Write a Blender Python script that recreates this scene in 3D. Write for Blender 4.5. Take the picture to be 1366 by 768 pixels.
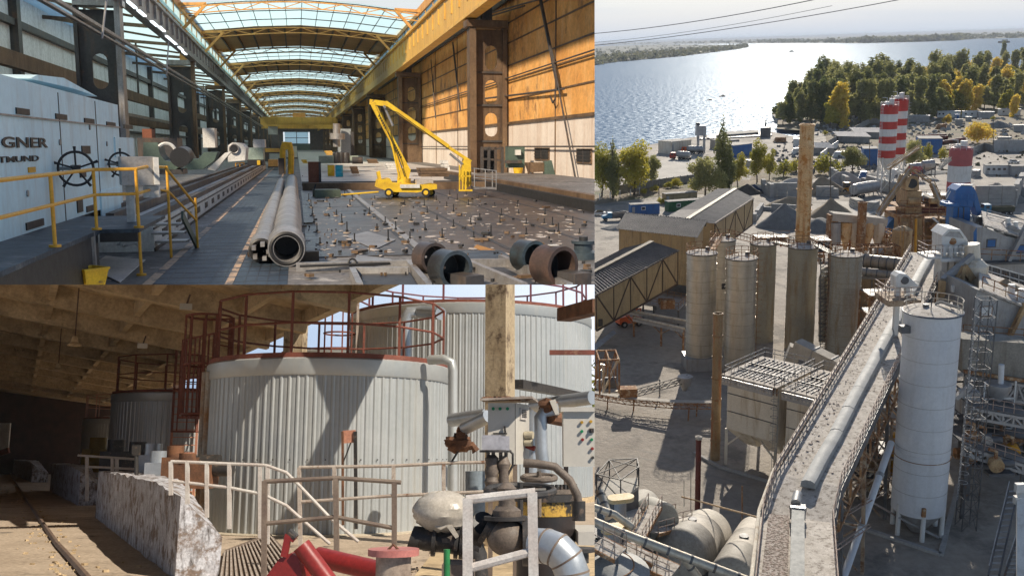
import bpy, bmesh, math, random
from mathutils import Vector, Matrix, noise as mnoise
for o in list(bpy.data.objects): bpy.data.objects.remove(o)
SC = bpy.context.scene
V = Vector; R = math.radians
F_PX = 1300.0; PX, PY = 683.0, 384.0
def unit(v): v = Vector(v); v.normalize(); return v
# ---------------------------------------------------------------- camera frame
def frame(up, fwd):
 up = unit(up); fwd = Vector(fwd); fwd = unit(fwd - up*fwd.dot(up)); r = fwd.cross(up)
 return Matrix((r, fwd, up)).transposed()          # columns: right, forward, up in camera coordinates
FC = frame((-0.0314, -0.2489, 1), (0, 1, 0))
FA_dir = unit(((396-PX)/F_PX, 1, (PY-196)/F_PX))
FA = frame((0, -FA_dir.z, FA_dir.y), FA_dir)
FB = frame((0, 0.1723, 1), (0, 1, 0))
CAMR = FC.transposed()                                # camera axes (right, fwd, up) in world coordinates
CAM_H = 50.0
cam_d = bpy.data.cameras.new('camera'); cam = bpy.data.objects.new('camera', cam_d); SC.collection.objects.link(cam)
cam_d.sensor_width = 36; cam_d.lens = 36*F_PX/1366.0; cam_d.clip_start = 0.1; cam_d.clip_end = 60000
rx, ry, rz = [CAMR.col[i] for i in range(3)]
cam.matrix_world = Matrix.Translation((0, 0, CAM_H)) @ Matrix((rx, rz, -ry)).transposed().to_4x4()
SC.camera = cam
# ---------------------------------------------------------------- light
SUN_EL, SUN_AZ = 26.0, 15.5          # yard: sun ahead of the camera, a little to the right
w = bpy.data.worlds.new('World'); SC.world = w; w.use_nodes = True
nt = w.node_tree; nt.nodes.clear()
out = nt.nodes.new('ShaderNodeOutputWorld'); bg = nt.nodes.new('ShaderNodeBackground'); bg.inputs[1].default_value = 0.09
sk = nt.nodes.new('ShaderNodeTexSky'); sk.sky_type = 'NISHITA'; sk.sun_disc = False
sk.sun_elevation = R(SUN_EL); sk.sun_rotation = R(SUN_AZ); sk.air_density = 1.0; sk.dust_density = 0.6; sk.ozone_density = 2.0
tc = nt.nodes.new('ShaderNodeTexCoord'); ab = nt.nodes.new('ShaderNodeVectorMath'); ab.operation = 'ABSOLUTE'
sx = nt.nodes.new('ShaderNodeSeparateXYZ'); sx2 = nt.nodes.new('ShaderNodeSeparateXYZ'); cx = nt.nodes.new('ShaderNodeCombineXYZ')
nt.links.new(tc.outputs['Generated'], ab.inputs[0]); nt.links.new(tc.outputs['Generated'], sx.inputs[0]); nt.links.new(ab.outputs[0], sx2.inputs[0])
nt.links.new(sx.outputs[0], cx.inputs[0]); nt.links.new(sx.outputs[1], cx.inputs[1]); nt.links.new(sx2.outputs[2], cx.inputs[2])
nt.links.new(cx.outputs[0], sk.inputs[0])
mp = nt.nodes.new('ShaderNodeMapping'); mp.inputs['Scale'].default_value = (2, 2, 26)
nz = nt.nodes.new('ShaderNodeTexNoise'); nz.inputs['Scale'].default_value = 1.6; nz.inputs['Detail'].default_value = 5
cr = nt.nodes.new('ShaderNodeValToRGB'); cr.color_ramp.elements[0].position = 0.55; cr.color_ramp.elements[1].position = 0.8
mxr = nt.nodes.new('ShaderNodeMixRGB'); mxr.inputs[2].default_value = (7.5, 7.8, 8.2, 1)
mu = nt.nodes.new('ShaderNodeMath'); mu.operation = 'MULTIPLY'; mu.inputs[1].default_value = 0.5
nt.links.new(cx.outputs[0], mp.inputs[0]); nt.links.new(mp.outputs[0], nz.inputs[0]); nt.links.new(nz.outputs[0], cr.inputs[0])
nt.links.new(cr.outputs[0], mu.inputs[0]); nt.links.new(mu.outputs[0], mxr.inputs[0]); nt.links.new(sk.outputs[0], mxr.inputs[1])
hz = nt.nodes.new('ShaderNodeMath'); hz.operation = 'SUBTRACT'; hz.inputs[0].default_value = 1.0; nt.links.new(sx2.outputs[2], hz.inputs[1])
hp = nt.nodes.new('ShaderNodeMath'); hp.operation = 'POWER'; hp.inputs[1].default_value = 5.0; nt.links.new(hz.outputs[0], hp.inputs[0])
hk = nt.nodes.new('ShaderNodeMath'); hk.operation = 'MULTIPLY'; hk.inputs[1].default_value = 1.0; nt.links.new(hp.outputs[0], hk.inputs[0])
hm = nt.nodes.new('ShaderNodeMixRGB'); hm.inputs[2].default_value = (5.7, 6.4, 7.4, 1); nt.links.new(hk.outputs[0], hm.inputs[0]); nt.links.new(mxr.outputs[0], hm.inputs[1])
nt.links.new(hm.outputs[0], bg.inputs[0]); nt.links.new(bg.outputs[0], out.inputs[0])
SC.view_settings.view_transform = 'Standard'; SC.view_settings.look = 'None'; SC.view_settings.gamma = 1
SC.view_settings.exposure = 0.3; SC.view_settings.use_curve_mapping = False
SC.render.engine = 'CYCLES'
class Place:
 def __init__(s, name, Fm, k=1.0):
  s.F = Fm.transposed(); s.coll = bpy.data.collections.new(name); SC.collection.children.link(s.coll)
  s.M = Matrix.Translation((0, 0, CAM_H)) @ (CAMR @ Fm).to_4x4() @ Matrix.Scale(k, 4)
 def ray(s, px, py): return s.F @ Vector((px-PX, F_PX, PY-py))
 def D(s, px, py, Y): r = s.ray(px, py); return r*(Y/r.y)
 def G(s, px, py, z): r = s.ray(px, py); return r*(z/r.z)
 def X(s, px, py, x): r = s.ray(px, py); return r*(x/r.x)
 def sc(s, px, py, Y): return Y/s.ray(px, py).y      # metres per pixel there
 def plane(s, px, py, p0, n): r = s.ray(px, py); n = Vector(n); return r*(Vector(p0).dot(n)/r.dot(n))
PA, PB, PC = Place('machine_hall', FA), Place('tank_shed', FB, 1.4), Place('works_yard', FC)
def sun(name, pl, to_sun, energy, color, angle=0.5):
 l = bpy.data.lights.new(name, 'SUN'); l.energy = energy; l.color = color; l.angle = R(angle)
 o = bpy.data.objects.new(name, l); SC.collection.objects.link(o)
 d = unit(pl.M.to_3x3() @ unit(to_sun)); o.rotation_euler = d.to_track_quat('Z', 'Y').to_euler(); o.location = (0, 0, 400)
 o.light_linking.receiver_collection = pl.coll; o.light_linking.blocker_collection = pl.coll
 return o
def azel(az, el): return (math.sin(R(az))*math.cos(R(el)), math.cos(R(az))*math.cos(R(el)), math.sin(R(el)))
sun('sun_over_yard', PC, azel(SUN_AZ, SUN_EL), 4.9, (1.0, 0.91, 0.78))
sun('sun_into_hall', PA, azel(-138, 36), 5.0, (1.0, 0.84, 0.64), 3.0)
sun('sun_onto_tanks', PB, azel(127, 43), 5.0, (1.0, 0.91, 0.78))
# ---------------------------------------------------------------- materials
MATS = {}
def wm(name, c1, c2=None, rough=0.7, metal=0.0, scale=1.0, streak=None, sk_amt=0.5, sk_scale=(1.2, 1.2, 0.12), rust=None, rust_t=0.6,
       rust_s=None, bump=0.15, bscale=None, spec=0.4, fine=0.25, lines=None):
 """weathered surface: two tones in blotches, vertical streaks, patches of rust or dirt, fine grain, bump"""
 if name in MATS: return MATS[name]
 m = bpy.data.materials.new(name); m.use_nodes = True; t = m.node_tree; N = t.nodes.new; L = t.links.new
 b = t.nodes['Principled BSDF']; b.inputs['Roughness'].default_value = rough; b.inputs['Metallic'].default_value = metal
 b.inputs['Specular IOR Level'].default_value = spec
 tc = N('ShaderNodeTexCoord'); oi = N('ShaderNodeObjectInfo'); ad = N('ShaderNodeVectorMath'); ad.operation = 'ADD'
 ml = N('ShaderNodeMath'); ml.operation = 'MULTIPLY'; ml.inputs[1].default_value = 37.0
 L(oi.outputs['Random'], ml.inputs[0]); L(tc.outputs['Object'], ad.inputs[0]); L(ml.outputs[0], ad.inputs[1])
 def nz(s, det=6, r=0.6, vec=None):
  n = N('ShaderNodeTexNoise'); n.inputs['Scale'].default_value = s; n.inputs['Detail'].default_value = det; n.inputs['Roughness'].default_value = r
  L(vec or ad.outputs[0], n.inputs['Vector']); return n.outputs[0]
 def ramp(v, a, c):
  r = N('ShaderNodeMapRange'); r.inputs[1].default_value = a; r.inputs[2].default_value = c; L(v, r.inputs[0]); return r.outputs[0]
 def mix(f, a, c, mode='MIX', k=None):
  x = N('ShaderNodeMixRGB'); x.blend_type = mode
  if k is not None:
   q = N('ShaderNodeMath'); q.operation = 'MULTIPLY'; q.inputs[1].default_value = k; L(f, q.inputs[0]); f = q.outputs[0]
  if isinstance(f, float): x.inputs[0].default_value = f
  else: L(f, x.inputs[0])
  for i, y in ((1, a), (2, c)):
   if isinstance(y, tuple): x.inputs[i].default_value = (*y[:3], 1)
   else: L(y, x.inputs[i])
  return x.outputs[0]
 c2 = c2 or tuple(x*0.72 for x in c1)
 col = mix(ramp(nz(scale), 0.35, 0.65), c1, c2)
 if streak:
  mpn = N('ShaderNodeMapping'); mpn.inputs['Scale'].default_value = sk_scale; L(ad.outputs[0], mpn.inputs[0])
  col = mix(ramp(nz(3.0*scale, 5, 0.65, mpn.outputs[0]), 0.5, 0.68), col, streak, k=sk_amt)
 if rust:
  rs = nz(rust_s or scale*1.7, 8, 0.7); rf = ramp(rs, rust_t-0.04, rust_t+0.05)
  col = mix(rf, col, rust)
 g = nz(scale*14, 3, 0.7)
 gr = mix(ramp(g, 0.3, 0.7), (1-fine,)*3, (1+fine*0.35,)*3)
 col = mix(1.0, col, gr, 'MULTIPLY')
 L(col, b.inputs['Base Color'])
 rr = N('ShaderNodeMapRange'); rr.inputs[3].default_value = max(0.05, rough-0.13); rr.inputs[4].default_value = min(1, rough+0.13); L(nz(scale*3), rr.inputs[0]); L(rr.outputs[0], b.inputs['Roughness'])
 if bump:
  bp = N('ShaderNodeBump'); bp.inputs['Strength'].default_value = min(1, bump*2); bp.inputs['Distance'].default_value = 0.05/max(scale, .05)*0.4
  L(nz(bscale or scale*6, 6, 0.65), bp.inputs['Height']); L(bp.outputs[0], b.inputs['Normal'])
 MATS[name] = m; return m
def leafm(name, c1, c2, scale=0.5):
 m = bpy.data.materials.new(name); m.use_nodes = True; t = m.node_tree; N = t.nodes.new; L = t.links.new
 b = t.nodes['Principled BSDF']; b.inputs['Roughness'].default_value = 0.6; b.inputs['Specular IOR Level'].default_value = 0.25
 ge = N('ShaderNodeNewGeometry'); oi = N('ShaderNodeObjectInfo'); tcn = N('ShaderNodeTexCoord')
 n = N('ShaderNodeTexNoise'); n.inputs['Scale'].default_value = scale; L(tcn.outputs['Object'], n.inputs['Vector'])
 a = N('ShaderNodeMath'); a.operation = 'ADD'; L(ge.outputs['Random Per Island'], a.inputs[0]); L(n.outputs[0], a.inputs[1])
 a2 = N('ShaderNodeMath'); a2.operation = 'ADD'; L(a.outputs[0], a2.inputs[0]); L(oi.outputs['Random'], a2.inputs[1])
 mr = N('ShaderNodeMapRange'); mr.inputs[1].default_value = 0.5; mr.inputs[2].default_value = 2.1; L(a2.outputs[0], mr.inputs[0])
 x = N('ShaderNodeMixRGB'); x.inputs[1].default_value = (*c1, 1); x.inputs[2].default_value = (*c2, 1); L(mr.outputs[0], x.inputs[0])
 L(x.outputs[0], b.inputs['Base Color'])
 tr = N('ShaderNodeBsdfTranslucent'); L(x.outputs[0], tr.inputs[0]); ms = N('ShaderNodeMixShader'); ms.inputs[0].default_value = 0.5
 L(b.outputs[0], ms.inputs[1]); L(tr.outputs[0], ms.inputs[2]); L(ms.outputs[0], t.nodes['Material Output'].inputs[0])
 return m
def glassm(name, c, rough=0.08):
 return wm(name, c, tuple(x*0.8 for x in c), rough=rough, spec=0.8, bump=0, fine=0.05)
def emit(name, c, s):
 m = bpy.data.materials.new(name); m.use_nodes = True; b = m.node_tree.nodes['Principled BSDF']
 b.inputs['Base Color'].default_value = (*c, 1); b.inputs['Emission Color'].default_value = (*c, 1); b.inputs['Emission Strength'].default_value = s
 return m
# ---------------------------------------------------------------- mesh builder
def perp(d):
 d = unit(d); a = Vector((0, 0, 1)) if abs(d.z) < 0.9 else Vector((1, 0, 0))
 u = unit(d.cross(a)); return u, unit(u.cross(d))
class MB:
 def __init__(s): s.v = []; s.f = []
 def add(s, vs, fs):
  k = len(s.v); s.v += [Vector(x) for x in vs]; s.f += [tuple(i+k for i in f) for f in fs]; return s
 def box(s, c, size, rz=0, M=None):
  hx, hy, hz = [x/2 for x in size]; c = Vector(c); vs = []
  Rm = M or Matrix.Rotation(rz, 3, 'Z')
  for x in (-hx, hx):
   for y in (-hy, hy):
    for z in (-hz, hz): vs.append(c + Rm @ Vector((x, y, z)))
  return s.add(vs, [(0, 1, 3, 2), (4, 6, 7, 5), (0, 4, 5, 1), (2, 3, 7, 6), (0, 2, 6, 4), (1, 5, 7, 3)])
 def bx(s, x0, x1, y0, y1, z0, z1): return s.box(((x0+x1)/2, (y0+y1)/2, (z0+z1)/2), (abs(x1-x0), abs(y1-y0), abs(z1-z0)))
 def beam(s, p, q, w, h=None, up=(0, 0, 1)):
  p = Vector(p); q = Vector(q); d = q-p
  if d.length < 1e-6: return s
  h = h or w; d.normalize(); u = d.cross(Vector(up))
  if u.length < 1e-3: u = d.cross(Vector((1, 0, 0)))
  u.normalize(); n = u.cross(d); u *= w/2; n *= h/2
  return s.add([p-u-n, p+u-n, p+u+n, p-u+n, q-u-n, q+u-n, q+u+n, q-u+n],
                     [(0, 1, 2, 3), (7, 6, 5, 4), (0, 4, 5, 1), (1, 5, 6, 2), (2, 6, 7, 3), (3, 7, 4, 0)])
 def cyl(s, p, q, r0, r1=None, n=16, cap=True):
  return s.tube([p, q], [r0, r0 if r1 is None else r1], n, cap=cap)
 def tube(s, pts, r, n=8, cap=True, closed=False):
  pts = [Vector(p) for p in pts]; m = len(pts); rs = r if isinstance(r, (list, tuple)) else [r]*m
  u = None; k = len(s.v)
  for i, p in enumerate(pts):
   if closed: d = pts[(i+1) % m]-pts[i-1]
   else: d = pts[min(i+1, m-1)]-pts[max(i-1, 0)]
   if d.length < 1e-9: d = Vector((0, 0, 1))
   d.normalize()
   if u is None: u, w_ = perp(d)
   else:
    u = u-d*u.dot(d)
    if u.length < 1e-4: u = perp(d)[0]
    u.normalize()
   w_ = d.cross(u)
   for j in range(n):
    a = 2*math.pi*j/n; s.v.append(p+(u*math.cos(a)+w_*math.sin(a))*rs[i])
  for i in range(m if closed else m-1):
   i2 = (i+1) % m
   for j in range(n):
    j2 = (j+1) % n; s.f.append((k+i*n+j, k+i*n+j2, k+i2*n+j2, k+i2*n+j))
  if cap and not closed:
   s.f.append(tuple(k+j for j in range(n))[::-1]); s.f.append(tuple(k+(m-1)*n+j for j in range(n)))
  return s
 def ring(s, c, r, t, n=24, seg=5, a0=0, a1=360, nrm=(0, 0, 1)):
  u, v_ = perp(nrm); c = Vector(c); full = abs(a1-a0) >= 359.9; m = n
  pts = [c+(u*math.cos(R(a0+(a1-a0)*i/m))+v_*math.sin(R(a0+(a1-a0)*i/m)))*r for i in range(m if full else m+1)]
  return s.tube(pts, t, seg, closed=full)
 def lathe(s, c, prof, n=32, rib=None, axis=None, cap=True, a0=0, a1=360):
  c = Vector(c); k = len(s.v); m = len(prof); full = a1-a0 >= 359.9
  if axis is not None:
   d = unit(axis); u, v_ = perp(d)
  else: d, u, v_ = V((0, 0, 1)), V((1, 0, 0)), V((0, 1, 0))
  nn = n if full else n+1
  for i, (r, z) in enumerate(prof):
   for j in range(nn):
    a = R(a0)+R(a1-a0)*j/n; rr = r+(rib(j, i) if rib else 0)
    s.v.append(c+d*z+(u*math.cos(a)+v_*math.sin(a))*rr)
  for i in range(m-1):
   for j in range(n):
    j2 = (j+1) % nn; s.f.append((k+i*nn+j, k+i*nn+j2, k+(i+1)*nn+j2, k+(i+1)*nn+j))
  if cap and full:
   if prof[0][0] > 1e-4: s.f.append(tuple(k+j for j in range(nn))[::-1])
   if prof[-1][0] > 1e-4: s.f.append(tuple(k+(m-1)*nn+j for j in range(nn)))
  return s
 def prism(s, pts, vec):
  pts = [Vector(p) for p in pts]; vec = Vector(vec); n = len(pts)
  return s.add(pts+[p+vec for p in pts], [tuple(range(n))[::-1], tuple(range(n, 2*n))]+[(i, (i+1) % n, n+(i+1) % n, n+i) for i in range(n)])
 def slab(s, a, b, c, d, t=0.1):
  a, b, c, d = [Vector(x) for x in (a, b, c, d)]; n = unit((b-a).cross(d-a))*t
  return s.prism([a, b, c, d], n)
 def corr(s, a, b, c, d, n, amp, t=0.04):
  """corrugated sheet a-b-c-d, waves run from edge ab to edge dc"""
  a, b, c, d = [Vector(x) for x in (a, b, c, d)]; nr = unit((b-a).cross(d-a)); m = n*4; k = len(s.v)
  for i in range(m+1):
   f = i/m; w_ = math.sin(i*math.pi/2)*amp
   p, q = a.lerp(b, f)+nr*w_, d.lerp(c, f)+nr*w_
   s.v += [p, q, p-nr*t, q-nr*t]
  for i in range(m):
   o = k+i*4; s.f += [(o, o+4, o+5, o+1), (o+2, o+3, o+7, o+6), (o, o+2, o+6, o+4), (o+1, o+5, o+7, o+3)]
  return s
 def ell(s, c, r, nu=12, nv=8, jit=0, seed=0):
  rnd = random.Random(seed); c = Vector(c); r = r if isinstance(r, (tuple, list)) else (r,)*3; vs = []; fs = []
  vs.append(c+V((0, 0, -r[2])))
  for i in range(1, nv):
   ph = -math.pi/2+math.pi*i/nv
   for j in range(nu):
    th = 2*math.pi*j/nu; q = 1+rnd.uniform(-jit, jit)
    vs.append(c+V((r[0]*math.cos(ph)*math.cos(th)*q, r[1]*math.cos(ph)*math.sin(th)*q, r[2]*math.sin(ph)*q)))
  vs.append(c+V((0, 0, r[2]))); e = len(vs)-1
  for j in range(nu):
   j2 = (j+1) % nu; fs.append((0, 1+j2, 1+j)); fs.append((e, e-nu+j, e-nu+j2))
   for i in range(nv-2): fs.append((1+i*nu+j, 1+i*nu+j2, 1+(i+1)*nu+j2, 1+(i+1)*nu+j))
  return s.add(vs, fs)
 def heap(s, c, rx, ry, h, seed=0, n=26, m=9, rz=0):
  rnd = random.Random(seed); c = Vector(c); k = len(s.v); Rm = Matrix.Rotation(rz, 3, 'Z'); off = V((seed*7.3, seed*3.1, 0))
  for i in range(m+1):
   f = i/m
   for j in range(n):
    a = 2*math.pi*j/n; p = Rm @ V((rx*(1-f)*math.cos(a), ry*(1-f)*math.sin(a), 0))
    q = 1+0.22*mnoise.noise(V((math.cos(a)*1.3, math.sin(a)*1.3, seed*1.7)))
    z = h*(f**0.95)*(1+0.25*mnoise.noise(p*0.35+off)*(0.3+f)) if i else -0.3
    s.v.append(c+V((p.x*q, p.y*q, z)))
  for i in range(m):
   for j in range(n):
    j2 = (j+1) % n; s.f.append((k+i*n+j, k+i*n+j2, k+(i+1)*n+j2, k+(i+1)*n+j))
  s.f.append(tuple(k+m*n+j for j in range(n))); return s
 def bounds(s):
  xs = [p.x for p in s.v]; ys = [p.y for p in s.v]; zs = [p.z for p in s.v]
  return V((min(xs), min(ys), min(zs))), V((max(xs), max(ys), max(zs)))
INV = {}
def _mesh(name, mb, mat, inv, smooth=True):
 me = bpy.data.meshes.new(name); me.from_pydata([tuple(inv @ p) for p in mb.v], [], mb.f)
 me.materials.append(mat)
 if smooth:
  me.shade_smooth(); me.set_sharp_from_angle(angle=R(35))
 me.update(); return me
def _fixn(me):
 bm = bmesh.new(); bm.from_mesh(me); bmesh.ops.recalc_face_normals(bm, faces=bm.faces); bm.to_mesh(me); bm.free()
def root(pl, name, label, cat, loc, group=None, rz=0):
 o = bpy.data.objects.new(name, None); o.empty_display_size = 0.3; pl.coll.objects.link(o)
 L = Matrix.Translation(Vector(loc)) @ Matrix.Rotation(rz, 4, 'Z')
 o.matrix_world = pl.M @ L; INV[o] = (L.inverted(), pl)
 o['label'] = label; o['category'] = cat
 if group: o['group'] = group
 return o
def part(par, name, mb, mat, smooth=True, label=None, kind=None, fix=True):
 inv, pl = INV[par]; me = _mesh(name, mb, mat, inv, smooth)
 if fix: _fixn(me)
 o = bpy.data.objects.new(name, me); pl.coll.objects.link(o); o.parent = par; INV[o] = (inv, pl)
 if label: o['label'] = label
 if kind: o['kind'] = kind
 return o
def single(pl, name, mb, mat, label=None, cat=None, group=None, kind=None, smooth=True, fix=True, loc=None):
 lo, hi = mb.bounds(); loc = Vector(loc) if loc is not None else V(((lo.x+hi.x)/2, (lo.y+hi.y)/2, lo.z))
 L = Matrix.Translation(loc); me = _mesh(name, mb, mat, L.inverted(), smooth)
 if fix: _fixn(me)
 o = bpy.data.objects.new(name, me); pl.coll.objects.link(o); o.matrix_world = pl.M @ L; INV[o] = (L.inverted(), pl)
 if label: o['label'] = label
 if cat: o['category'] = cat
 if group: o['group'] = group
 if kind: o['kind'] = kind
 return o
def kids(o): return [c for c in bpy.data.objects if c.parent == o]
_kc = {}
def copy_tree(o, pl, loc, label=None, rz=0, scale=1.0, group=None, par=None, cat=None):
 c = o.copy(); pl.coll.objects.link(c)
 if par is None:
  sc = scale if isinstance(scale, (tuple, list)) else (scale,)*3
  c.matrix_world = pl.M @ Matrix.Translation(Vector(loc)) @ Matrix.Rotation(rz, 4, 'Z') @ Matrix.Diagonal((*sc, 1))
  if label: c['label'] = label
  if group: c['group'] = group
  if cat: c['category'] = cat
 else: c.parent = par
 ch = _kc.get(o)
 if ch is None: ch = _kc[o] = kids(o)
 for k in ch: copy_tree(k, pl, None, par=c)
 return c
def text_mb(txt, origin, xdir, updir, h, depth=0.02, bold=0.0, spacing=1.0):
 """lettering as a mesh; xdir is the reading direction"""
 cu = bpy.data.curves.new('t', 'FONT'); cu.body = txt; cu.size = 1.0; cu.extrude = 0.5; cu.offset = bold; cu.space_character = spacing
 cu.resolution_u = 3
 ob = bpy.data.objects.new('t', cu); SC.collection.objects.link(ob); bpy.context.view_layer.update()
 me = ob.to_mesh(); xd, ud = unit(xdir), unit(updir); nd = xd.cross(ud)
 sx_ = Vector(xdir).length; mb = MB()
 mb.add([Vector(origin)+xd*(v.co.x*h*sx_)+ud*(v.co.y*h)+nd*(v.co.z*depth) for v in me.vertices], [tuple(p.vertices) for p in me.polygons])
 ob.to_mesh_clear(); bpy.data.objects.remove(ob); bpy.data.curves.remove(cu); return mb
# ---------------------------------------------------------------- trees
def leaf_mb(lobes, n, size, rnd, flat=0.3):
 """small folded leaf clumps through the volume of the crown's lobes"""
 mb = MB(); tot = sum(a*b*c for _, (a, b, c) in lobes)
 for c, (a, b, d) in lobes:
  k = max(4, int(n*a*b*d/tot))
  for _ in range(k):
   u = V((rnd.gauss(0, 1), rnd.gauss(0, 1), rnd.gauss(0, 1))).normalized()*(rnd.random()**0.42)*1.05
   if rnd.random() < 0.12: u *= 1.15
   p = Vector(c)+V((u.x*a, u.y*b, u.z*d)); s = size*rnd.uniform(0.55, 1.25)
   nrm = unit(u*0.6+V((rnd.gauss(0, .6), rnd.gauss(0, .6), rnd.gauss(0.4, .6)))); x, y = perp(nrm); an = rnd.uniform(0, 6.28)
   x, y = x*math.cos(an)+y*math.sin(an), y*math.cos(an)-x*math.sin(an)
   mb.add([p-x*s*.5, p+y*s*.35+nrm*s*.12, p+x*s*.5, p-y*s*.35+nrm*s*.12], [(0, 1, 2), (0, 2, 3)])
 return mb
def tree_proto(pl, name, kind, h, wd, seed, mleaf, mbark, n=1400, leaf=0.7, label='tree', cat='tree'):
 rnd = random.Random(seed); r = root(pl, name, label, cat, (0, 0, 0))
 t = MB(); tr = h*0.018+0.08; top = h*(0.9 if kind in ('poplar', 'tall') else 0.62)
 pts = [V((rnd.uniform(-1, 1)*h*.012*i, rnd.uniform(-1, 1)*h*.012*i, top*i/5)) for i in range(6)]
 t.tube(pts, [tr*(1-0.15*i) for i in range(6)], 7); lobes = []
 if kind == 'poplar':
  for i in range(9):
   f = i/8; z = h*(0.12+0.84*f); q = wd*0.5*math.sin(math.pi*min(0.97, 0.18+0.8*f))*(1.05-0.45*f)
   lobes.append((V((rnd.uniform(-.2, .2)*q, rnd.uniform(-.2, .2)*q, z)), (q, q, h*0.09)))
 elif kind == 'tall':
  for i in range(15):
   f = rnd.random(); z = h*(0.13+0.8*f); q = wd*0.5*(1.05-0.6*f); a = rnd.uniform(0, 6.28); d = q*rnd.uniform(0.1, .75)
   s = wd*rnd.uniform(0.16, 0.28); lobes.append((V((math.cos(a)*d, math.sin(a)*d, z)), (s, s, s*1.5)))
  lobes.append((V((0, 0, h*.48)), (wd*.3, wd*.3, h*.38)))
 elif kind == 'bush':
  for i in range(9):
   a = rnd.uniform(0, 6.28); d = wd*.33*rnd.random(); s = wd*rnd.uniform(.16, .27)
   lobes.append((V((math.cos(a)*d, math.sin(a)*d, h*rnd.uniform(.3, .75))), (s, s, s*.9)))
 else:
  for i in range(14):
   a = rnd.uniform(0, 6.28); f = rnd.random(); d = wd*.42*math.sqrt(rnd.random())*(1-.45*f*f); s = wd*rnd.uniform(.13, .22)
   lobes.append((V((math.cos(a)*d, math.sin(a)*d, h*(.26+.64*f))), (s, s, s*rnd.uniform(.7, 1.05))))
  lobes.append((V((0, 0, h*.52)), (wd*.28, wd*.28, h*.27)))
 for c, q in lobes[::2]:
  b0 = pts[2].lerp(pts[5], rnd.random()*.6); t.tube([b0, (b0+c)/2+V((0, 0, -.03*h)), c], [tr*.4, tr*.26, tr*.1], 5)
 part(r, 'trunk', t, mbark); part(r, 'crown', leaf_mb(lobes, n, leaf, rnd), mleaf, smooth=False, fix=False)
 return r
def drop(o):
 for k in kids(o): drop(k)
 bpy.data.objects.remove(o)
# ================================================================ PLACE C: the concrete works by the river
P = PC; GZ = -50.0
def g(px, py, dz=0): v = P.G(px, py, GZ); v.z = GZ+dz; return v
m_ground = wm('dusty_concrete', (0.38, 0.335, 0.28), (0.29, 0.255, 0.215), rough=0.9, scale=0.06, rust=(0.20, 0.18, 0.155), rust_t=0.56, rust_s=0.09, bump=0.25, bscale=2.0, fine=0.2)
m_soil = wm('dry_soil', (0.24, 0.18, 0.115), (0.15, 0.12, 0.07), rough=0.95, scale=0.05, rust=(0.12, 0.125, 0.05), rust_t=0.56, rust_s=0.09, bump=0.4, bscale=1.0, fine=0.5)
m_pale = wm('pale_dust', (0.50, 0.46, 0.40), (0.40, 0.37, 0.32), rough=0.95, scale=0.1, bump=0.2, fine=0.2)
m_white = wm('white_paint', (0.72, 0.72, 0.70), (0.62, 0.62, 0.6), rough=0.55, scale=0.5, streak=(0.38, 0.33, 0.27), sk_amt=0.35, fine=0.1)
m_whitesilo = wm('white_silo_paint', (0.66, 0.68, 0.70), (0.58, 0.60, 0.63), rough=0.5, scale=0.25, streak=(0.46, 0.46, 0.44), sk_amt=0.3, rust=(0.32, 0.25, 0.13), rust_t=0.73, fine=0.08, bump=0.06)
m_grey = wm('grey_steel', (0.42, 0.42, 0.42), (0.32, 0.32, 0.32), rough=0.5, metal=0.3, scale=0.6, streak=(0.25, 0.2, 0.15), fine=0.15)
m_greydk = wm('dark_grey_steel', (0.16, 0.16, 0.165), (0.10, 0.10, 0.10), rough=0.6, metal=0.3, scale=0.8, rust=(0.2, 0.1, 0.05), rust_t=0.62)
m_dark = wm('black_steel', (0.05, 0.048, 0.045), (0.03, 0.03, 0.03), rough=0.6, scale=1)
m_galv = wm('bare_silo_steel', (0.60, 0.54, 0.44), (0.48, 0.43, 0.35), rough=0.42, metal=0.5, scale=0.5, streak=(0.35, 0.27, 0.17), sk_amt=0.5, rust=(0.3, 0.2, 0.1), rust_t=0.74, bump=0.04, fine=0.1)
m_silodk = wm('dull_silo_steel', (0.40, 0.36, 0.27), (0.33, 0.30, 0.235), rough=0.6, metal=0.25, scale=0.35, streak=(0.30, 0.17, 0.06), sk_amt=0.7, rust=(0.26, 0.15, 0.06), rust_t=0.72, bump=0.05, fine=0.12)
m_rust = wm('rusty_steel', (0.42, 0.22, 0.09), (0.24, 0.10, 0.04), rough=0.85, scale=0.9, streak=(0.12, 0.06, 0.03), rust=(0.55, 0.42, 0.28), rust_t=0.56, bump=0.2, fine=0.4)
m_rustcream = wm('rust_streaked_cream', (0.80, 0.58, 0.32), (0.70, 0.42, 0.18), rough=0.75, scale=0.45, streak=(0.50, 0.20, 0.05), sk_amt=0.8, rust=(0.52, 0.22, 0.05), rust_t=0.55, bump=0.12, fine=0.3)
m_tan = wm('tan_paint', (0.55, 0.38, 0.20), (0.42, 0.27, 0.13), rough=0.7, scale=0.5, streak=(0.2, 0.1, 0.05), sk_amt=0.8, rust=(0.25, 0.12, 0.05), rust_t=0.6, fine=0.3)
m_tanclad = wm('tan_cladding', (0.46, 0.34, 0.18), (0.38, 0.28, 0.15), rough=0.75, scale=0.35, streak=(0.16, 0.12, 0.07), sk_amt=0.6, fine=0.2)
m_cream = wm('cream_panel', (0.72, 0.66, 0.55), (0.64, 0.58, 0.48), rough=0.65, scale=0.4, streak=(0.34, 0.22, 0.08), sk_amt=0.6, rust=(0.33, 0.2, 0.08), rust_t=0.72, fine=0.12)
m_roofdk = wm('dark_corrugated_roof', (0.23, 0.21, 0.195), (0.16, 0.15, 0.14), rough=0.75, scale=0.5, fine=0.3)
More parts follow.
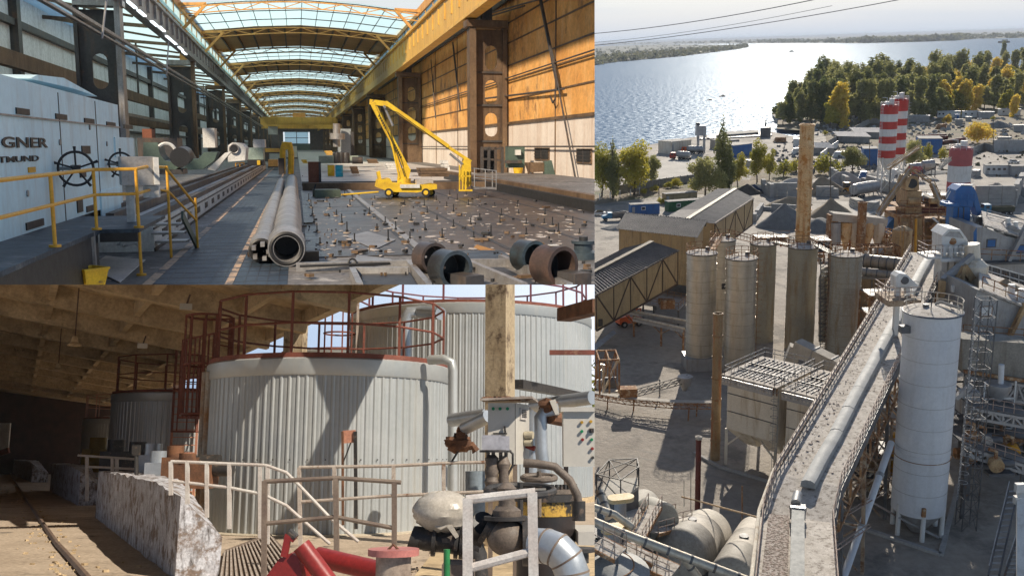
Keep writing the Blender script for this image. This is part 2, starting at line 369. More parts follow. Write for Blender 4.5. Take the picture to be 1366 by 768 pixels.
m_blue = wm('blue_paint', (0.035, 0.16, 0.42), (0.03, 0.12, 0.33), rough=0.45, scale=0.5, streak=(0.06, 0.1, 0.16), sk_amt=0.4, fine=0.15)
m_green = wm('green_paint', (0.02, 0.13, 0.05), (0.015, 0.10, 0.04), rough=0.55, scale=0.6)
m_orange = wm('orange_paint', (0.75, 0.14, 0.03), (0.6, 0.10, 0.02), rough=0.45, scale=0.8)
m_yellow = wm('loader_yellow', (0.72, 0.36, 0.03), (0.6, 0.28, 0.02), rough=0.45, scale=1)
m_redst = wm('red_stripe_paint', (0.50, 0.035, 0.025), (0.42, 0.03, 0.02), rough=0.5, scale=0.6, fine=0.1, bump=0.04)
m_redfade = wm('faded_red_paint', (0.45, 0.10, 0.10), (0.38, 0.09, 0.09), rough=0.6, scale=0.5, fine=0.12)
m_maroon = wm('maroon_paint', (0.16, 0.03, 0.02), (0.11, 0.025, 0.018), rough=0.55, scale=0.7)
m_tyre = wm('tyre_rubber', (0.03, 0.03, 0.03), rough=0.9, scale=3)
m_block = wm('concrete_block', (0.42, 0.41, 0.39), (0.34, 0.33, 0.31), rough=0.9, scale=0.5, bump=0.3)
m_wallc = wm('concrete_wall_panel', (0.36, 0.34, 0.31), (0.28, 0.265, 0.24), rough=0.9, scale=0.4, streak=(0.16, 0.15, 0.13))
m_sand = wm('brown_sand', (0.34, 0.27, 0.18), (0.26, 0.2, 0.135), rough=1, scale=0.5, bump=0.5, fine=0.35)
m_gravel = wm('grey_gravel', (0.24, 0.235, 0.22), (0.18, 0.175, 0.165), rough=1, scale=0.6, bump=0.6, fine=0.5)
m_glassdk = glassm('dark_window_glass', (0.03, 0.035, 0.045))
m_dust = wm('cement_dusted_deck', (0.66, 0.61, 0.55), (0.50, 0.45, 0.39), rough=0.9, scale=1.2, rust=(0.30, 0.26, 0.22), rust_t=0.55, bump=0.4, bscale=9, fine=0.4)
m_bark = wm('bark', (0.14, 0.11, 0.08), (0.09, 0.07, 0.05), rough=0.95, scale=2, bump=0.5)
# ---- land, river and far shores
def land(name, pix, z, mat, depth=3.0):
 mb = MB(); pts = [P.G(x, y, z) if not isinstance(x, Vector) else x for x, y in pix]
 return mb.prism([V((p.x, p.y, z-depth)) for p in pts], (0, 0, depth))
m_water = bpy.data.materials.new('river_water'); m_water.use_nodes = True; t = m_water.node_tree; t.nodes.remove(t.nodes['Principled BSDF']); N = t.nodes.new; L = t.links.new
df = N('ShaderNodeBsdfDiffuse'); df.inputs[0].default_value = (0.10, 0.165, 0.26, 1); gl = N('ShaderNodeBsdfGlossy'); gl.inputs['Roughness'].default_value = 0.26; gl.inputs[0].default_value = (0.85, 0.93, 1, 1)
ms = N('ShaderNodeMixShader'); tcn = N('ShaderNodeTexCoord'); n1 = N('ShaderNodeTexNoise'); n1.inputs['Scale'].default_value = 0.13; n1.inputs['Detail'].default_value = 8; n1.inputs['Roughness'].default_value = 0.75
bp = N('ShaderNodeBump'); bp.inputs['Strength'].default_value = 1.0; bp.inputs['Distance'].default_value = 0.2; L(tcn.outputs['Object'], n1.inputs[0]); L(n1.outputs[0], bp.inputs['Height']); L(bp.outputs[0], gl.inputs['Normal'])
n2 = N('ShaderNodeTexNoise'); n2.inputs['Scale'].default_value = 0.3; n2.inputs['Detail'].default_value = 3; L(tcn.outputs['Object'], n2.inputs[0]); mr = N('ShaderNodeMapRange'); mr.inputs[1].default_value = .40; mr.inputs[2].default_value = .66; mr.inputs[3].default_value = 0; mr.inputs[4].default_value = .22; L(n2.outputs[0], mr.inputs[0]); L(mr.outputs[0], ms.inputs[0])
L(df.outputs[0], ms.inputs[1]); L(gl.outputs[0], ms.inputs[2]); L(ms.outputs[0], t.nodes['Material Output'].inputs[0])
mb = MB(); mb.add([(-9000, 250, GZ-2.2), (22000, 250, GZ-2.2), (26000, 46000, GZ-2.2), (-9000, 46000, GZ-2.2)], [(0, 1, 2, 3)])
single(P, 'river', mb, m_water, 'wide silver river glittering under the low sun', 'water', kind='structure', smooth=False)
shore = [(500, 225), (740, 207), (795, 203), (850, 196), (890, 189), (925, 183), (960, 178), (1000, 174), (1030, 176), (1062, 183), (1085, 176), (1098, 168), (1062, 166), (1036, 160), (1030, 152), (1034, 143), (1050, 134), (1090, 124), (1150, 113), (1230, 104), (1300, 96), (1366, 88), (1480, 78)]
pts = [P.G(x, y, GZ) for x, y in shore]
mb = MB(); poly = [V((-60, 20, GZ-3))]+[V((-160, pts[0].y, GZ-3))]+[V((p.x, p.y, GZ-3)) for p in pts]+[V((1500, pts[-1].y, GZ-3)), V((1500, 20, GZ-3))]
mb.prism(poly, (0, 0, 3)); single(P, 'ground', mb, m_ground, 'dusty grey concrete ground of the works yard', 'ground', kind='structure', smooth=False)
def sheet(name, pix, dz, mat, label):
 mb = MB(); mb.prism([g(x, y, dz-0.02) for x, y in pix], (0, 0, 0.024)); single(P, name, mb, mat, label, 'ground', kind='structure', smooth=False)
sheet('rough_ground', [(1036, 172), (1100, 176), (1105, 205), (1150, 196), (1180, 200), (1320, 203), (1480, 200), (1480, 90), (1300, 99), (1150, 116), (1040, 148)], 0.03, m_soil, 'brown rough ground with dry grass before the wood')
sheet('grass_verge', [(700, 262), (880, 248), (935, 240), (1000, 240), (1010, 225), (1110, 222), (1110, 236), (1020, 246), (960, 258), (880, 262), (700, 285)], 0.03, m_soil, 'dry grass verge along the concrete wall')
sheet('dust_patch', [(1110, 268), (1150, 270), (1180, 284), (1165, 296), (1120, 284)], 0.03, m_pale, 'white powder spilled on the yard by the pipes')
sheet('lorry_yard', [(864, 222), (900, 207), (960, 212), (930, 240), (880, 246), (860, 240)], 0.03, m_pale, 'pale sandy lorry yard by the river')
m_far = wm('far_meadow', (0.075, 0.085, 0.05), (0.05, 0.06, 0.035), rough=1, scale=0.01, bump=0)
mlf = leafm('far_foliage', (0.075, 0.09, 0.055), (0.19, 0.18, 0.10), 0.01)
def far_land(pix, z=GZ-0.8): return land('far_bank', pix, z, m_far)
sp = [(560, 92), (740, 89), (793, 86), (830, 81.5), (870, 78), (905, 75), (940, 71), (975, 66.5), (998, 63.2), (997, 61.5), (960, 60), (880, 59.5), (793, 62), (560, 70)]
mb = far_land(sp); single(P, 'headland', mb, m_far, 'wooded headland across the water on the left', 'land', kind='structure', smooth=False)
fp = [(700, 61.5), (793, 60.3), (880, 59.0), (1000, 57.9), (1070, 57.4), (1150, 57.7), (1160, 57.5), (1220, 56), (1270, 54.3), (1300, 51.8), (1366, 50.6), (1420, 49.4)]
pts = [P.G(x, y, GZ-0.8) for x, y in fp]; far = [V((p.x*40000/p.y, 40000, GZ-3.8)) for p in (pts[-1], pts[0])]
mb = MB(); mb.prism([V((p.x, p.y, GZ-3.8)) for p in pts]+far, (0, 0, 3)); single(P, 'far_shore', mb, m_far, 'distant low shore along the horizon', 'land', kind='structure', smooth=False)
rnd = random.Random(5)
def wood_mass(pix_pts, n, hmin, hmax, per, name, label, spread=3.0):
 mb = MB()
 for i in range(n):
  a = rnd.random()*(len(pix_pts)-1); k = int(a); f = a-k
  x = pix_pts[k][0]*(1-f)+pix_pts[k+1][0]*f; y = pix_pts[k][1]*(1-f)+pix_pts[k+1][1]*f
  p = P.G(x, y-0.25-rnd.random()**2*spread, GZ); h = rnd.uniform(hmin, hmax)
  for j in range(per):
   u = V((rnd.gauss(0, .5), rnd.gauss(0, .5), 0))*h*.8; z = h*rnd.uniform(.05, 1)*(1-min(.7, u.length/h*.5)); s = h*rnd.uniform(.22, .42)
   nrm = unit(V((rnd.gauss(0, 1), rnd.gauss(0, 1)-.5, rnd.gauss(0.6, .7)))); q, w_ = perp(nrm); c = p+u+V((0, 0, z))
   mb.add([c-q*s, c-w_*s*.8, c+q*s, c+w_*s*.8], [(0, 1, 2, 3)])
 single(P, name, mb, mlf, label, 'wood', kind='stuff', smooth=False, fix=False)
wood_mass([(760, 89), (793, 86), (830, 81.5), (870, 78), (905, 75), (940, 71), (975, 66.5), (997, 63.4)], 300, 11, 21, 16, 'headland_wood', 'dense dark green wood along the headland across the water', 3.5)
wood_mass([(760, 82), (830, 74), (900, 69), (990, 63)], 260, 8, 14, 10, 'headland_wood', 'scattered trees of the settlement inland on the headland', 12)
wood_mass(fp[1:], 700, 14, 34, 12, 'far_wood', 'thin line of wood on the distant shore at the horizon', 4.0)
wood_mass([(1150, 57.6), (1160, 57.5), (1220, 56), (1270, 54.3), (1290, 52.5)], 240, 20, 40, 14, 'far_wood', 'darker wood on the point jutting from the far shore', 2.5)
m_hw = wm('house_wall', (0.5, 0.47, 0.42), rough=0.9); m_hr = wm('house_roof', (0.28, 0.2, 0.17), rough=0.9)
hr = root(P, 'house', 'tiny pale house among the trees of the headland', 'house', (0, 0, 0), 'houses on the headland')
part(hr, 'wall', MB().bx(-6, 6, -4, 4, 0, 6), m_hw); part(hr, 'roof', MB().prism([(-6.5, -5, 6), (-6.5, 5, 6), (-6.5, 0, 10)], (13, 0, 0)), m_hr)
for i in range(16):
 x = rnd.uniform(805, 930); y = 80.5-(x-800)*0.09-rnd.random()*6; p = P.G(x, y, GZ-0.8)
 copy_tree(hr, P, p, rz=rnd.uniform(0, 3), scale=rnd.uniform(.9, 1.5))
drop(hr)
def boat(px, py, L, label, name='motor_boat'):
 p = P.G(px, py, GZ-2.2); r = root(P, name, label, 'boat', p, rz=0.3)
 bl = [(-L/2, -L*.14), (L*.3, -L*.14), (L/2, 0), (L*.3, L*.14), (-L/2, L*.14)]; q = Matrix.Rotation(0.3, 3, 'Z')
 part(r, 'hull', MB().prism([p+q @ V((x*.9, y*.8, -.4)) for x, y in bl], (0, 0, L*.12+.4)), m_dark)
 part(r, 'cabin', MB().box(p+V((0, 0, L*.17)), (L*.35, L*.2, L*.12), .3), m_grey)
boat(1340, 57.5, 60, 'barge moored low on the bright water far to the right', 'barge'); boat(964, 129, 7, 'small dark boat in the glitter, left of the wood')
boat(1056, 69.5, 22, 'tiny boat on the whitest part of the river'); boat(947, 134, 5, 'smallest dinghy on the river left of the other boats')
# ---- the wood by the river and single trees
lf_g = leafm('olive_foliage', (0.16, 0.175, 0.06), (0.44, 0.41, 0.15), 0.15)
lf_d = leafm('dark_foliage', (0.10, 0.13, 0.04), (0.29, 0.29, 0.10), 0.15)
lf_y = leafm('yellow_foliage', (0.52, 0.38, 0.04), (0.85, 0.65, 0.12), 0.15)
lf_yg = leafm('yellow_green_foliage', (0.20, 0.21, 0.03), (0.55, 0.47, 0.07), 0.15)
protos = {}
for k, (kind, h, wd, m, n, lf) in {'tall_olive': ('tall', 26, 12, lf_g, 2400, 1.9), 'tall_dark': ('tall', 26, 11, lf_d, 2400, 1.9), 'round_green': ('round', 20, 13, lf_g, 2200, 1.9),
  'round_yg': ('round', 20, 13, lf_yg, 2200, 1.9), 'tall_yellow': ('tall', 22, 12, lf_y, 2200, 1.8), 'tall_olive2': ('tall', 28, 13, lf_g, 2400, 1.9)}.items():
 protos[k] = tree_proto(P, 'broadleaf_tree', kind, h, wd, hash(kind)*0+len(k)*7+int(h), m, m_bark, n, lf)
WL = {'tall_olive': 'tall olive green tree in the wood by the river', 'tall_olive2': 'tallest kind of olive green tree in the wood by the river', 'tall_dark': 'dark green tree in the wood by the river', 'round_green': 'rounded olive tree in the wood by the river',
      'round_yg': 'yellowish green tree in the wood by the river', 'tall_yellow': 'golden yellow tree in the wood by the river'}
rnd = random.Random(11)
ORD = 'first second third fourth fifth sixth seventh eighth ninth tenth eleventh twelfth thirteenth fourteenth fifteenth sixteenth seventeenth eighteenth nineteenth twentieth'.split()+['%dth' % i for i in range(21, 60)]
ROWS = ['front', 'second', 'third', 'fourth', 'rear']; cnt = {}
def wtree(k, px, py, s, label=None, group=None, row=None):
 if row is not None: i = cnt.get(row, 0); cnt[row] = i+1; label = WL[k].replace(' in the wood by the river', '')+', '+ORD[i]+' from the left in the '+ROWS[row]+' row'; group = 'trees of the wood by the river'
 copy_tree(protos[k], P, g(px, py), label or WL[k], rz=rnd.uniform(0, 6.28), scale=(s*rnd.uniform(.9, 1.1), s*rnd.uniform(.9, 1.1), s), group=group or (WL[k]+'s'))
def front(px):   # ground line of the wood's front row
 return 166 if px < 1180 else 166-(px-1180)*.13
for px in list(range(1042, 1380, 13)):       # front row
 y = front(px)-1; k = rnd.choice(['tall_olive', 'tall_dark', 'tall_olive2', 'round_green'])
 if px > 1255: k = rnd.choice(['round_yg', 'tall_olive', 'tall_yellow', 'round_green'])
 wtree(k, px+rnd.uniform(-3, 3), y, (0.66 if px < 1070 else 0.9) if px < 1255 else .8, row=0)
for row, (dy, s) in enumerate([(8, 1.0), (17, 1.05), (27, 1.1), (38, 1.15)]):
 for px in range(1050+row*9, 1390, 15-row):
  k = rnd.choice(['tall_olive', 'tall_dark', 'tall_olive2', 'round_green', 'tall_olive2'])
  if px > 1230 and rnd.random() < .45: k = rnd.choice(['round_yg', 'tall_yellow'])
  y = front(px)-dy-rnd.uniform(-2, 2)
  if y < 128-(px-1040)*.10: continue
  wtree(k, px+rnd.uniform(-4, 4), y, s*(0.76 if px < 1085 else .93)*rnd.uniform(.85, 1.08), row=row+1)
wtree('round_green', 1040, 157, .5, 'low bush tree at the tip of the wood, nearest the water'); wtree('round_green', 1034, 156, .35, 'smallest bush at the waterside tip of the wood')
wtree('tall_yellow', 1118, 170, 1.15, 'bright yellow tree alone before the dark wood, left of the striped silos')
wtree('round_yg', 1107, 171, .75, 'olive bush tree leaning on the bright yellow tree')
wtree('tall_yellow', 1257, 150, .95, 'broad yellow tree at the front of the wood, right of the striped silos'); wtree('tall_yellow', 1284, 152, .98, 'yellow tree beside the broad yellow one, over the white trailers')
wtree('round_yg', 1340, 152, .8, 'yellow green tree behind the last white trailer'); wtree('tall_yellow', 1352, 156, .62, 'small yellow tree by the white trailer at right edge')
for i, (px, py, s, k, lb) in enumerate([(1338, 79, .55, 'tall_dark', 'lone dark tree at the water beyond the wood'), (1362, 84, .6, 'round_green', 'tree at the water beyond the wood, at right edge'), (1315, 84, .5, 'round_green', 'low tree at the water beyond the yellow trees')]):
 wtree(k, px, py, s*2, lb)
near = {}
for k, (kind, h, wd, m, n, lf) in {'poplar': ('poplar', 20, 5.6, lf_d, 3400, .6), 'round': ('round', 12, 12, lf_yg, 5200, .62), 'round2': ('round', 12, 10.5, lf_g, 4800, .6), 'bushy': ('round', 12, 9.5, lf_yg, 4200, .6), 'ybush': ('bush', 6, 8, lf_y, 1800, .6), 'gbush': ('bush', 4, 6, lf_yg, 900, .5)}.items():
 near[k] = tree_proto(P, {'poplar': 'poplar_tree', 'ybush': 'shrub', 'gbush': 'shrub'}.get(k, 'broadleaf_tree'), kind, h, wd, 40+len(k), m, m_bark, n, lf, cat='shrub' if 'bush' == kind else 'tree')
def ntree(k, px, py, ytop, label, wf=1.0, group=None):
 p = g(px, py); h0 = {'poplar': 20, 'round': 12, 'round2': 12, 'bushy': 12, 'ybush': 6, 'gbush': 4}[k]
 top = P.D(px, ytop, p.y); s = (top.z-GZ)/h0/.98
 copy_tree(near[k], P, p, label, rz=rnd.uniform(0, 6.28), scale=(s*wf, s*wf, s), group=group)
ntree('poplar', 818, 264, 183, 'thin dark poplar at the left edge by the fence'); ntree('round', 803, 262, 193, 'yellow green tree behind the thin poplar at left edge', .8)
ntree('round', 846, 260, 190, 'broad round tree beside the concrete wall, above the blue container', 1.0); ntree('round2', 868, 250, 200, 'smaller olive tree to the right of the broad round tree', .7)
ntree('poplar', 963, 256, 155, 'tall dark poplar rising against the river', .95); ntree('poplar', 972, 255, 182, 'shorter dark poplar close beside the tall one', 1.0)
ntree('round2', 941, 264, 201, 'bushy olive tree in front of the tall poplar', .95); ntree('bushy', 984, 250, 205, 'yellow green tree right of the tall poplar', .8)
ntree('bushy', 1010, 243, 187, 'yellow green tree over the tarpaulin heap', .75); ntree('bushy', 1026, 240, 200, 'lower yellow green tree beside the block wall', .7)
ntree('gbush', 1045, 236, 214, 'low yellow bush behind the concrete blocks', .9); ntree('gbush', 1062, 230, 212, 'dark low bush left of the rusty chimney', .8)
ntree('round2', 1137, 228, 191, 'olive tree behind the front loader', 1.05); ntree('gbush', 1106, 232, 205, 'pale bush right of the rusty chimney', 1.0)
ntree('round2', 1217, 226, 181, 'feathery green tree right of the striped silos', .8); ntree('gbush', 1240, 214, 192, 'small pale tree before the blue shed', .7); ntree('gbush', 1260, 212, 196, 'small pale tree left of the faded striped silo', .7)
ntree('ybush', 1304, 190, 161, 'big golden shrub by the utility pole', 1.1); ntree('ybush', 1262, 166, 152, 'round olive shrub before the white trailers', .7)
ntree('ybush', 1312, 176, 163, 'second golden shrub behind the big one', 1.0)
for i, (px, py, s) in enumerate([(905, 249, 12), (890, 251, 9), (928, 250, 10), (872, 256, 9), (1170, 153, 6), (1230, 146, 6), (1060, 160, 7), (1100, 180, 6), (1325, 160, 5), (1083, 250, 5), (857, 259, 8), (880, 272, 9), (1105, 150, 8), (1200, 148, 7)]):
 ntree('gbush', px, py, py-s, 'small roadside bush in the works outskirts', 1.1, group='small roadside bushes')
for k in protos: drop(protos[k])
for k in near: drop(near[k])
def rubble(n, region, smin, smax, mat, label, seed, name='rubble'):
 rr = random.Random(seed); mb = MB()
 for i in range(n):
  px = rr.uniform(region[0], region[2]); py = rr.uniform(region[1], region[3]); s = rr.uniform(smin, smax)
  a = unit((rr.gauss(0, 1), rr.gauss(0, 1), rr.gauss(0, 1))); M_ = Matrix.Rotation(rr.uniform(0, 6), 3, a)
  mb.box(g(px, py, s*.15), (s, s*rr.uniform(.4, 1), s*rr.uniform(.2, .6)), M=M_)
 single(P, name, mb, mat, label, 'rubble', kind='stuff', smooth=False, fix=False)
rubble(300, (1075, 158, 1366, 182), .3, 2.4, m_block, 'broken concrete strewn over the rough ground before the wood', 1)
rubble(420, (1030, 190, 1170, 232), .3, 1.8, m_gravel, 'dark scrap strewn between the sheds and the river', 2)
rubble(260, (1190, 176, 1366, 236), .3, 1.6, m_soil, 'brown clods strewn beside the long pipes', 3)
rubble(160, (1020, 240, 1110, 262), .2, .9, m_block, 'grey stones strewn by the block walls', 4)
# ---- middle ground makers
def railing_mb(pts, h=1.1, step=1.6, r=0.035, rails=(1.0, 0.55), closed=False):
 mb = MB(); pts = [Vector(p) for p in pts]; seq = pts+([pts[0]] if closed else [])
 for a, b_ in zip(seq[:-1], seq[1:]):
  L = (b_-a).length; n = max(1, int(round(L/step)))
  for i in range(n+1): p = a.lerp(b_, i/n); mb.cyl(p, p+V((0, 0, h)), r, n=5)
  for f in rails: mb.cyl(a+V((0, 0, h*f)), b_+V((0, 0, h*f)), r, n=5)
 return mb
def cabin(pxl, pxr, pyb, h, W, wallm, roofm, label, rz=None, win=2, door=True, group=None, name='container', cat='container', skew=0.0):
 """box building whose front foot runs from (pxl,pyb) to (pxr,pyb+skew)"""
 a, b_ = g(pxl, pyb), g(pxr, pyb+skew); L = (b_-a).length; an = math.atan2(b_.y-a.y, b_.x-a.x); c = a
 Q = lambda x, y, z: c+Matrix.Rotation(an, 3, 'Z') @ V((x, y, z))
 r = root(P, name, label, cat, Q(L/2, W/2, 0), group, rz=an)
 mb = MB(); n = max(3, int(L/0.5))
 mb.prism([Q(0, 0.06, 0), Q(L, .06, 0), Q(L, W, 0), Q(0, W, 0)], (0, 0, h))
 for i in range(n+1): x = L*i/n; mb.prism([Q(max(0, x-.1), 0, .12), Q(min(L, x+.1), 0, .12), Q(min(L, x+.1), .07, .12), Q(max(0, x-.1), .07, .12)], (0, 0, h-.2))
 part(r, 'wall', mb, wallm)
 part(r, 'roof', MB().prism([Q(-.15, -.15, h), Q(L+.15, -.15, h), Q(L+.15, W+.15, h), Q(-.15, W+.15, h)], (0, 0, .16)), roofm)
 for i in range(win):
  x = L*(i+.6)/(win+.4); f = part(r, 'window', MB().prism([Q(x-.65, -.05, h*.42), Q(x+.65, -.05, h*.42), Q(x+.65, .02, h*.42), Q(x-.65, .02, h*.42)], (0, 0, h*.38)), m_white)
  part(f, 'pane', MB().prism([Q(x-.48, -.08, h*.48), Q(x+.48, -.08, h*.48), Q(x+.48, -.03, h*.48), Q(x-.48, -.03, h*.48)], (0, 0, h*.26)), m_glassdk)
 if door: part(r, 'door', MB().prism([Q(.3, -.04, .05), Q(1.15, -.04, .05), Q(1.15, .02, .05), Q(.3, .02, .05)], (0, 0, h*.78)), m_grey)
 return r
cabin(842, 880, 287, 3.0, 3.0, m_blue, m_wallc, 'blue site container with one white window behind the tan barn', win=1, skew=-2)
cabin(892, 944, 283, 3.0, 3.0, m_green, m_wallc, 'green site container with two white windows', win=2, door=False, skew=-4)
cabin(888, 930, 272, 3.0, 3.0, m_tanclad, m_wallc, 'yellowish container standing behind the green one', win=0, skew=-3)
for a, b_, y, m, lb in [(1212, 1240, 163, m_grey, 'long grey glazed trailer left in the row before the wood'), (1225, 1245, 157, m_white, 'white trailer behind the long grey one'), (1250, 1262, 157, m_white, 'short white trailer in the middle of the row'),
  (1262, 1281, 157, m_white, 'white cabin with two dark windows beside the blue booth'), (1283, 1303, 157, m_white, 'white cabin with red trim, fifth in the row before the wood'), (1304, 1326, 158, m_grey, 'plain grey container between the white cabin and the long white one'),
  (1331, 1361, 154, m_white, 'long white container at the right end of the row')]:
 cabin(a, b_, y, 3.6, 4, m, m_white, lb, win=2 if 'grey' not in lb else 0, door=False, name='trailer', cat='trailer')
for px, py, lb in [(1276, 160, 'blue portable booth before the white cabins'), (1163, 164, 'blue portable booth at the end of the diagonal wall')]: cabin(px-3, px+3, py, 3.0, 2.4, m_blue, m_blue, lb, win=0, door=True, name='booth', cat='booth')
cabin(1314, 1345, 233, 3.2, 4, m_white, m_wallc, 'low white workshop with a strip of windows, right side', win=4, name='workshop', cat='shed')
cabin(1349, 1385, 235, 3.4, 5, m_grey, m_wallc, 'grey shed at the right edge beside the low white workshop', win=0, name='shed', cat='shed')
cabin(1352, 1366, 176, 3.2, 4, m_grey, m_grey, 'grey box shed under the row of trailers at right edge', win=0, door=False, name='shed', cat='shed')
cabin(1274, 1284, 167, 3, 4, m_block, m_block, 'small concrete shed on the rough ground', win=0, door=False, name='shed', cat='shed'); cabin(1288, 1296, 162, 2.4, 3, m_grey, m_grey, 'tiny grey hut under the white cabins', win=0, door=False, name='hut', cat='hut')
cabin(1151, 1170, 221, 6.5, 9, m_blue, m_wallc, 'blue shed behind the tanker trailer, left of the striped silos', win=0, door=False, name='shed', cat='shed'); cabin(1225, 1256, 206, 6.5, 12, m_blue, m_wallc, 'wide blue shed behind the feathery tree', win=1, door=False, name='shed', cat='shed')
cabin(896, 922, 206, 5.5, 9, m_cream, m_wallc, 'pale cabin shed on the bank behind the red lorries', win=0, name='shed', cat='shed', skew=-3)
cabin(978, 1003, 210, 5, 10, m_blue, m_pale, 'low shed with blue front and pale roof by the jetty', win=0, door=False, name='shed', cat='shed', skew=-3); cabin(966, 986, 200, 4, 10, m_wallc, m_wallc, 'flat grey shed behind the blue-fronted one', win=0, door=False, name='shed', cat='shed', skew=-2)
cabin(1058, 1070, 197, 4, 4, m_white, m_grey, 'white container behind the rusty chimney by the water', win=0, door=False, name='container')
def prop(name, label, cat, loc, **k): return root(P, name, label, cat, loc, **k)
a, b_, c, d = g(905, 186), g(1030, 178), g(1023, 168), g(960, 177); r = prop('jetty', 'low dark jetty with stacked decks at the river bank', 'jetty', g(995, 180))
part(r, 'deck', MB().prism([V((p.x, p.y, GZ-3)) for p in (g(930, 187), g(1030, 182), g(1026, 176), g(960, 179))], (0, 0, 3.6)), m_greydk)
part(r, 'upper_deck', MB().prism([V((p.x, p.y, GZ+.6)) for p in (g(955, 185), g(1012, 180.5), g(1010, 177.5), g(965, 180))], (0, 0, 1.0)), m_wallc)
part(r, 'deckhouse', MB().prism([g(1014, 184), g(1028, 183), g(1027, 179), g(1015, 180)], (0, 0, 5)), m_greydk)
part(r, 'bollard', MB().cyl(g(1021, 181), g(1021, 181, 8), .6, .3), m_dark)
p = g(935, 203); top = P.D(933, 166, p.y); h = top.z-GZ; r = prop('loading_tower', 'grey loading tower on legs beside the river', 'tower', p)
part(r, 'cabin', MB().box(p+V((-.3, 0, h*.78)), (4.2, 4, h*.36)), m_grey); mb = MB()
for sx_ in (-1, 1):
 for sy_ in (-1, 1): mb.beam(p+V((sx_*1.4, sy_*1.4, 0)), p+V((sx_*1.4, sy_*1.4, h*.62)), .5)
part(r, 'leg_frame', mb, m_grey); part(r, 'hoist', MB().box(p+V((-1.6, 0, h*1.0)), (1.6, 1.6, h*.12)), m_greydk); part(r, 'spout', MB().cyl(p+V((1.8, 0, h*.55)), p+V((4.5, 0, h*.45)), .25), m_greydk)
def wheels(r, c, Q, xs, W, rad):
 for x in xs:
  for s in (-1, 1):
   t = part(r, 'wheel', MB().cyl(Q(x, s*W/2-s*.16, rad), Q(x, s*W/2+s*.16, rad), rad, n=14), m_tyre)
   part(t, 'rim', MB().cyl(Q(x, s*W/2+s*.165, rad), Q(x, s*W/2+s*.19, rad), rad*.5, n=10), m_grey)
def lorry(px, py, az, cabm, kind, bodym, label, L=7.5, W=2.5):
 c = g(px, py); Rm = Matrix.Rotation(az, 3, 'Z'); Q = lambda x, y, z: c+Rm @ V((x, y, z)); r = root(P, 'lorry', label, 'lorry', c, rz=az)
 def pr(pts, w): return MB().prism([Q(x, -w/2, z) for x, z in pts], Rm @ V((0, w, 0)))
 part(r, 'chassis', pr([(-L/2, .7), (L/2-.3, .7), (L/2-.3, .95), (-L/2, .95)], 1.4), m_dark)
 if kind == 'tipper_old':
  cb = part(r, 'cab', pr([(L/2-2.9, .9), (L/2-2.9, 2.4), (L/2-1.7, 2.4), (L/2-1.4, 1.75), (L/2-.1, 1.6), (L/2, .8)], W*.8), cabm)
  part(cb, 'windscreen', pr([(L/2-1.72, 2.3), (L/2-1.66, 2.3), (L/2-1.38, 1.8), (L/2-1.44, 1.8)], W*.7), m_glassdk)
 else:
  cb = part(r, 'cab', pr([(L/2-2.1, .8), (L/2-2.1, 3.0), (L/2-.25, 3.0), (L/2, 1.9), (L/2, .6), (L/2-1, .6)], W), cabm)
  part(cb, 'windscreen', pr([(L/2-.25, 2.85), (L/2-.17, 2.85), (L/2+.05, 1.95), (L/2-.03, 1.95)], W*.88), m_glassdk)
  part(cb, 'side_window', MB().box(Q(L/2-1.1, 0, 2.3), (.9, W+.04, .7), az), m_glassdk)
 bx0, bx1 = -L/2, L/2-2.3-(.7 if kind == 'tipper_old' else 0)
 if kind.startswith('tipper'):
  part(r, 'tipper_body', MB().prism([Q(bx0, -W/2, 1.0), Q(bx1, -W/2, 1.0), Q(bx1, W/2, 1.0), Q(bx0, W/2, 1.0)], (0, 0, .15)).prism([Q(bx0, -W/2, 1.1), Q(bx1, -W/2, 1.1), Q(bx1, -W/2+.1, 1.1), Q(bx0, -W/2+.1, 1.1)], (0, 0, 1.2)).prism([Q(bx0, W/2-.1, 1.1), Q(bx1, W/2-.1, 1.1), Q(bx1, W/2, 1.1), Q(bx0, W/2, 1.1)], (0, 0, 1.2)).prism([Q(bx0, -W/2, 1.1), Q(bx0+.1, -W/2, 1.1), Q(bx0+.1, W/2, 1.1), Q(bx0, W/2, 1.1)], (0, 0, 1.2)).prism([Q(bx1-.1, -W/2, 1.1), Q(bx1, -W/2, 1.1), Q(bx1, W/2, 1.1), Q(bx1-.1, W/2, 1.1)], (0, 0, 1.3)), bodym)
 elif kind == 'tanker':
  mb = MB(); x0 = bx0-3.5; mb.lathe(Q(x0, 0, 2.2), [(.3, 0), (1.1, .15), (1.25, .6), (1.25, bx1-x0-.8), (1.1, bx1-x0-.2), (.3, bx1-x0)], 18, axis=Rm @ V((1, 0, 0)))
  part(r, 'tank', mb, bodym); part(r, 'trailer_frame', pr([(x0+.3, .8), (bx1, .8), (bx1, 1.1), (x0+.3, 1.1)], 1.2), m_dark)
  wheels(r, c, Q, [x0+1, x0+2.2], W, .5)
 elif kind == 'hopper':
  x0 = bx0-2.5; part(r, 'tank', MB().lathe(Q(x0, 0, 2.3), [(.4, 0), (1.3, .5), (1.4, 2.4), (1.25, 2.8), (1.4, 3.2), (1.4, 5.4), (1.3, 5.6), (.4, 6.6)], 16, axis=Rm @ V((1, 0, 0))), bodym)
  part(r, 'outlet_cone', MB().lathe(Q(x0+1.6, 0, .6), [(.2, 0), (1.1, 1.2)], 12).lathe(Q(x0+4.6, 0, .6), [(.2, 0), (1.1, 1.2)], 12), bodym); wheels(r, c, Q, [x0+.6, x0+1.8], W, .5)
 wheels(r, c, Q, [L/2-1.3, -L/2+1.0, -L/2+2.2] if kind != 'tipper_old' else [L/2-1.0, -L/2+1.4], W*.92, .5)
 return r
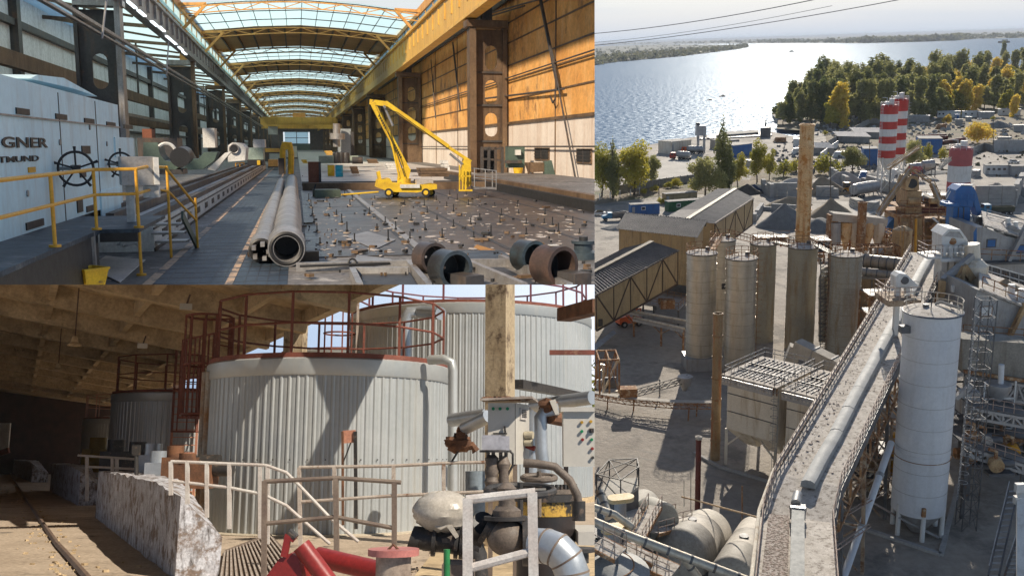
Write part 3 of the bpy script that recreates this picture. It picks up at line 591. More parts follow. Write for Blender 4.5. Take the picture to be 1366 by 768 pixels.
m_truckblue = wm('truck_blue', (0.06, 0.26, 0.45), rough=0.5, scale=1); m_truckred = wm('truck_red', (0.42, 0.05, 0.03), rough=0.5, scale=1)
lorry(820, 294, R(184), m_truckblue, 'tipper_old', m_greydk, 'old blue tipper lorry with round bonnet parked left of the blue container', 7.5)
lorry(1330, 286, R(176), m_truckblue, 'tipper', wm('olive_tipper', (0.07, 0.075, 0.045), rough=.7), 'blue cab tipper lorry with olive body beside the gravel bay', 8.5)
lorry(904, 213, R(150), m_truckred, 'hopper', m_grey, 'dark red lorry with grey bulk tank, nearer of the two by the river', 6.5)
lorry(919, 205, R(160), m_orange, 'tanker', m_grey, 'bright orange-red lorry with long tank, farther of the two by the river', 6.5)
def machine_loader(px, py, az, label):
 c = g(px, py); Rm = Matrix.Rotation(az, 3, 'Z'); Q = lambda x, y, z: c+Rm @ V((x, y, z)); r = root(P, 'front_loader', label, 'loader', c, rz=az)
 part(r, 'body', MB().prism([Q(x, -1.1, z) for x, z in [(-3, .9), (-3, 2.1), (-.6, 2.3), (-.4, 1.4), (1.6, 1.3), (1.6, .8)]], Rm @ V((0, 2.2, 0))), m_yellow)
 cb = part(r, 'cab', MB().box(Q(-.2, 0, 2.7), (1.5, 1.6, 1.5), az), m_glassdk); part(cb, 'roof', MB().box(Q(-.2, 0, 3.55), (1.8, 1.9, .16), az), m_yellow)
 for s in (-1, 1): part(r, 'lift_arm', MB().beam(Q(.9, s*.6, 1.7), Q(3.2, s*.6, .7), .22, .35), m_yellow)
 part(r, 'bucket', MB().prism([Q(x, -1.4, z) for x, z in [(3.0, .2), (3.0, 1.3), (3.2, 1.4), (3.3, .5), (4.3, .2)]], Rm @ V((0, 2.8, 0))), m_greydk)
 wheels(r, c, Q, [-2.0, 1.4], 2.6, .8)
machine_loader(1128, 258, R(200), 'yellow front loader working beside the grey bulk trailer')
c = g(1153, 262); az = R(35); Rm = Matrix.Rotation(az, 3, 'Z'); Q = lambda x, y, z: c+Rm @ V((x, y, z)); r = root(P, 'bulk_trailer', 'grey bulk cement trailer parked before the striped silos', 'trailer', c, rz=az)
part(r, 'tank', MB().lathe(Q(-6, 0, 2.8), [(.9, 0), (1.6, .1), (1.75, 1), (1.75, 11.2), (1.6, 12), (.9, 12.1)], 20, axis=Rm @ V((1, 0, 0))), m_grey)
part(r, 'chassis', MB().box(Q(0, 0, 1.1), (11.5, 1.2, .3), az), m_dark); part(r, 'catwalk', MB().box(Q(0, 0, 4.6), (9, .6, .08), az), m_white); part(r, 'end_ladder', MB().beam(Q(-6.15, .5, .8), Q(-6.15, .5, 4.2), .08).beam(Q(-6.15, -.5, .8), Q(-6.15, -.5, 4.2), .08), m_white)
wheels(r, c, Q, [-4.6, -3.4, -2.2], 2.7, .55)
for s in (-1, 1): part(r, 'landing_leg', MB().beam(Q(3.5, s*.8, 0), Q(3.5, s*.8, 1.2), .2), m_grey)
def ladder(mb, p, q, out, w=0.45, cage=True):
 d = (q-p).length; out = unit(out); s = out.cross(V((0, 0, 1))); a, b_ = p+out*.25, q+out*.25
 mb.cyl(a-s*w/2, b_-s*w/2+V((0, 0, .9)), .03, n=5).cyl(a+s*w/2, b_+s*w/2+V((0, 0, .9)), .03, n=5)
 for i in range(int(d/.35)): f = i*.35/d; c = a.lerp(b_, f); mb.cyl(c-s*w/2, c+s*w/2, .018, n=4)
 return mb
def striped(pxl, pxr, ybands, ytopcap, Y, mats, label, foot=True, name='cement_silo', ladder_side=-1, loc=None):
 xm = (pxl+pxr)/2; zs = [P.D(xm, y, Y).z for y in ybands]; c0 = P.D(xm, sum(ybands)/len(ybands), Y); sc_ = P.sc(xm, ybands[0], Y); rad = (pxr-pxl)/2*sc_
 cx_, cy_ = c0.x, Y+rad*0.0; p = V((cx_, cy_, GZ)); r = root(P, name, label, 'silo', p)
 for i in range(len(zs)-1):
  mb = MB().lathe((cx_, cy_, 0), [(rad, zs[i+1]), (rad, zs[i])] if i else [(rad, zs[1]), (rad, zs[0]), (rad*.85, zs[0]+rad*.18), (rad*.2, zs[0]+rad*.3)], 28, cap=False)
  part(r, 'shell_band', mb, mats[i % len(mats)] if not isinstance(mats, dict) else mats[i])
 zb = zs[-1]
 if foot:
  part(r, 'cone', MB().lathe((cx_, cy_, 0), [(.35, zb-rad*1.6), (rad*.97, zb)], 24), m_white)
  fr = MB()
  for k in range(4):
   a = R(45+90*k); u = V((math.cos(a), math.sin(a), 0))*rad; b0 = V((cx_, cy_, 0))+u
   part(r, 'leg', MB().beam(V((b0.x, b0.y, GZ)), V((b0.x, b0.y, zb+.2)), .3), m_white)
   a2 = R(135+90*k); u2 = V((math.cos(a2), math.sin(a2), 0))*rad; b1 = V((cx_, cy_, 0))+u2
   for z0, z1 in [(GZ+.5, GZ+(zb-GZ)*.5), (GZ+(zb-GZ)*.5, zb-.3)]:
    fr.beam(V((b0.x, b0.y, z0)), V((b1.x, b1.y, z1)), .14); fr.beam(V((b1.x, b1.y, z0)), V((b0.x, b0.y, z1)), .14)
   fr.beam(V((b0.x, b0.y, GZ+(zb-GZ)*.5)), V((b1.x, b1.y, GZ+(zb-GZ)*.5)), .16)
  part(r, 'bracing', fr, m_white)
 rl = MB(); zt = zs[0]+.05
 for k in range(12): a = R(30*k); u = V((math.cos(a), math.sin(a), 0))*(rad+.05); rl.cyl(V((cx_, cy_, zt))+u, V((cx_, cy_, zt+1.3))+u, .05, n=5)
 for z in (.65, 1.3): rl.ring((cx_, cy_, zt+z), rad+.05, .05, 24)
 part(r, 'top_railing', rl, m_white)
 part(r, 'filter_unit', MB().cyl((cx_+.2*rad, cy_, zt+.3), (cx_+.2*rad, cy_, zt+2.4), rad*.3, n=12).box((cx_-rad*.35, cy_, zt+.9), (rad*.4, rad*.5, 1.2)).tube([(cx_-rad*.35, cy_, zt+1.2), (cx_-rad*.35, cy_, zt+2.6), (cx_-rad*.9, cy_, zt+2.8)], .12, 6), m_white)
 lb = MB(); ladder(lb, V((cx_+ladder_side*rad*.9, cy_-rad*.45, GZ+1)), V((cx_+ladder_side*rad*.9, cy_-rad*.45, zt)), V((ladder_side, -.5, 0)))
 for z in range(int(GZ+3), int(zt), 1): lb.ring((cx_+ladder_side*(rad+.25), cy_-rad*.5, z), .4, .025, 10, 4)
 part(r, 'ladder', lb, m_white)
 return r
YS = g(1185, 256).y
striped(1187, 1209, [134, 148, 158, 167, 177, 186, 196, 205], 0, YS+7, [m_redst, m_white], 'red and white banded cement silo, taller one standing behind', ladder_side=1)
striped(1173.6, 1196, [142, 152, 162, 172, 181.5, 191, 200, 210], 0, YS, [m_redst, m_white], 'red and white banded cement silo, nearer one with the ladder at its left')
Y3 = g(1280, 278).y
striped(1265, 1294.5, [199.5, 210, 220.5, 231, 242, 253, 266], 0, Y3, {0: m_redfade, 1: m_redfade, 2: m_white, 3: m_white, 4: m_redfade, 5: m_redfade}, 'stout faded pink and white silo behind the blue hopper tower', ladder_side=1)
def wall_line(pts, h, t, mat, label, step=3.0, name='concrete_wall', post=False, cat='wall', group=None):
 r = root(P, name, label, cat, pts[0], group); i = 0
 for a, b_ in zip(pts[:-1], pts[1:]):
  L = (b_-a).length; n = max(1, int(L/step))
  for k in range(min(n, 30)):
   p, q = a.lerp(b_, k/n), a.lerp(b_, (k+.985)/n); part(r, 'panel', MB().beam(p+V((0, 0, h/2)), q+V((0, 0, h/2)), t, h), mat)
   if post: part(r, 'post', MB().beam(p, p+V((0, 0, h+.2)), t*2.2), m_block)
 return r
wall_line([g(822, 258), g(870, 250), g(935, 241)], 2.6, .15, m_wallc, 'grey concrete panel wall behind the broad round tree', post=True)
wall_line([g(1105, 196), g(1160, 165), g(1180, 165)], 3.0, .2, m_wallc, 'pale concrete wall running diagonally to the water', 6)
wall_line([g(1324, 203), g(1366, 202), g(1400, 203)], 5, .3, m_grey, 'tall grey panel wall beside the utility pole', 6)
wall_line([g(1292, 208), g(1312, 200), g(1324, 203)], 3, .2, m_wallc, 'low pale wall right of the faded striped silo', 4); wall_line([g(1094, 214), g(1108, 203), g(1118, 196)], 3, .25, m_white, 'whitewashed wall end near the rusty chimney', 4)
r = root(P, 'post_fence', 'row of white concrete fence posts left of the blue container', 'fence', g(800, 266))
for px, py in [(800, 267), (814, 265), (827, 263), (841, 261), (853, 259)]: part(r, 'post', MB().beam(g(px, py), g(px, py, 2.2), .28), m_white)
part(r, 'wire', MB().cyl(g(800, 267, 1.9), g(853, 259, 1.9), .03).cyl(g(800, 267, 1.2), g(853, 259, 1.2), .03), m_grey)
rb = random.Random(3)
def blocks(a, b_, rows, bl, bh, bt, label, mat=None, offd=None):
 r = root(P, 'block_wall', label, 'block wall', a); L = (b_-a).length; n = max(1, int(L/bl)); d = (b_-a)/n; nr = unit(d.cross(V((0, 0, 1))))
 for j in range(rows):
  for i in range(n):
   if j == rows-1 and rb.random() < .2: continue
   p = a+d*(i+.02)+V((0, 0, bh*(j+.5)))+nr*rb.uniform(-.08, .08); part(r, 'block', MB().beam(p, p+d*.96, bt, bh*.96), mat or m_block, smooth=False)
 return r
blocks(g(1024, 262), g(1076, 262), 4, 3.0, 1.1, 1.2, 'long wall of stacked concrete blocks left of the rusty chimney'); blocks(g(1017, 256), g(1030, 264), 4, 2.5, 1.1, 1.2, 'short end wall of stacked blocks at the left')
blocks(g(1088, 262), g(1112, 262), 3, 3, 1.1, 1.2, 'stacked block wall right of the rusty chimney'); blocks(g(1108, 236), g(1130, 250), 3, 3, 1.2, 1.2, 'block wall of the sand bay behind the loader')
blocks(g(1150, 246), g(1205, 262), 3, 3.2, 1.2, 1.2, 'long block wall behind the bulk trailer and the striped legs'); blocks(g(1230, 282), g(1266, 282), 4, 3.0, 1.4, 1.2, 'bluish block wall left of the faded striped silo')
blocks(g(1299, 276), g(1352, 276), 5, 3.2, 1.25, 1.3, 'high front block wall of the gravel bay'); blocks(g(1352, 276), g(1362, 256), 5, 3.0, 1.25, 1.3, 'right side block wall of the gravel bay')
blocks(g(1006, 296), g(1016, 280), 2, 3, 1.1, 1.0, 'side wall of the bay with the big grey heap'); blocks(g(1016, 280), g(1070, 284), 2, 3, 1.1, 1.0, 'back wall of the bay with the big grey heap')
def heap(px, py, rx_, ry_, h, mat, label, seed, rz=0): single(P, 'heap', MB().heap(g(px, py), rx_, ry_, h, seed, rz=rz, n=40, m=14), mat, label, 'heap')
heap(1046, 302, 8.5, 6, 6.0, m_gravel, 'big grey gravel heap in the block bay', 1); heap(1052, 274, 8, 4, 3.0, m_sand, 'brown sand heap behind the gravel bay', 2)
heap(1108, 288, 7, 5, 5.0, m_sand, 'brown sand heap right of the rusty chimney', 3); heap(1093, 306, 7, 5, 4.0, m_gravel, 'grey heap below the brown sand heap', 4)
heap(1165, 300, 6, 5, 3.4, m_gravel, 'small grey heap behind the cyclones', 5); heap(1326, 268, 10, 8, 6.0, m_gravel, 'grey gravel heap filling the walled bay at right', 6); heap(1362, 262, 7, 5, 3.5, m_gravel, 'grey heap cut by the right edge', 7)
heap(1060, 250, 11, 4, 3.6, m_pale, 'pale heap on top of the stacked blocks', 8); heap(1123, 244, 8, 5, 4.5, m_wallc, 'grey heap in the bay behind the loader', 9); heap(1098, 258, 9, 6, 5.5, m_sand, 'brown sand bank behind the rusty chimney', 10)
heap(996, 258, 6, 4, 3.2, wm('dark_timber', (0.12, 0.10, 0.08), rough=.9), 'heap of cut logs under the trees', 11); heap(1006, 257, 3.6, 3, 3.4, wm('tarpaulin', (0.06, 0.08, 0.13), rough=.6), 'dark blue tarpaulin heap beside the logs', 12)
heap(1330, 170, 9, 5, 4, m_gravel, 'dark heap on the rough ground at right', 13); heap(1210, 232, 16, 7, 2.2, m_gravel, 'low dark gravel bank behind the feathery tree', 14); heap(1228, 262, 12, 7, 1.6, m_gravel, 'flat dark gravel bed left of the faded striped silo', 15)
heap(830, 305, 6, 3, 1.8, m_wallc, 'low grey heap before the old blue lorry', 16); heap(1240, 190, 12, 4, 1.5, m_soil, 'brown earth bank with the long pipes', 17)
m_rooflt = wm('pale_metal_roof', (0.55, 0.50, 0.47), (0.45, 0.42, 0.40), rough=.6, scale=.3)
for x0, x1, y, m, lb in [(1118, 1160, 190, m_rooflt, 'long low shed with pale pinkish roof, nearer one'), (1140, 1180, 184, m_rooflt, 'long low shed with pale pinkish roof, farther one'), (1080, 1112, 206, m_grey, 'low grey lean-to by the whitewashed wall')]:
 a, b_ = g(x0, y), g(x1, y+1); r = root(P, 'shed', lb, 'shed', a); part(r, 'wall', MB().prism([a, b_, b_+V((0, 7, 0)), a+V((0, 7, 0))], (0, 0, 3)), m_wallc)
 part(r, 'roof', MB().corr(a+V((-.5, -.6, 3.0)), b_+V((.5, -.6, 3.0)), b_+V((.5, 8, 4.6)), a+V((-.5, 8, 4.6)), 20, .08), m)
for i, (x0, x1, y0, y1) in enumerate([(1222, 1264, 187, 186), (1222, 1262, 184.5, 183.5), (1256, 1286, 193, 188)]):
 single(P, 'steel_pipe', MB().cyl(g(x0, y0, .9), g(x1, y1, .9), .9, n=12), m_maroon, ['dark red long pipe, lower of the pair on the ground', 'dark red long pipe, upper of the pair on the ground', 'dark pipe lying askew behind the faded striped silo'][i], 'pipe')
for px, py, yt, lb in [(1108, 268, 205, 'thin utility pole right of the rusty chimney'), (1325, 203, 160, 'utility pole beside the golden shrub'), (1160, 226, 190, 'thin pole before the blue shed'), (879, 268, 243, 'short post between the blue and green containers')]:
 p = g(px, py); tp = P.D(px, yt, p.y); r = root(P, 'utility_pole', lb, 'pole', p); part(r, 'pole', MB().cyl(p, tp, .16, .1), m_bark); part(r, 'crossarm', MB().beam(V((tp.x-.8, tp.y, tp.z-.5)), V((tp.x+.8, tp.y, tp.z-.5)), .12), m_bark)
for i, (a, b_) in enumerate([((780, 46), (1100, -3)), ((780, 58), (1110, 8)), ((780, 62), (1215, -3))]):
 p, q = P.D(*a, 420), P.D(*b_, 300); pts = [p.lerp(q, f/12)+V((0, 0, -3.5*4*(f/12)*(1-f/12)*.4)) for f in range(13)]
 single(P, 'power_cable', MB().tube(pts, [.13, .07, .12][i], 5), m_greydk, ['overhead power cable crossing the sky, uppermost', 'overhead power cable crossing the sky, faint middle one', 'overhead power cable crossing the sky, lowest'][i], 'cable')
def car(px, py, az, m, lb):
 c = g(px, py); Rm = Matrix.Rotation(az, 3, 'Z'); Q = lambda x, y, z: c+Rm @ V((x, y, z)); r = root(P, 'parked_car', lb, 'car', c, rz=az)
 part(r, 'body', MB().prism([Q(x, -.85, z) for x, z in [(-2.1, .35), (-2.1, .95), (2.0, .85), (2.1, .4)]], Rm @ V((0, 1.7, 0))), m); part(r, 'cabin', MB().prism([Q(x, -.75, z) for x, z in [(-1.6, .9), (-1.1, 1.45), (.4, 1.45), (1.1, .9)]], Rm @ V((0, 1.5, 0))), m_glassdk); wheels(r, c, Q, [-1.3, 1.3], 1.7, .32)
car(1352, 218, R(10), m_white, 'white car parked on the roof-high yard at right'); car(1340, 176, R(5), m_grey, 'grey car left of the box shed'); car(798, 287, R(170), m_white, 'white car cut by the left edge near the old lorry')
# ---- near structures of the works
Z = lambda x, y, z: P.G(x, y, GZ+z)          # point seen at a pixel, z metres above the yard
def RR(name, label, cat, loc, group=None): return root(P, name, label, cat, loc, group)
def grey_silo(pxl, pxr, ytop, Y, mat, label, bands=True, dir_l=(1, -.3, 0), foot=0.0, rail=True, lad=False, nb=10):
 xm = (pxl+pxr)/2; r0 = (pxr-pxl)/2*P.sc(xm, ytop, Y); c = P.D(xm, ytop, Y); zt = c.z; cx_, cy_ = c.x, Y; r = RR('storage_silo', label, 'silo', V((cx_, cy_, GZ)))
 prof = []; zb = GZ+foot
 for i in range(nb+1):
  z = zb+(zt-zb)*i/nb; prof += [(r0, z-.03), (r0+.035, z-.025), (r0+.035, z+.025), (r0, z+.03)] if 0 < i < nb else [(r0, z)]
 part(r, 'shell', MB().lathe((cx_, cy_, 0), prof, 40, cap=False), mat)
 sm = MB(); [sm.lathe((cx_, cy_, 0), [(r0+.01, z-.03), (r0+.03, z-.03), (r0+.03, z+.03), (r0+.01, z+.03)], 40, cap=False) for z in [zb+(zt-zb)*(i+.5)/nb for i in range(nb)]]; part(r, 'seams', sm, m_silodk)
 part(r, 'roof', MB().lathe((cx_, cy_, 0), [(r0*1.05, zt-.15), (r0*1.05, zt+.02), (r0*.3, zt+.35), (.02, zt+.4)], 40), m_dust)
 rim = MB().ring((cx_, cy_, zt-.12), r0+.06, .09, 40); part(r, 'rim', rim, m_dark)
 if rail:
  rl = MB()
  for k in range(14): a = R(360/14*k); u = V((math.cos(a), math.sin(a), 0))*(r0+.03); rl.cyl(V((cx_, cy_, zt))+u, V((cx_, cy_, zt+1.25))+u, .045, n=5)
  for z in (.65, 1.25): rl.ring((cx_, cy_, zt+z), r0+.03, .045, 28)
  part(r, 'top_railing', rl, m_rust if dir_l else m_grey)
 hb = MB().cyl((cx_+.4*r0, cy_+.1, zt+.3), (cx_+.4*r0, cy_+.1, zt+.8), .35, n=10); part(r, 'hatch', hb, m_greydk)
 part(r, 'roof_pipe', MB().tube([(cx_-r0*.9, cy_-.2, zt+.5), (cx_-.2*r0, cy_, zt+.75), (cx_-.2*r0, cy_, zt+.2)], .09, 6).cyl((cx_-.5*r0, cy_+.5*r0, zt+.1), (cx_-.5*r0, cy_+.5*r0, zt+.9), .12, n=8), m_rust)
 if lad:
  lb = MB(); o = unit(lad); ladder(lb, V((cx_, cy_, zb+.5))+o*r0, V((cx_, cy_, zt))+o*r0, o)
  for z in range(int(zb)+3, int(zt)+1, 1): lb.ring(V((cx_, cy_, z))+o*(r0+.55), .38, .022, 10, 4)
  part(r, 'ladder', lb, m_rust)
 return r, V((cx_, cy_, zt)), r0
Y1 = 146.0
s1 = grey_silo(916.5, 956, 336.5, Y1, m_galv, 'bright bare steel silo, leftmost of the six, standing on a square base', foot=1.5, lad=None)
part(s1[0], 'base_bin', MB().box(V((s1[1].x, Y1-.3, GZ+1.0)), (5.2, 4.4, 2.0)), m_grey)
s2 = grey_silo(948, 981, 319, Y1+12, m_galv, 'bare steel silo with a small dark hatch, behind the two front ones')
part(s2[0], 'side_hatch', MB().box(V((s2[1].x-.2, Y1+12-s2[2], s2[1].z-7.5)), (.6, .3, .9)), m_dark)
s3 = grey_silo(969, 1009.5, 343, Y1-4, m_galv, 'bright bare steel silo with a caged ladder, second from the left in front', lad=(1, -.45, 0))
s4 = grey_silo(1001, 1035.5, 324, Y1+13, m_silodk, 'dull dark silo behind the caged ladder', lad=None)
s5 = grey_silo(1052, 1090.5, 328, Y1+8, m_silodk, 'dull rust-streaked silo below the rusty chimney', lad=None)
s6 = grey_silo(1107.5, 1150, 338.5, Y1+2, wm('pale_dull_silo', (0.46, 0.44, 0.37), (0.40, 0.38, 0.32), rough=.6, metal=.2, scale=.35, streak=(0.32, 0.2, 0.08), sk_amt=.6, bump=.05), 'pale dull silo with rust blooms at the right end of the six', lad=(-1, -.2, 0))
def catwalk(a, b_, w_, label, mat=m_dark):
 a, b_ = Vector(a), Vector(b_); d = unit(b_-a); n = d.cross(V((0, 0, 1)))*w_/2; r = RR('catwalk', label, 'catwalk', (a+b_)/2)
 part(r, 'deck', MB().slab(a-n, b_-n, b_+n, a+n, .1), mat)
 for s in (-1, 1): part(r, 'railing', railing_mb([a+n*s, b_+n*s], 1.1, 1.2, .04), mat)
 return r
up_ = V((0, 0, .25))
catwalk(s4[1]+V((s4[2]*.8, 0, .25)), s5[1]+V((-s5[2]*.9, 0, .25)), 1.2, 'dark catwalk between the dark silo and the one under the chimney')
catwalk(s5[1]+V((s5[2]*.9, 0, .25)), s6[1]+V((-s6[2]*.9, 0, .25)), 1.2, 'dark catwalk between the last two silos at the right')
catwalk(s2[1]+V((s2[2]*.8, 0, .25)), s4[1]+V((-s4[2]*.9, 0, .25)), 1.0, 'rusty catwalk joining the two rear silo tops', m_rust)
catwalk(s1[1]+V((s1[2]*.8, 1, .25)), s2[1]+V((-s2[2]*.5, -1.5, .25)), 1.0, 'rusty catwalk from the leftmost silo top to the one behind', m_rust)
r = RR('ladder_tower', 'thin lattice ladder tower between the two dull silos', 'ladder', Z(1100, 470, 0)); mb = MB(); p0 = P.D(1099, 470, Y1+2); p1 = P.D(1100, 345, Y1+2)
for dx in (-.6, .6): mb.beam(p0+V((dx, 0, 0)), p1+V((dx, 0, 0)), .12)
for i in range(22): a, b_ = p0.lerp(p1, i/22), p0.lerp(p1, (i+1)/22); mb.beam(a+V((-.6, 0, 0)), b_+V((.6, 0, 0)), .07); mb.beam(b_+V((-.6, 0, 0)), b_+V((.6, 0, 0)), .07)
part(r, 'lattice', mb, m_greydk)
def chimney(px, wpx, ytop, ybot, Y, mat, label, name='chimney', bands=4, cap=None):
 p, q = P.D(px, ybot, Y), P.D(px, ytop, Y); rad = wpx/2*P.sc(px, ytop, Y); p = V((q.x, Y, max(GZ, p.z))); r = RR(name, label, 'chimney', p)
 part(r, 'flue', MB().lathe((p.x, p.y, 0), [(rad*1.04, p.z), (rad, q.z), (rad*.86, q.z), (rad*.86, q.z-1.5)], 24, cap=False), mat)
 for i in range(bands): z = q.z-(q.z-p.z)*(i+.05)/bands; part(r, 'flange', MB().lathe((p.x, p.y, 0), [(rad*1.0, z-.1), (rad*1.12, z-.1), (rad*1.12, z+.1), (rad, z+.1)], 24, cap=False), mat)
 if cap: part(r, 'cowl', MB().lathe((p.x, p.y, 0), [(rad*1.35, q.z-.1), (rad*1.4, q.z+.15), (rad*.2, q.z+.3)], 20), cap)
 return r
chimney(1077, 19, 165.5, 470, Y1+18, m_rustcream, 'tall rust-streaked cream chimney rising above the silos', bands=10)
chimney(958, 12.6, 417.5, 612, g(958, 612).y, wm('brown_pipe_paint', (0.34, 0.24, 0.13), (0.26, 0.17, 0.08), rough=.7, scale=.5, streak=(0.3, 0.1, 0.03), sk_amt=.9, fine=.25), 'brown rusty pipe chimney in front of the leftmost silos', bands=7)
chimney(932, 7.2, 584, 690, g(932, 688).y, m_maroon, 'thin dark red chimney with a pale cowl above the lying tanks', bands=2, cap=m_pale)
def roof_wave(mb, a, b_, c, d, n=40): return mb.corr(a, b_, c, d, n, .1, .05)
r = RR('conveyor_house', 'tan clad barn on the conveyor with dark corrugated roof', 'building', Z(885, 400, 0))
A, B = Z(825.6, 305, 15), Z(927, 316, 15); C_, D_ = Z(838, 284.5, 16.6), Z(940, 294.5, 16.6); n_ = (C_-A); n_.z = 0; A2, B2 = A+n_*1.25, B+n_*1.25
lo = lambda p, h: V((p.x, p.y, GZ+h))
mb = MB(); mb.corr(lo(A, 5.6), lo(B, 5.6), B, A, 34, .05, .1); part(r, 'front_wall', mb, m_tanclad)
mb = MB(); mb.prism([lo(B, 5.6), lo(B2, 5.6), B2, D_, B], (-.15, 0, 0)); part(r, 'gable_wall', mb, m_tanclad); part(r, 'far_wall', MB().prism([lo(A, 5.6), lo(A2, 5.6), A2, C_, A], (.15, 0, 0)).prism([lo(A2, 5.6), lo(B2, 5.6), B2, A2], (0, -.15, 0)), m_tanclad)
ov = unit(B-A)*.6; dz = V((0, 0, .12)); out_ = unit(A-C_)*.5
mb = MB(); roof_wave(mb, A-ov+dz+out_, B+ov+dz+out_, D_+ov+dz, C_-ov+dz, 44); part(r, 'roof', mb, m_roofdk); mb = MB(); roof_wave(mb, D_+ov+dz, C_-ov+dz, A2-ov+dz, B2+ov+dz, 30); part(r, 'roof', mb, m_roofdk)
mb = MB()
for p in (A, B, A2, B2, A.lerp(B, .5)): mb.beam(lo(p, 0), lo(p, 5.6), .4)
part(r, 'leg_frame', mb, m_greydk)
def gallery(name, label, e0, e1, r0, r1, hwall, clad, trs=5, width=None):
 """e0-e1: seen eave line; r0-r1 ridge line; the far eave mirrors the seen one"""
 f0, f1 = e0+(r0-e0)*2, e1+(r1-e1)*2; f0.z = e0.z; f1.z = e1.z; r = RR(name, label, 'conveyor gallery', (e0+e1)/2-V((0, 0, hwall)))
 dn = V((0, 0, -hwall)); q = 30; ex = unit(e1-e0)*.4
 mb = MB(); roof_wave(mb, e0-ex, e1+ex, r1+ex, r0-ex, 34); part(r, 'roof', mb, m_roofdk); mb = MB(); roof_wave(mb, r0-ex, r1+ex, f1+ex, f0-ex, 34); part(r, 'roof', mb, m_roofdk)
 part(r, 'ridge_cap', MB().beam(r0-ex+V((0, 0, .1)), r1+ex+V((0, 0, .1)), .9, .12), wm('pale_ridge', (0.45, 0.38, 0.27), rough=.7))
 inn = unit(f0-e0)*.35; a, b_ = e0+inn, e1+inn
 part(r, 'side_wall', MB().slab(a+dn, b_+dn, b_, a, .12), clad); part(r, 'side_wall', MB().slab(f0-inn+dn, f1-inn+dn, f1-inn, f0-inn, .12), clad)
 part(r, 'floor', MB().slab(a+dn, b_+dn, f1-inn+dn, f0-inn+dn, .2), m_greydk)
 part(r, 'end_wall', MB().prism([a+dn, f0-inn+dn, f0-inn, r0-V((0, 0, .1)), a], unit(e1-e0)*.1), clad); part(r, 'end_wall', MB().prism([b_+dn, f1-inn+dn, f1-inn, r1-V((0, 0, .1)), b_], unit(e1-e0)*-.1), clad)
 tr = MB(); o = inn*-.25
 for i in range(trs):
  p, q_ = a.lerp(b_, i/trs)+o, a.lerp(b_, (i+1)/trs)+o
  tr.beam(p, p+dn, .22); tr.beam(p+(dn if i % 2 else V((0, 0, 0))), q_+(V((0, 0, 0)) if i % 2 else dn), .24)
 tr.beam(b_+o, b_+o+dn, .22).beam(a+o+dn, b_+o+dn, .3).beam(a+o, b_+o, .25); part(r, 'truss', tr, wm('brown_truss', (0.10, 0.065, 0.045), rough=.8))
 for i in (.12, .36, .62, .86):
  p = a.lerp(b_, i)+o*.5+dn*.25; part(r, 'window', MB().beam(p-unit(b_-a)*.8, p+unit(b_-a)*.8, .1, 1.0), m_glassdk)
 return r
gallery('conveyor_gallery', 'dark roofed gallery running back from the barn to the upper right', Z(955.5, 298, 14.5), Z(1006, 265, 14.5), Z(916, 293, 15.1), Z(981, 252, 15.6), 6, m_tanclad, 4)
gallery('conveyor_gallery', 'dark roofed gallery sloping down from the barn to the left edge', Z(796, 394, 10.3), Z(905, 335, 14), Z(774, 372, 11.6), Z(868, 323, 15.4), 6.0, m_tanclad, 5)
r = RR('transfer_house', 'tan clad transfer house cut by the left edge under the sloping gallery', 'building', Z(800, 500, 0))
a, b_ = Z(780, 372, 10.5), Z(807, 379, 10.5); part(r, 'wall', MB().prism([lo(a, 3.5), lo(b_, 3.5), b_, a], (-2, 5, 0)), m_tanclad); part(r, 'roof', MB().slab(a+V((0, -.2, .1)), b_+V((.2, -.2, .1)), b_+V((-2, 5.2, .1)), a+V((-2, 5, .1)), .2), m_pale)
part(r, 'broken_window', MB().box(Z(801, 430, 5.6)+V((0, -.1, 0)), (.7, .2, 1.2)), m_dark); part(r, 'canopy', MB().slab(Z(775, 483, 3.4), Z(822, 445, 3.4), Z(818, 441, 3.6), Z(770, 478, 3.6), .15), m_grey)
mb = MB()
for x, y in ((794, 520), (813, 508)): mb.beam(Z(x, y, 0), Z(x, y, 0)+V((0, 0, 3.6)), .35)
part(r, 'leg_frame', mb, m_rust)
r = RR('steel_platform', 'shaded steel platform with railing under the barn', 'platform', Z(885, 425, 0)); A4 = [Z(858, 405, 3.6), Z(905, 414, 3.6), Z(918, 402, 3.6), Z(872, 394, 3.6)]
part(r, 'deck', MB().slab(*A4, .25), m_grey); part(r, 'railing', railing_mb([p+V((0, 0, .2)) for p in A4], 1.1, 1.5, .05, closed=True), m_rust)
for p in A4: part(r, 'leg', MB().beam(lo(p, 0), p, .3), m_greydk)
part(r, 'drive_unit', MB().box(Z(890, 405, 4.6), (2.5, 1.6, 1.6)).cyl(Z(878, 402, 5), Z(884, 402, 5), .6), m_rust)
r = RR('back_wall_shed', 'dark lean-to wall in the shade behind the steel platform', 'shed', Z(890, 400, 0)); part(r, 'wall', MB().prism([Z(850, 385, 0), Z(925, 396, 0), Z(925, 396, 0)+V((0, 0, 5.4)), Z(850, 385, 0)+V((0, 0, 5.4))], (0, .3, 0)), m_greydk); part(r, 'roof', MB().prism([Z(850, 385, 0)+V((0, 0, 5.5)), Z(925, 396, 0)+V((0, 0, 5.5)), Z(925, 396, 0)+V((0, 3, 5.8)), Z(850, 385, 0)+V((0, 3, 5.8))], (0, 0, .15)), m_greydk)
c = Z(840, 434, 0); Rm = Matrix.Rotation(R(20), 3, 'Z'); Q = lambda x, y, z: c+Rm @ V((x, y, z)); r = RR('forklift', 'bright orange loading machine parked under the sloping gallery', 'loader', c)
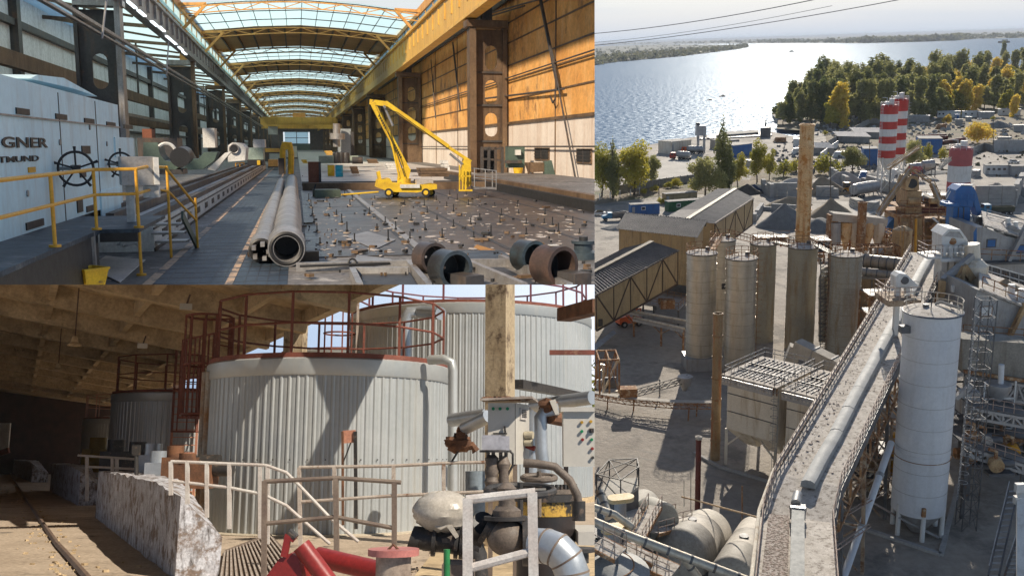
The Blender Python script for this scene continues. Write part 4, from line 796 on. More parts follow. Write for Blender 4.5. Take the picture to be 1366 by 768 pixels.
part(r, 'body', MB().prism([Q(x, -1, z) for x, z in [(-2.4, .7), (-2.6, 1.9), (-.5, 2.1), (0, 1.3), (2.2, 1.2), (2.3, .7)]], Rm @ V((0, 2, 0))), m_orange)
fr = MB()
for s in (-1, 1): fr.beam(Q(.3, s*.85, 1.2), Q(.3, s*.85, 3.2), .15).beam(Q(1.8, s*.85, 1.2), Q(1.8, s*.85, 3.2), .15).beam(Q(.3, s*.85, 3.2), Q(1.8, s*.85, 3.2), .15)
part(r, 'cage', fr, m_orange); wheels(r, c, Q, [-1.6, 1.3], 2.1, .6)
def pipe_bridge(a, b_, legs, label, w_=.7):
 r = RR('pipe_bridge', label, 'pipe bridge', lo((a+b_)/2, 0)); n = unit((b_-a).cross(V((0, 0, 1))))*w_/2; mb = MB().beam(a-n, b_-n, .16, .5).beam(a+n, b_+n, .16, .5); part(r, 'girder', mb, m_grey)
 part(r, 'pipe', MB().cyl(a+V((0, 0, .35)), b_+V((0, 0, .35)), .22, n=10), m_cream)
 for f in legs:
  p = a.lerp(b_, f); part(r, 'leg', MB().beam(lo(p, 0), p, .3).beam(lo(p, 2.2)+V((0, 0, 0)), p+unit(b_-a)*2.4, .14).beam(lo(p, 2.2), p-unit(b_-a)*2.4, .14), m_rust)
pipe_bridge(Z(836, 416, 4.2), Z(919, 431, 4.2), [.12], 'pipe bridge from the sloping gallery to the leftmost silo'); pipe_bridge(Z(846, 426, 3.6), Z(913, 441, 3.6), [.55, .98], 'lower pipe bridge on two rusty legs before the leftmost silo')
r = RR('belt_conveyor', 'low lattice belt conveyor crossing the yard to the brown chimney', 'conveyor', Z(880, 540, 0)); mb = MB(); bl = MB(); pp = [Z(775, 521, 1.6), Z(838, 531, 2.0), Z(900, 536, 2.4), Z(962, 537, 2.6)]
for a, b_ in zip(pp[:-1], pp[1:]):
 n = unit((b_-a).cross(V((0, 0, 1))))*.6
 for s in (-1, 1):
  mb.beam(a+n*s, b_+n*s, .1).beam(a+n*s-V((0, 0, .7)), b_+n*s-V((0, 0, .7)), .1); k = 7
  for i in range(k): p, q = (a+n*s).lerp(b_+n*s, i/k), (a+n*s).lerp(b_+n*s, (i+1)/k); mb.beam(p, q-V((0, 0, .7)), .06).beam(q, q-V((0, 0, .7)), .06)
 bl.beam(a+V((0, 0, .12)), b_+V((0, 0, .12)), 1.0, .06)
part(r, 'lattice', mb, m_rust); part(r, 'belt', bl, m_pale)
for x, y in ((918, 561), (929, 555), (845, 548), (810, 546)): part(r, 'leg', MB().beam(Z(x, y, 0), Z(x, y, 0)+V((.1, 0, 2.0)), .16), m_rust)
part(r, 'drive_head', MB().box(Z(838, 522, 2.8), (2.4, 1.6, 1.2)).cyl(Z(835, 528, 2), Z(843, 530, 2), .45), m_rust)
r = RR('feed_conveyor', 'second lattice conveyor sloping from the yard up to the leftmost silo', 'conveyor', Z(880, 510, 0)); mb = MB()
a, b_ = Z(838, 530, 1.6), Z(918, 508, 3.4)
for s in (-.5, .5):
 for dz_ in (0, .7): mb.beam(a+V((0, s, dz_)), b_+V((0, s, dz_)), .1)
 for i in range(8): p, q = a.lerp(b_, i/8), a.lerp(b_, (i+1)/8); mb.beam(p+V((0, s, 0)), q+V((0, s, .7)), .07)
part(r, 'lattice', mb, m_greydk); part(r, 'leg', MB().beam(Z(880, 528, 0), Z(880, 528, 0)+V((0, 0, 2.6)), .15), m_greydk); part(r, 'hopper', MB().lathe(lo(Z(914, 508, 3.4), 2), [(.3, 0), (1.1, 1.5), (1.1, 2.1)], 10), m_grey)
Fz = lambda px, py, yb, yt: (P.G(px, py, GZ).y)
fl, fr_ = Z(968, 619, 0), Z(1033, 640, 0); zt = P.D(967, 500, fl.y).z; zb = P.D(967, 571, fl.y).z
dirf = unit(fr_-fl); W1 = (fr_-fl).length; back = V((-dirf.y, dirf.x, 0))*7.5
def module(p0, L, label):
 r = RR('filter_house', label, 'filter house', p0); q = p0+dirf*L; T = lambda p, z: V((p.x, p.y, z))
 part(r, 'casing', MB().prism([T(p0, zb), T(q, zb), T(q+back, zb), T(p0+back, zb)], (0, 0, zt-zb)), m_cream)
 sm = MB(); o = back*-.008
 for f in (.34, .67): sm.beam(T(p0, zb+(zt-zb)*f)+o, T(q, zb+(zt-zb)*f)+o, .08, .08)
 part(r, 'seam', sm, m_greydk)
 sm = MB(); n = 15
 for i in range(n+1): p = p0+dirf*(L*i/n)+o*3; sm.beam(T(p, zt-1.0), T(p, zt+.05), .13)
 part(r, 'rib_row', sm, m_rust)
 hp = MB(); mid = (p0+q)/2+back/2
 for f0, f1 in ((0, .5), (.5, 1)):
  a, b_ = p0+dirf*L*f0, p0+dirf*L*f1; c = (a+b_)/2+back*.5; zl = zb-2.6; e = dirf*.9; bk = back*.12
  hp.add([T(a, zb), T(b_, zb), T(b_+back, zb), T(a+back, zb), T(c-e-bk, zl), T(c+e-bk, zl), T(c+e+bk, zl), T(c-e+bk, zl)], [(0, 1, 5, 4), (1, 2, 6, 5), (2, 3, 7, 6), (3, 0, 4, 7), (4, 5, 6, 7)])
 part(r, 'hopper', hp, m_cream)
 for p in (p0, q, q+back, p0+back): part(r, 'leg', MB().beam(T(p, GZ), T(p, zb), .3), m_cream)
 part(r, 'bracing', MB().beam(T(p0, GZ+2.5), T(p0+dirf*2, zb-.3), .18).beam(T(q, GZ+2.5), T(q-dirf*2, zb-.3), .18), m_cream)
 e = back*.1
 part(r, 'roof_deck', MB().prism([T(p0-dirf*.4-e, zt+.06), T(q+dirf*.3-e, zt+.06), T(q+dirf*.3+back+e, zt+.06), T(p0-dirf*.4+back+e, zt+.06)], (0, 0, .14)), m_dust)
 gr = MB();
 for i in range(1, 12): p = p0+dirf*(L*i/12); gr.beam(T(p, zt+.26), T(p+back, zt+.26), .1)
 for f in (.3, .6): gr.beam(T(p0+back*f, zt+.4), T(q+back*f, zt+.4), .14)
 part(r, 'pulse_pipes', gr, m_greydk)
 fp_ = MB().beam(T(p0-e*1.6, zt-.35), T(q-e*1.6, zt-.35), .14, .9); part(r, 'perforated_beam', fp_, m_grey); hl = MB()
 for i in range(16): hl.cyl(T(p0-e*1.7+dirf*(L*(i+.5)/16), zt-.35)-back*.012, T(p0-e*1.7+dirf*(L*(i+.5)/16), zt-.35)+back*.012, .14, n=8)
 part(r, 'holes', hl, m_dust)
 part(r, 'railing', railing_mb([T(p0-e, zt+.2), T(p0+back+e, zt+.2), T(q+back+e, zt+.2), T(q-e, zt+.2), T(p0-e, zt+.2)], 1.15, 1.4, .045), m_grey)
 return r, q
r1, q1 = module(fl, W1, 'white streaked filter house with two hoppers, left module'); lb = MB(); ladder(lb, V((q1.x, q1.y, GZ+1)), V((q1.x, q1.y, zt)), back*-1, .6)
for z in range(int(GZ)+4, int(zt)+1): lb.ring(V((q1.x, q1.y, z))-unit(back)*.6, .42, .03, 10, 4)
part(r1, 'ladder', lb, m_grey)
module(q1+dirf*1.2, W1*1.05, 'white filter house module mostly behind the big conveyor deck')
r = RR('slanting_duct', 'fat square pale duct slanting down onto the filter house roof', 'duct', Z(1090, 520, 8)); a, b_ = P.D(1062, 462, 128), P.D(1140, 500, 122); part(r, 'duct', MB().beam(a, b_, 2.0, 2.0), m_pale); part(r, 'collar', MB().beam(a.lerp(b_, .3), a.lerp(b_, .32), 2.2, 2.2).beam(a.lerp(b_, .62), a.lerp(b_, .64), 2.2, 2.2), m_grey); part(r, 'elbow', MB().beam(a, a+V((-.8, .2, -2.6)), 1.9, 1.7), m_pale)
r = RR('rust_tank_wall', 'big rust-brown panelled tank block behind the pale dull silo', 'tank', Z(1190, 470, 0)); a, b_ = P.D(1146, 372, 160), P.D(1215, 376, 158)
part(r, 'casing', MB().prism([V((a.x, a.y, GZ)), V((b_.x, b_.y, GZ)), V((b_.x, b_.y+8, GZ)), V((a.x, a.y+8, GZ))], (0, 0, a.z-GZ)), wm('brown_panels', (0.30, 0.20, 0.10), (0.22, 0.14, 0.07), rough=.8, scale=.3, streak=(0.12, 0.07, 0.03), sk_amt=.8))
mb = MB()
for f in (.3, .55, .8): z = GZ+(a.z-GZ)*f; mb.beam(V((a.x, a.y-.06, z)), V((b_.x, b_.y-.06, z)), .1)
for f in (.25, .5, .75): p = a.lerp(b_, f); mb.beam(V((p.x, p.y-.06, GZ)), V((p.x, p.y-.06, a.z)), .1)
part(r, 'seam', mb, m_greydk); part(r, 'side_pipe', MB().tube([P.D(1155, 385, 155), P.D(1160, 410, 155), P.D(1158, 430, 155), P.D(1164, 450, 155)], .25, 8), m_rust)
r = RR('round_vessel', 'brown round vessel low behind the pale dull silo', 'vessel', Z(1180, 480, 0)); c = P.D(1172, 455, 150); part(r, 'shell', MB().lathe(V((c.x-4, c.y, c.z-1)), [(.3, 0), (2.4, .4), (3, 1.2), (3, 8), (2.4, 9), (.3, 9.4)], 28, axis=(1, 0, 0)), m_rust); part(r, 'saddle', MB().box(V((c.x-1, c.y, (c.z-4+GZ)/2)), (1, 3, c.z-3-GZ)).box(V((c.x+3, c.y, (c.z-4+GZ)/2)), (1, 3, c.z-3-GZ)), m_greydk)
def duct(pts, rad, mat, label, rings=8, name='duct', legs=True):
 r = RR(name, label, 'duct', lo((pts[0]+pts[-1])/2, 0)); part(r, 'pipe', MB().tube(pts, rad, 20), mat); L = sum((b_-a).length for a, b_ in zip(pts[:-1], pts[1:])); a, b_ = max(zip(pts[:-1], pts[1:]), key=lambda t: (t[1]-t[0]).length)
 fl_ = MB()
 for i in range(rings): p = a.lerp(b_, (i+.5)/rings); d = unit(b_-a)*.09; fl_.cyl(p-d, p+d, rad*1.06, n=20)
 part(r, 'flange', fl_, m_greydk)
 if legs:
  for f in (.1, .9): p = a.lerp(b_, f); part(r, 'leg', MB().beam(lo(p, 0), p-V((0, 0, rad)), .35), m_greydk)
 return r
m_duct = wm('dusty_duct', (0.42, 0.36, 0.29), (0.33, 0.28, 0.22), rough=.5, metal=.3, scale=.5, streak=(0.2, 0.12, 0.06))
duct([P.D(1149, 347, 166), P.D(1232, 356, 160)], 9*P.sc(1180, 350, 163), m_duct, 'fat horizontal duct with flanges behind the pale dull silo'); duct([P.D(1149, 363, 163), P.D(1190, 368, 161)], 6*P.sc(1180, 360, 162), m_duct, 'shorter thinner duct just below the fat one', 3)
duct([P.D(1098, 455, 150), P.D(1098, 372, 150), P.D(1101, 362, 150), P.D(1110, 358, 150)], 6*P.sc(1100, 370, 150), m_silodk, 'bent rusty duct between the two dull silos', 5, legs=False)
r = RR('cyclone_bank', 'row of cyclones under a pale trunk duct with rust streaks', 'cyclones', Z(1145, 330, 0)); Yc = 178; a, b_ = P.D(1108, 288, Yc), P.D(1180, 295, Yc)
part(r, 'trunk_duct', MB().beam(a, b_, 3.0, 1.4), m_pale); part(r, 'end_box', MB().box(P.D(1110, 300, Yc), (1.6, 2, 4)), m_rust); part(r, 'column', MB().cyl(P.D(1115, 297, Yc-1), P.D(1115, 325, Yc-1), .9, n=14), m_grey)
for i, px in enumerate((1129, 1141, 1158, 1172)): c = P.D(px, 296, Yc-.5); part(r, 'cyclone', MB().lathe((c.x, c.y, c.z-5.4), [(.3, 0), (.45, 1), (1.15, 3.2), (1.15, 5.3), (.7, 5.5)], 18), m_cream if i % 2 else m_rustcream)
st = MB()
for px in (1108, 1135, 1180): p = P.D(px, 300, Yc); st.beam(lo(p, 0), p, .35)
part(r, 'leg_frame', st.beam(P.D(1106, 326, Yc), P.D(1185, 330, Yc), .3), m_rust)
chimney(1151, 11.5, 269.5, 335, Yc-3, m_rust, 'short wide rusty stack beside the cyclones', bands=3)
r = RR('mixing_plant', 'tall tan rust-stained mixing tower with brown decks', 'plant tower', Z(1235, 350, 0)); Yt = 182; sc_ = P.sc(1235, 290, Yt)
def pb(x0, x1, y0, y1, dep, dy=0): a, b_ = P.D(x0, y1, Yt+dy), P.D(x1, y0, Yt+dy); return MB().bx(a.x, b_.x, Yt+dy, Yt+dy+dep, a.z, P.D((x0+x1)/2, y0, Yt+dy).z)
part(r, 'lower_casing', pb(1198, 1232, 290, 342, 8), m_tan); part(r, 'side_casing', pb(1232, 1272, 296, 342, 7, 1), wm('ochre_rust', (0.42, 0.25, 0.10), (0.28, 0.14, 0.05), rough=.8, scale=.5, streak=(.1, .05, .02), sk_amt=.9, rust=(.12, .07, .04), rust_t=.55))
dk = part(r, 'deck', pb(1196, 1276, 285, 290, 9, -1), m_rust); part(dk, 'railing', railing_mb([P.D(1196, 285, Yt-1), P.D(1272, 287, Yt-1)], 1.3, 1.6, .06), m_rust)
part(r, 'upper_casing', pb(1208, 1230, 255, 286, 5), m_tan); part(r, 'hopper_deck', pb(1230, 1270, 276, 285, 5), m_maroon); dk = part(r, 'deck', pb(1200, 1240, 276, 278, 7, -1), m_rust); part(dk, 'railing', railing_mb([P.D(1200, 276, Yt-1), P.D(1240, 277, Yt-1)], 1.2, 1.5, .06), m_rust)
c = P.D(1217, 258, Yt+2); part(r, 'elevator_head', MB().prism([P.D(x, y, Yt) for x, y in [(1209, 254), (1208, 243), (1212, 236), (1219, 234.5), (1225, 237), (1226, 244), (1226, 254)]], (0, 4, 0)), m_tan); part(r, 'head_pulley', MB().cyl(P.D(1217, 245, Yt-.2), P.D(1217, 245, Yt+.1), .9, n=16), m_dark)
part(r, 'screen_cover', MB().slab(P.D(1230, 262, Yt), P.D(1272, 279, Yt-1), P.D(1272, 277, Yt+4), P.D(1232, 259, Yt+4), .3), m_pale)
for i, (x0, x1, y) in enumerate([(1212, 1226, 268), (1240, 1250, 268), (1203, 1210, 300)]): part(r, 'drum', MB().cyl(P.D(x0, y, Yt-1), P.D(x1, y, Yt-1), 4*sc_, n=14), m_tan)
part(r, 'chute', MB().beam(P.D(1258, 305, Yt-.5), P.D(1246, 325, Yt-.5), 1.6, 1.6).beam(P.D(1241, 300, Yt-.5), P.D(1252, 310, Yt-.5), 1.2, 1.2), m_rust); ls = MB()
for x in (1199, 1216, 1232, 1252, 1270): ls.beam(P.D(x, 345, Yt-1), P.D(x, 288, Yt-1), .3)
ls.beam(P.D(1199, 312, Yt-1), P.D(1270, 318, Yt-1), .3).beam(P.D(1232, 342, Yt-1), P.D(1252, 318, Yt-1), .2).beam(P.D(1252, 342, Yt-1), P.D(1270, 318, Yt-1), .2)
for x in (1199, 1216, 1252): q = P.D(x, 345, Yt-1); ls.beam(lo(q, 0), q, .4)
part(r, 'frame', ls, m_rust)
part(r, 'yellow_pipe', MB().cyl(P.D(1221, 345, Yt-1.4), P.D(1222, 292, Yt-1.4), .25, n=8), m_yellow)
part(r, 'light_shaft', MB().prism([P.D(x, y, Yt-1.5) for x, y in [(1243, 291), (1246, 290), (1254, 298), (1252, 299)]], (0, .2, 0)), m_white)
def inclined(a, b_, w_, label, mat=m_tan, h=.7, name='conveyor_boom', legs=()):
 r = RR(name, label, 'conveyor', (a+b_)/2); mb = MB(); n = unit((b_-a).cross(V((0, 0, 1))))*w_/2
 for s in (-1, 1):
  mb.beam(a+n*s, b_+n*s, .2, .25).beam(a+n*s+V((0, 0, h)), b_+n*s+V((0, 0, h)), .12); k = max(3, int((b_-a).length/2))
  for i in range(k): mb.beam((a+n*s).lerp(b_+n*s, i/k), (a+n*s).lerp(b_+n*s, (i+1)/k)+V((0, 0, h)), .1)
 part(r, 'frame', mb, mat); part(r, 'belt', MB().beam(a+V((0, 0, .2)), b_+V((0, 0, .2)), w_*.8, .08), m_pale)
 for f in legs: p = a.lerp(b_, f); part(r, 'leg', MB().beam(lo(p, 0), p, .2), m_greydk)
inclined(P.D(1171, 288, 180), P.D(1215, 226, 184), .9, 'tan boom of the A-shaped pair, left side'); inclined(P.D(1215, 226, 184), P.D(1243, 246, 183), .9, 'tan boom of the A-shaped pair, upper right side'); inclined(P.D(1243, 246, 183), P.D(1256, 276, 180), .9, 'tan boom bent down to the mixing tower')
inclined(P.D(1184, 226, 215), P.D(1226, 198, 215), 1.0, 'tan inclined conveyor in front of the striped silos', legs=(.1,)); inclined(P.D(1252, 226, 225), P.D(1268, 213, 225), 1.0, 'short pale conveyor left of the faded striped silo', m_pale)
for i, (px, y0, y1, m, lb) in enumerate([(1220, 218, 240, m_redfade, 'red and grey batching machine behind the A-shaped booms'), (1237, 214, 236, m_pale, 'pale hopper batching machine beside the red and grey one')]):
 p = Z(px, y1, 0); r = RR('batching_machine', lb, 'machine', p); h = P.D(px, y0, p.y).z-GZ
 part(r, 'hopper', MB().lathe((p.x, p.y, GZ+h*.35), [(.6, 0), (2.6, h*.3), (2.6, h*.5)], 4+4*i), m); part(r, 'drum', MB().cyl(p+V((-2, 0, h*.8)), p+V((2, 0, h*.86)), 1.1, n=14), m_grey); mb = MB()
 for sx_ in (-2, 2):
  for sy_ in (-1.5, 1.5): mb.beam(p+V((sx_, sy_, 0)), p+V((sx_, sy_, h*.7)), .25)
 mb.beam(p+V((-2, -1.5, h*.3)), p+V((2, -1.5, h*.6)), .2); part(r, 'frame', mb, m_maroon if i == 0 else m_greydk)
r = RR('cream_tank', 'upright cream tank with a side ladder before the mixing tower', 'tank', Z(1204, 345, 0)); c = P.D(1204, 306, 172); rd = 12.5*P.sc(1204, 306, 172); part(r, 'shell', MB().lathe((c.x, c.y, 0), [(rd, GZ), (rd, c.z), (rd*.5, c.z+.5), (.1, c.z+.6)], 28), m_tan); lb = MB(); ladder(lb, V((c.x-.8, c.y-rd, c.z-8)), V((c.x-.8, c.y-rd, c.z)), V((0, -1, 0)), .6); part(r, 'ladder', lb, m_yellow)
r = RR('blue_machine', 'small blue screw housing low behind the cyclones', 'machine', Z(1188, 315, 0)); part(r, 'housing', MB().prism([P.D(x, y, 185) for x, y in [(1181, 305), (1187, 296), (1194, 290), (1196, 296), (1190, 308), (1186, 312)]], (0, 2.5, 0)), m_blue); part(r, 'stand', MB().beam(lo(P.D(1188, 308, 186), 0), P.D(1188, 308, 186), .5), m_blue)
p = Z(1200, 268, 0); r = RR('yellow_cab_lorry', 'dark lorry with a yellow green cover below the A-shaped booms', 'lorry', p); part(r, 'cover', MB().box(p+V((0, 0, 2.9)), (5.5, 2.4, .5)), wm('lime', (0.42, 0.45, 0.05), rough=.6)); part(r, 'body', MB().box(p+V((0, 0, 1.7)), (6, 2.3, 1.8)), m_dark); wheels(r, p, lambda x, y, z: p+V((x, y, z)), [-2, 2], 2.2, .5)
# ---- the big conveyor deck running up to the towers
S0, S1, S1b, S2 = P.D(1062, 805, 57), P.D(1064, 690, 70), P.D(1078, 640, 75), P.D(1240, 338, 138)
def seg(a, b_, wa, wb): d = b_-a; d.z = 0; n = unit(d.cross(V((0, 0, 1)))); return a-n*wa/2, a+n*wa/2, b_+n*wb/2, b_-n*wb/2
WD = 5.3
r = RR('conveyor_deck', 'long cement-dusted conveyor deck with railings climbing to the white tower', 'conveyor deck', lo(S1, 0))
spans = [(S0, S1), (S1, S1b), (S1b, S2)]; n0 = unit((S1-S0).cross(V((0, 0, 1)))); n1 = unit((S2-S1b).cross(V((0, 0, 1)))); nn = [n0*1.0, (n0+n1)*.5, n1, n1]; cs = [S0, S1, S1b, S2]
Lp = [c-n*WD/2 for c, n in zip(cs, nn)]; Rp = [c+n*WD/2 for c, n in zip(cs, nn)]
mb = MB()
for i in range(3): mb.slab(Lp[i], Rp[i], Rp[i+1], Lp[i+1], -.25)
part(r, 'deck_plate', mb, m_dust, smooth=False)
sd = MB()
for i in range(3):
 for Q_ in (Lp, Rp): sd.beam(Q_[i]-V((0, 0, .6)), Q_[i+1]-V((0, 0, .6)), .25, 1.0)
part(r, 'side_girder', sd, m_greydk)
tr = MB(); H = 3.0; k = 16
for Q_ in (Lp, Rp):
 a, b_ = Q_[2]-V((0, 0, 1)), Q_[3]-V((0, 0, 1))
 tr.beam(a-V((0, 0, H)), b_-V((0, 0, H)), .25)
 for i in range(k): p, q = a.lerp(b_, i/k), a.lerp(b_, (i+1)/k); tr.beam(p, p-V((0, 0, H)), .16).beam(p, q-V((0, 0, H)), .14)
part(r, 'truss', tr, m_rust)
m_rcs = wm('rusty_cream_steel', (0.45, 0.36, 0.26), (0.30, 0.2, 0.12), rough=.8, scale=.8, rust=(.2, .1, .05), rust_t=.55)
m_rail = wm('dusty_rail', (0.42, 0.34, 0.29), (0.3, 0.2, 0.15), rough=.7, scale=2)
part(r, 'railing', railing_mb([p+V((0, 0, .05)) for p in Lp], 1.15, 1.3, .045, (1.0, .66, .33)), m_rail); part(r, 'railing', railing_mb([p+V((0, 0, .05)) for p in Rp], 1.15, 1.3, .045, (1.0, .66, .33)), m_rail)
part(r, 'toe_pipe', MB().tube([Lp[0]+V((-.35, 0, .2)), Lp[1]+V((-.35, 0, .2)), Lp[2]+V((-.3, 0, .2)), Lp[3]+V((-.3, 0, .2))], .16, 8), m_cream)
part(r, 'handrail_pipe', MB().tube([Lp[1]+V((.1, 0, .9)), Lp[2]+V((.1, 0, .9)), Lp[3]+V((.1, 0, .9))], .1, 8), m_rail)
pb_ = [P.D(1062, 790, 58.2), P.D(1062, 672, 71)]
def onDeck(f, side=0, h=.5): c = S1b.lerp(S2, f); return c+n1*side+V((0, 0, h))
r = RR('belt_cover', 'pale grey sheet cover over the belt along the middle of the deck', 'belt cover', onDeck(0, .3, 0)); rr2 = random.Random(8)
for i in range(14):
 a, b_ = onDeck(-.02+i*.072, .35+rr2.uniform(-.06, .06), .55+rr2.uniform(-.05, .05)), onDeck(-.02+(i+1)*.072, .35+rr2.uniform(-.06, .06), .55+rr2.uniform(-.05, .05)); d = unit(b_-a); s = d.cross(V((0, 0, 1)))
 part(r, 'sheet', MB().prism([a-s*.62-V((0, 0, .5)), a-s*.55, a-s*.2+V((0, 0, .16)), a+s*.2+V((0, 0, .16)), a+s*.55, a+s*.62-V((0, 0, .5))], (b_-a)*.99), wm('zinc_sheet', (0.36, 0.37, 0.37), (0.25, 0.265, 0.27), rough=.7, metal=0, scale=.6, fine=.12))
a, b_ = S0+V((0, 0, 1.0)), S1+V((0, 0, .8)); r = RR('feed_duct', 'square grey duct standing on the near landing of the deck', 'duct', a); part(r, 'duct', MB().beam(a, a.lerp(b_, .93), .95, .8), wm('blotchy_zinc', (0.27, 0.28, 0.27), (0.15, 0.16, 0.16), rough=.7, metal=0, scale=1.3)); part(r, 'end_flange', MB().beam(a.lerp(b_, .92), a.lerp(b_, .95), 1.15, 1.0), m_grey); part(r, 'motor', MB().cyl(a.lerp(b_, 1.02)+V((-.2, 0, .3)), a.lerp(b_, 1.02)+V((.3, 1.2, .5)), .38, n=14).cyl(a.lerp(b_, 1.0)+V((-.6, 0, 0)), a.lerp(b_, 1.0)+V((.6, 0, 0)), .3, n=12), m_grey)
single(P, 'grating_sheet', MB().slab(S0-n0*2.4+V((0, 0, .06)), S0-n0*.6+V((0, 0, .06)), S1-n0*.6+V((0, 0, .06)), S1-n0*2.2+V((0, 0, .06)), .04), wm('rusted_grating', (0.30, 0.22, 0.19), (0.5, 0.46, 0.42), rough=.9, scale=3, rust=(.1, .07, .05), rust_t=.5), 'rusty corrugated walkway sheet left of the square duct', 'walkway')
rs = random.Random(4); mb = MB()
for i in range(500):
 f = rs.random(); c = onDeck(f, rs.uniform(-2.4, 2.4) if rs.random() < .3 else rs.uniform(-2.3, -.7), .05); s = rs.uniform(.04, .3)*rs.random(); mb.box(c, (s, s*rs.uniform(.3, 1), .04), rs.uniform(0, 3))
single(P, 'debris', mb, wm('cement_crust', (0.46, 0.40, 0.36), (0.33, 0.27, 0.23), rough=1), 'broken cement crust strewn over the deck', 'debris', kind='stuff', smooth=False, fix=False)
for i, f in enumerate((.02, .16, .33, .52, .72)):
 c = S1b.lerp(S2, f); r = RR('trestle', ['rusty trestle nearest the camera under the big deck', 'second trestle under the big deck, crossed by the blue pipe', 'third trestle under the big deck, left of the white silo', 'fourth trestle under the big deck, behind the white silo', 'farthest trestle of the big deck'][i], 'trestle', lo(c, 0)); mb = MB()
 for s in (-1, 1): q = c+n1*s*WD*.46-V((0, 0, 1.1)); part(r, 'leg', MB().beam(lo(q+n1*s*.5, 0), q, .32), m_rcs if i % 2 else m_greydk)
 zz = [GZ, GZ+(c.z-GZ)*.33, GZ+(c.z-GZ)*.66, c.z-1.2]
 for z0, z1 in zip(zz[:-1], zz[1:]):
  A_, B_ = c-n1*WD*.47, c+n1*WD*.47; mb.beam(V((A_.x, A_.y, z0+.2)), V((B_.x, B_.y, z1)), .16).beam(V((B_.x, B_.y, z0+.2)), V((A_.x, A_.y, z1)), .16).beam(V((A_.x, A_.y, z1)), V((B_.x, B_.y, z1)), .18)
 part(r, 'bracing', mb, m_rcs)
r = RR('bucket_elevator', 'small white bucket elevator head on a rusty railed platform', 'elevator', lo(P.D(1205, 470, 104), 0)); Ye = 106.0
D_ = lambda x, y, dy=0: P.D(x, y, Ye+dy)
part(r, 'head_casing', MB().prism([D_(x, y) for x, y in [(1195, 384), (1195, 369), (1200, 364.5), (1209, 365.5), (1226, 382), (1220, 385)]], (0, 1.6, 0)), m_white); part(r, 'bearing', MB().cyl(D_(1207, 374, -.15), D_(1207, 374), .45, n=12), m_greydk)
dk = part(r, 'platform', MB().bx(D_(1178, 399).x, D_(1221, 399).x, Ye-1.6, Ye+2.6, D_(1200, 399).z-.4, D_(1200, 396).z), m_rcs); z_ = D_(1200, 396).z; x0, x1 = D_(1178, 399).x, D_(1221, 399).x
part(dk, 'railing', railing_mb([(x1, Ye-1.6, z_), (x0, Ye-1.6, z_), (x0, Ye+2.6, z_), (x1, Ye+2.6, z_)], 1.5, 1.1, .05, (1, .66, .33)), m_rail)
for px in (1197.5, 1210): part(r, 'elevator_leg', MB().beam(D_(px, 384, .7), lo(D_(px-5, 470, .7), 10.5), .62, .5), m_white)
Yw = 124.0; D_ = lambda x, y, dy=0: P.D(x, y, Yw+dy)
r = RR('elevator_tower', 'white bucket elevator tower with hexagonal head and railed gallery', 'tower', lo(D_(1267, 420), 0)); HX = [(1256, 338), (1256.5, 314), (1266, 305.5), (1281, 306.5), (1290, 318), (1294, 336)]
part(r, 'head_casing', MB().prism([D_(x, y) for x, y in HX], (0, 3, 0)), m_white); part(r, 'hood', MB().prism([D_(x, y, -.25) for x, y in [(1257, 314), (1266, 305), (1281, 306), (1289, 317), (1286, 318), (1280, 309), (1267, 308), (1259, 315)]], (0, 3.6, 0)), m_white); part(r, 'head_recess', MB().prism([D_(x, y, -.06) for x, y in [(1260, 315), (1267, 309), (1280, 310), (1286, 318)]], (0, .06, 0)), m_grey)
for x in (1258, 1265, 1272, 1279): part(r, 'cladding_rib', MB().beam(D_(x+1.5, 327, -.12), D_(x+1.5, 341, -.12), .55, .3), m_white)
part(r, 'shaft_opening', MB().cyl(D_(1271, 322, -.15), D_(1271, 322), .45, n=12), m_rust); a, b_ = D_(1252, 343), D_(1292, 347); dk = part(r, 'gallery_deck', MB().bx(a.x-.2, b_.x+.2, Yw-1.2, Yw+4, a.z-.4, a.z), m_white)
part(dk, 'railing', railing_mb([(a.x-.2, Yw-1.2, a.z), (b_.x, Yw-1.2, a.z)], 1.5, 1.3, .06), m_white)
for x0, x1 in ((1252.5, 1260), (1262.5, 1269), (1271.5, 1277)): part(r, 'elevator_shaft', MB().bx(D_(x0, 400).x, D_(x1, 400).x, Yw, Yw+2.2, GZ+3, a.z-.4), m_white)
a, b_ = D_(1234, 341), D_(1256, 343); dk = part(r, 'side_deck', MB().bx(a.x, b_.x-.3, Yw-.8, Yw+2.5, a.z-.3, a.z), m_white); part(dk, 'railing', railing_mb([(b_.x-.3, Yw-.8, a.z), (a.x, Yw-.8, a.z), (a.x, Yw+2.5, a.z), (b_.x-.3, Yw+2.5, a.z)], 1.5, 1, .05, (1, .6, .3)), m_rail)
r = RR('diagonal_chutes', 'brown and grey diagonal chutes right of the white elevator tower', 'chute', lo(D_(1285, 400, -3), 0))
part(r, 'chute', MB().beam(D_(1258, 374, -4), D_(1297, 341, -2), .7, .7), m_grey); part(r, 'chute', MB().beam(D_(1284, 356, -3), D_(1266, 396, -4), 1.1, .9), m_tan); part(r, 'chute', MB().beam(D_(1284, 355, -3), D_(1296, 372, -3), 1.1, .9), m_tan); part(r, 'chute', MB().beam(D_(1257, 374, -4), D_(1255, 396, -4), .7, .7), m_tan)
part(r, 'elbow', MB().tube([D_(1296, 325, -1), D_(1297, 345, -1), D_(1299, 362, -1)], 1.0, 12), m_cream); part(r, 'hopper', MB().lathe(D_(1298, 386, -2), [(.5, 0), (1.6, 2), (1.6, 3.2), (.8, 4)], 14), m_cream); part(r, 'lamp_box', MB().box(D_(1274.5, 385, -6), (.9, .6, .8)), m_white)
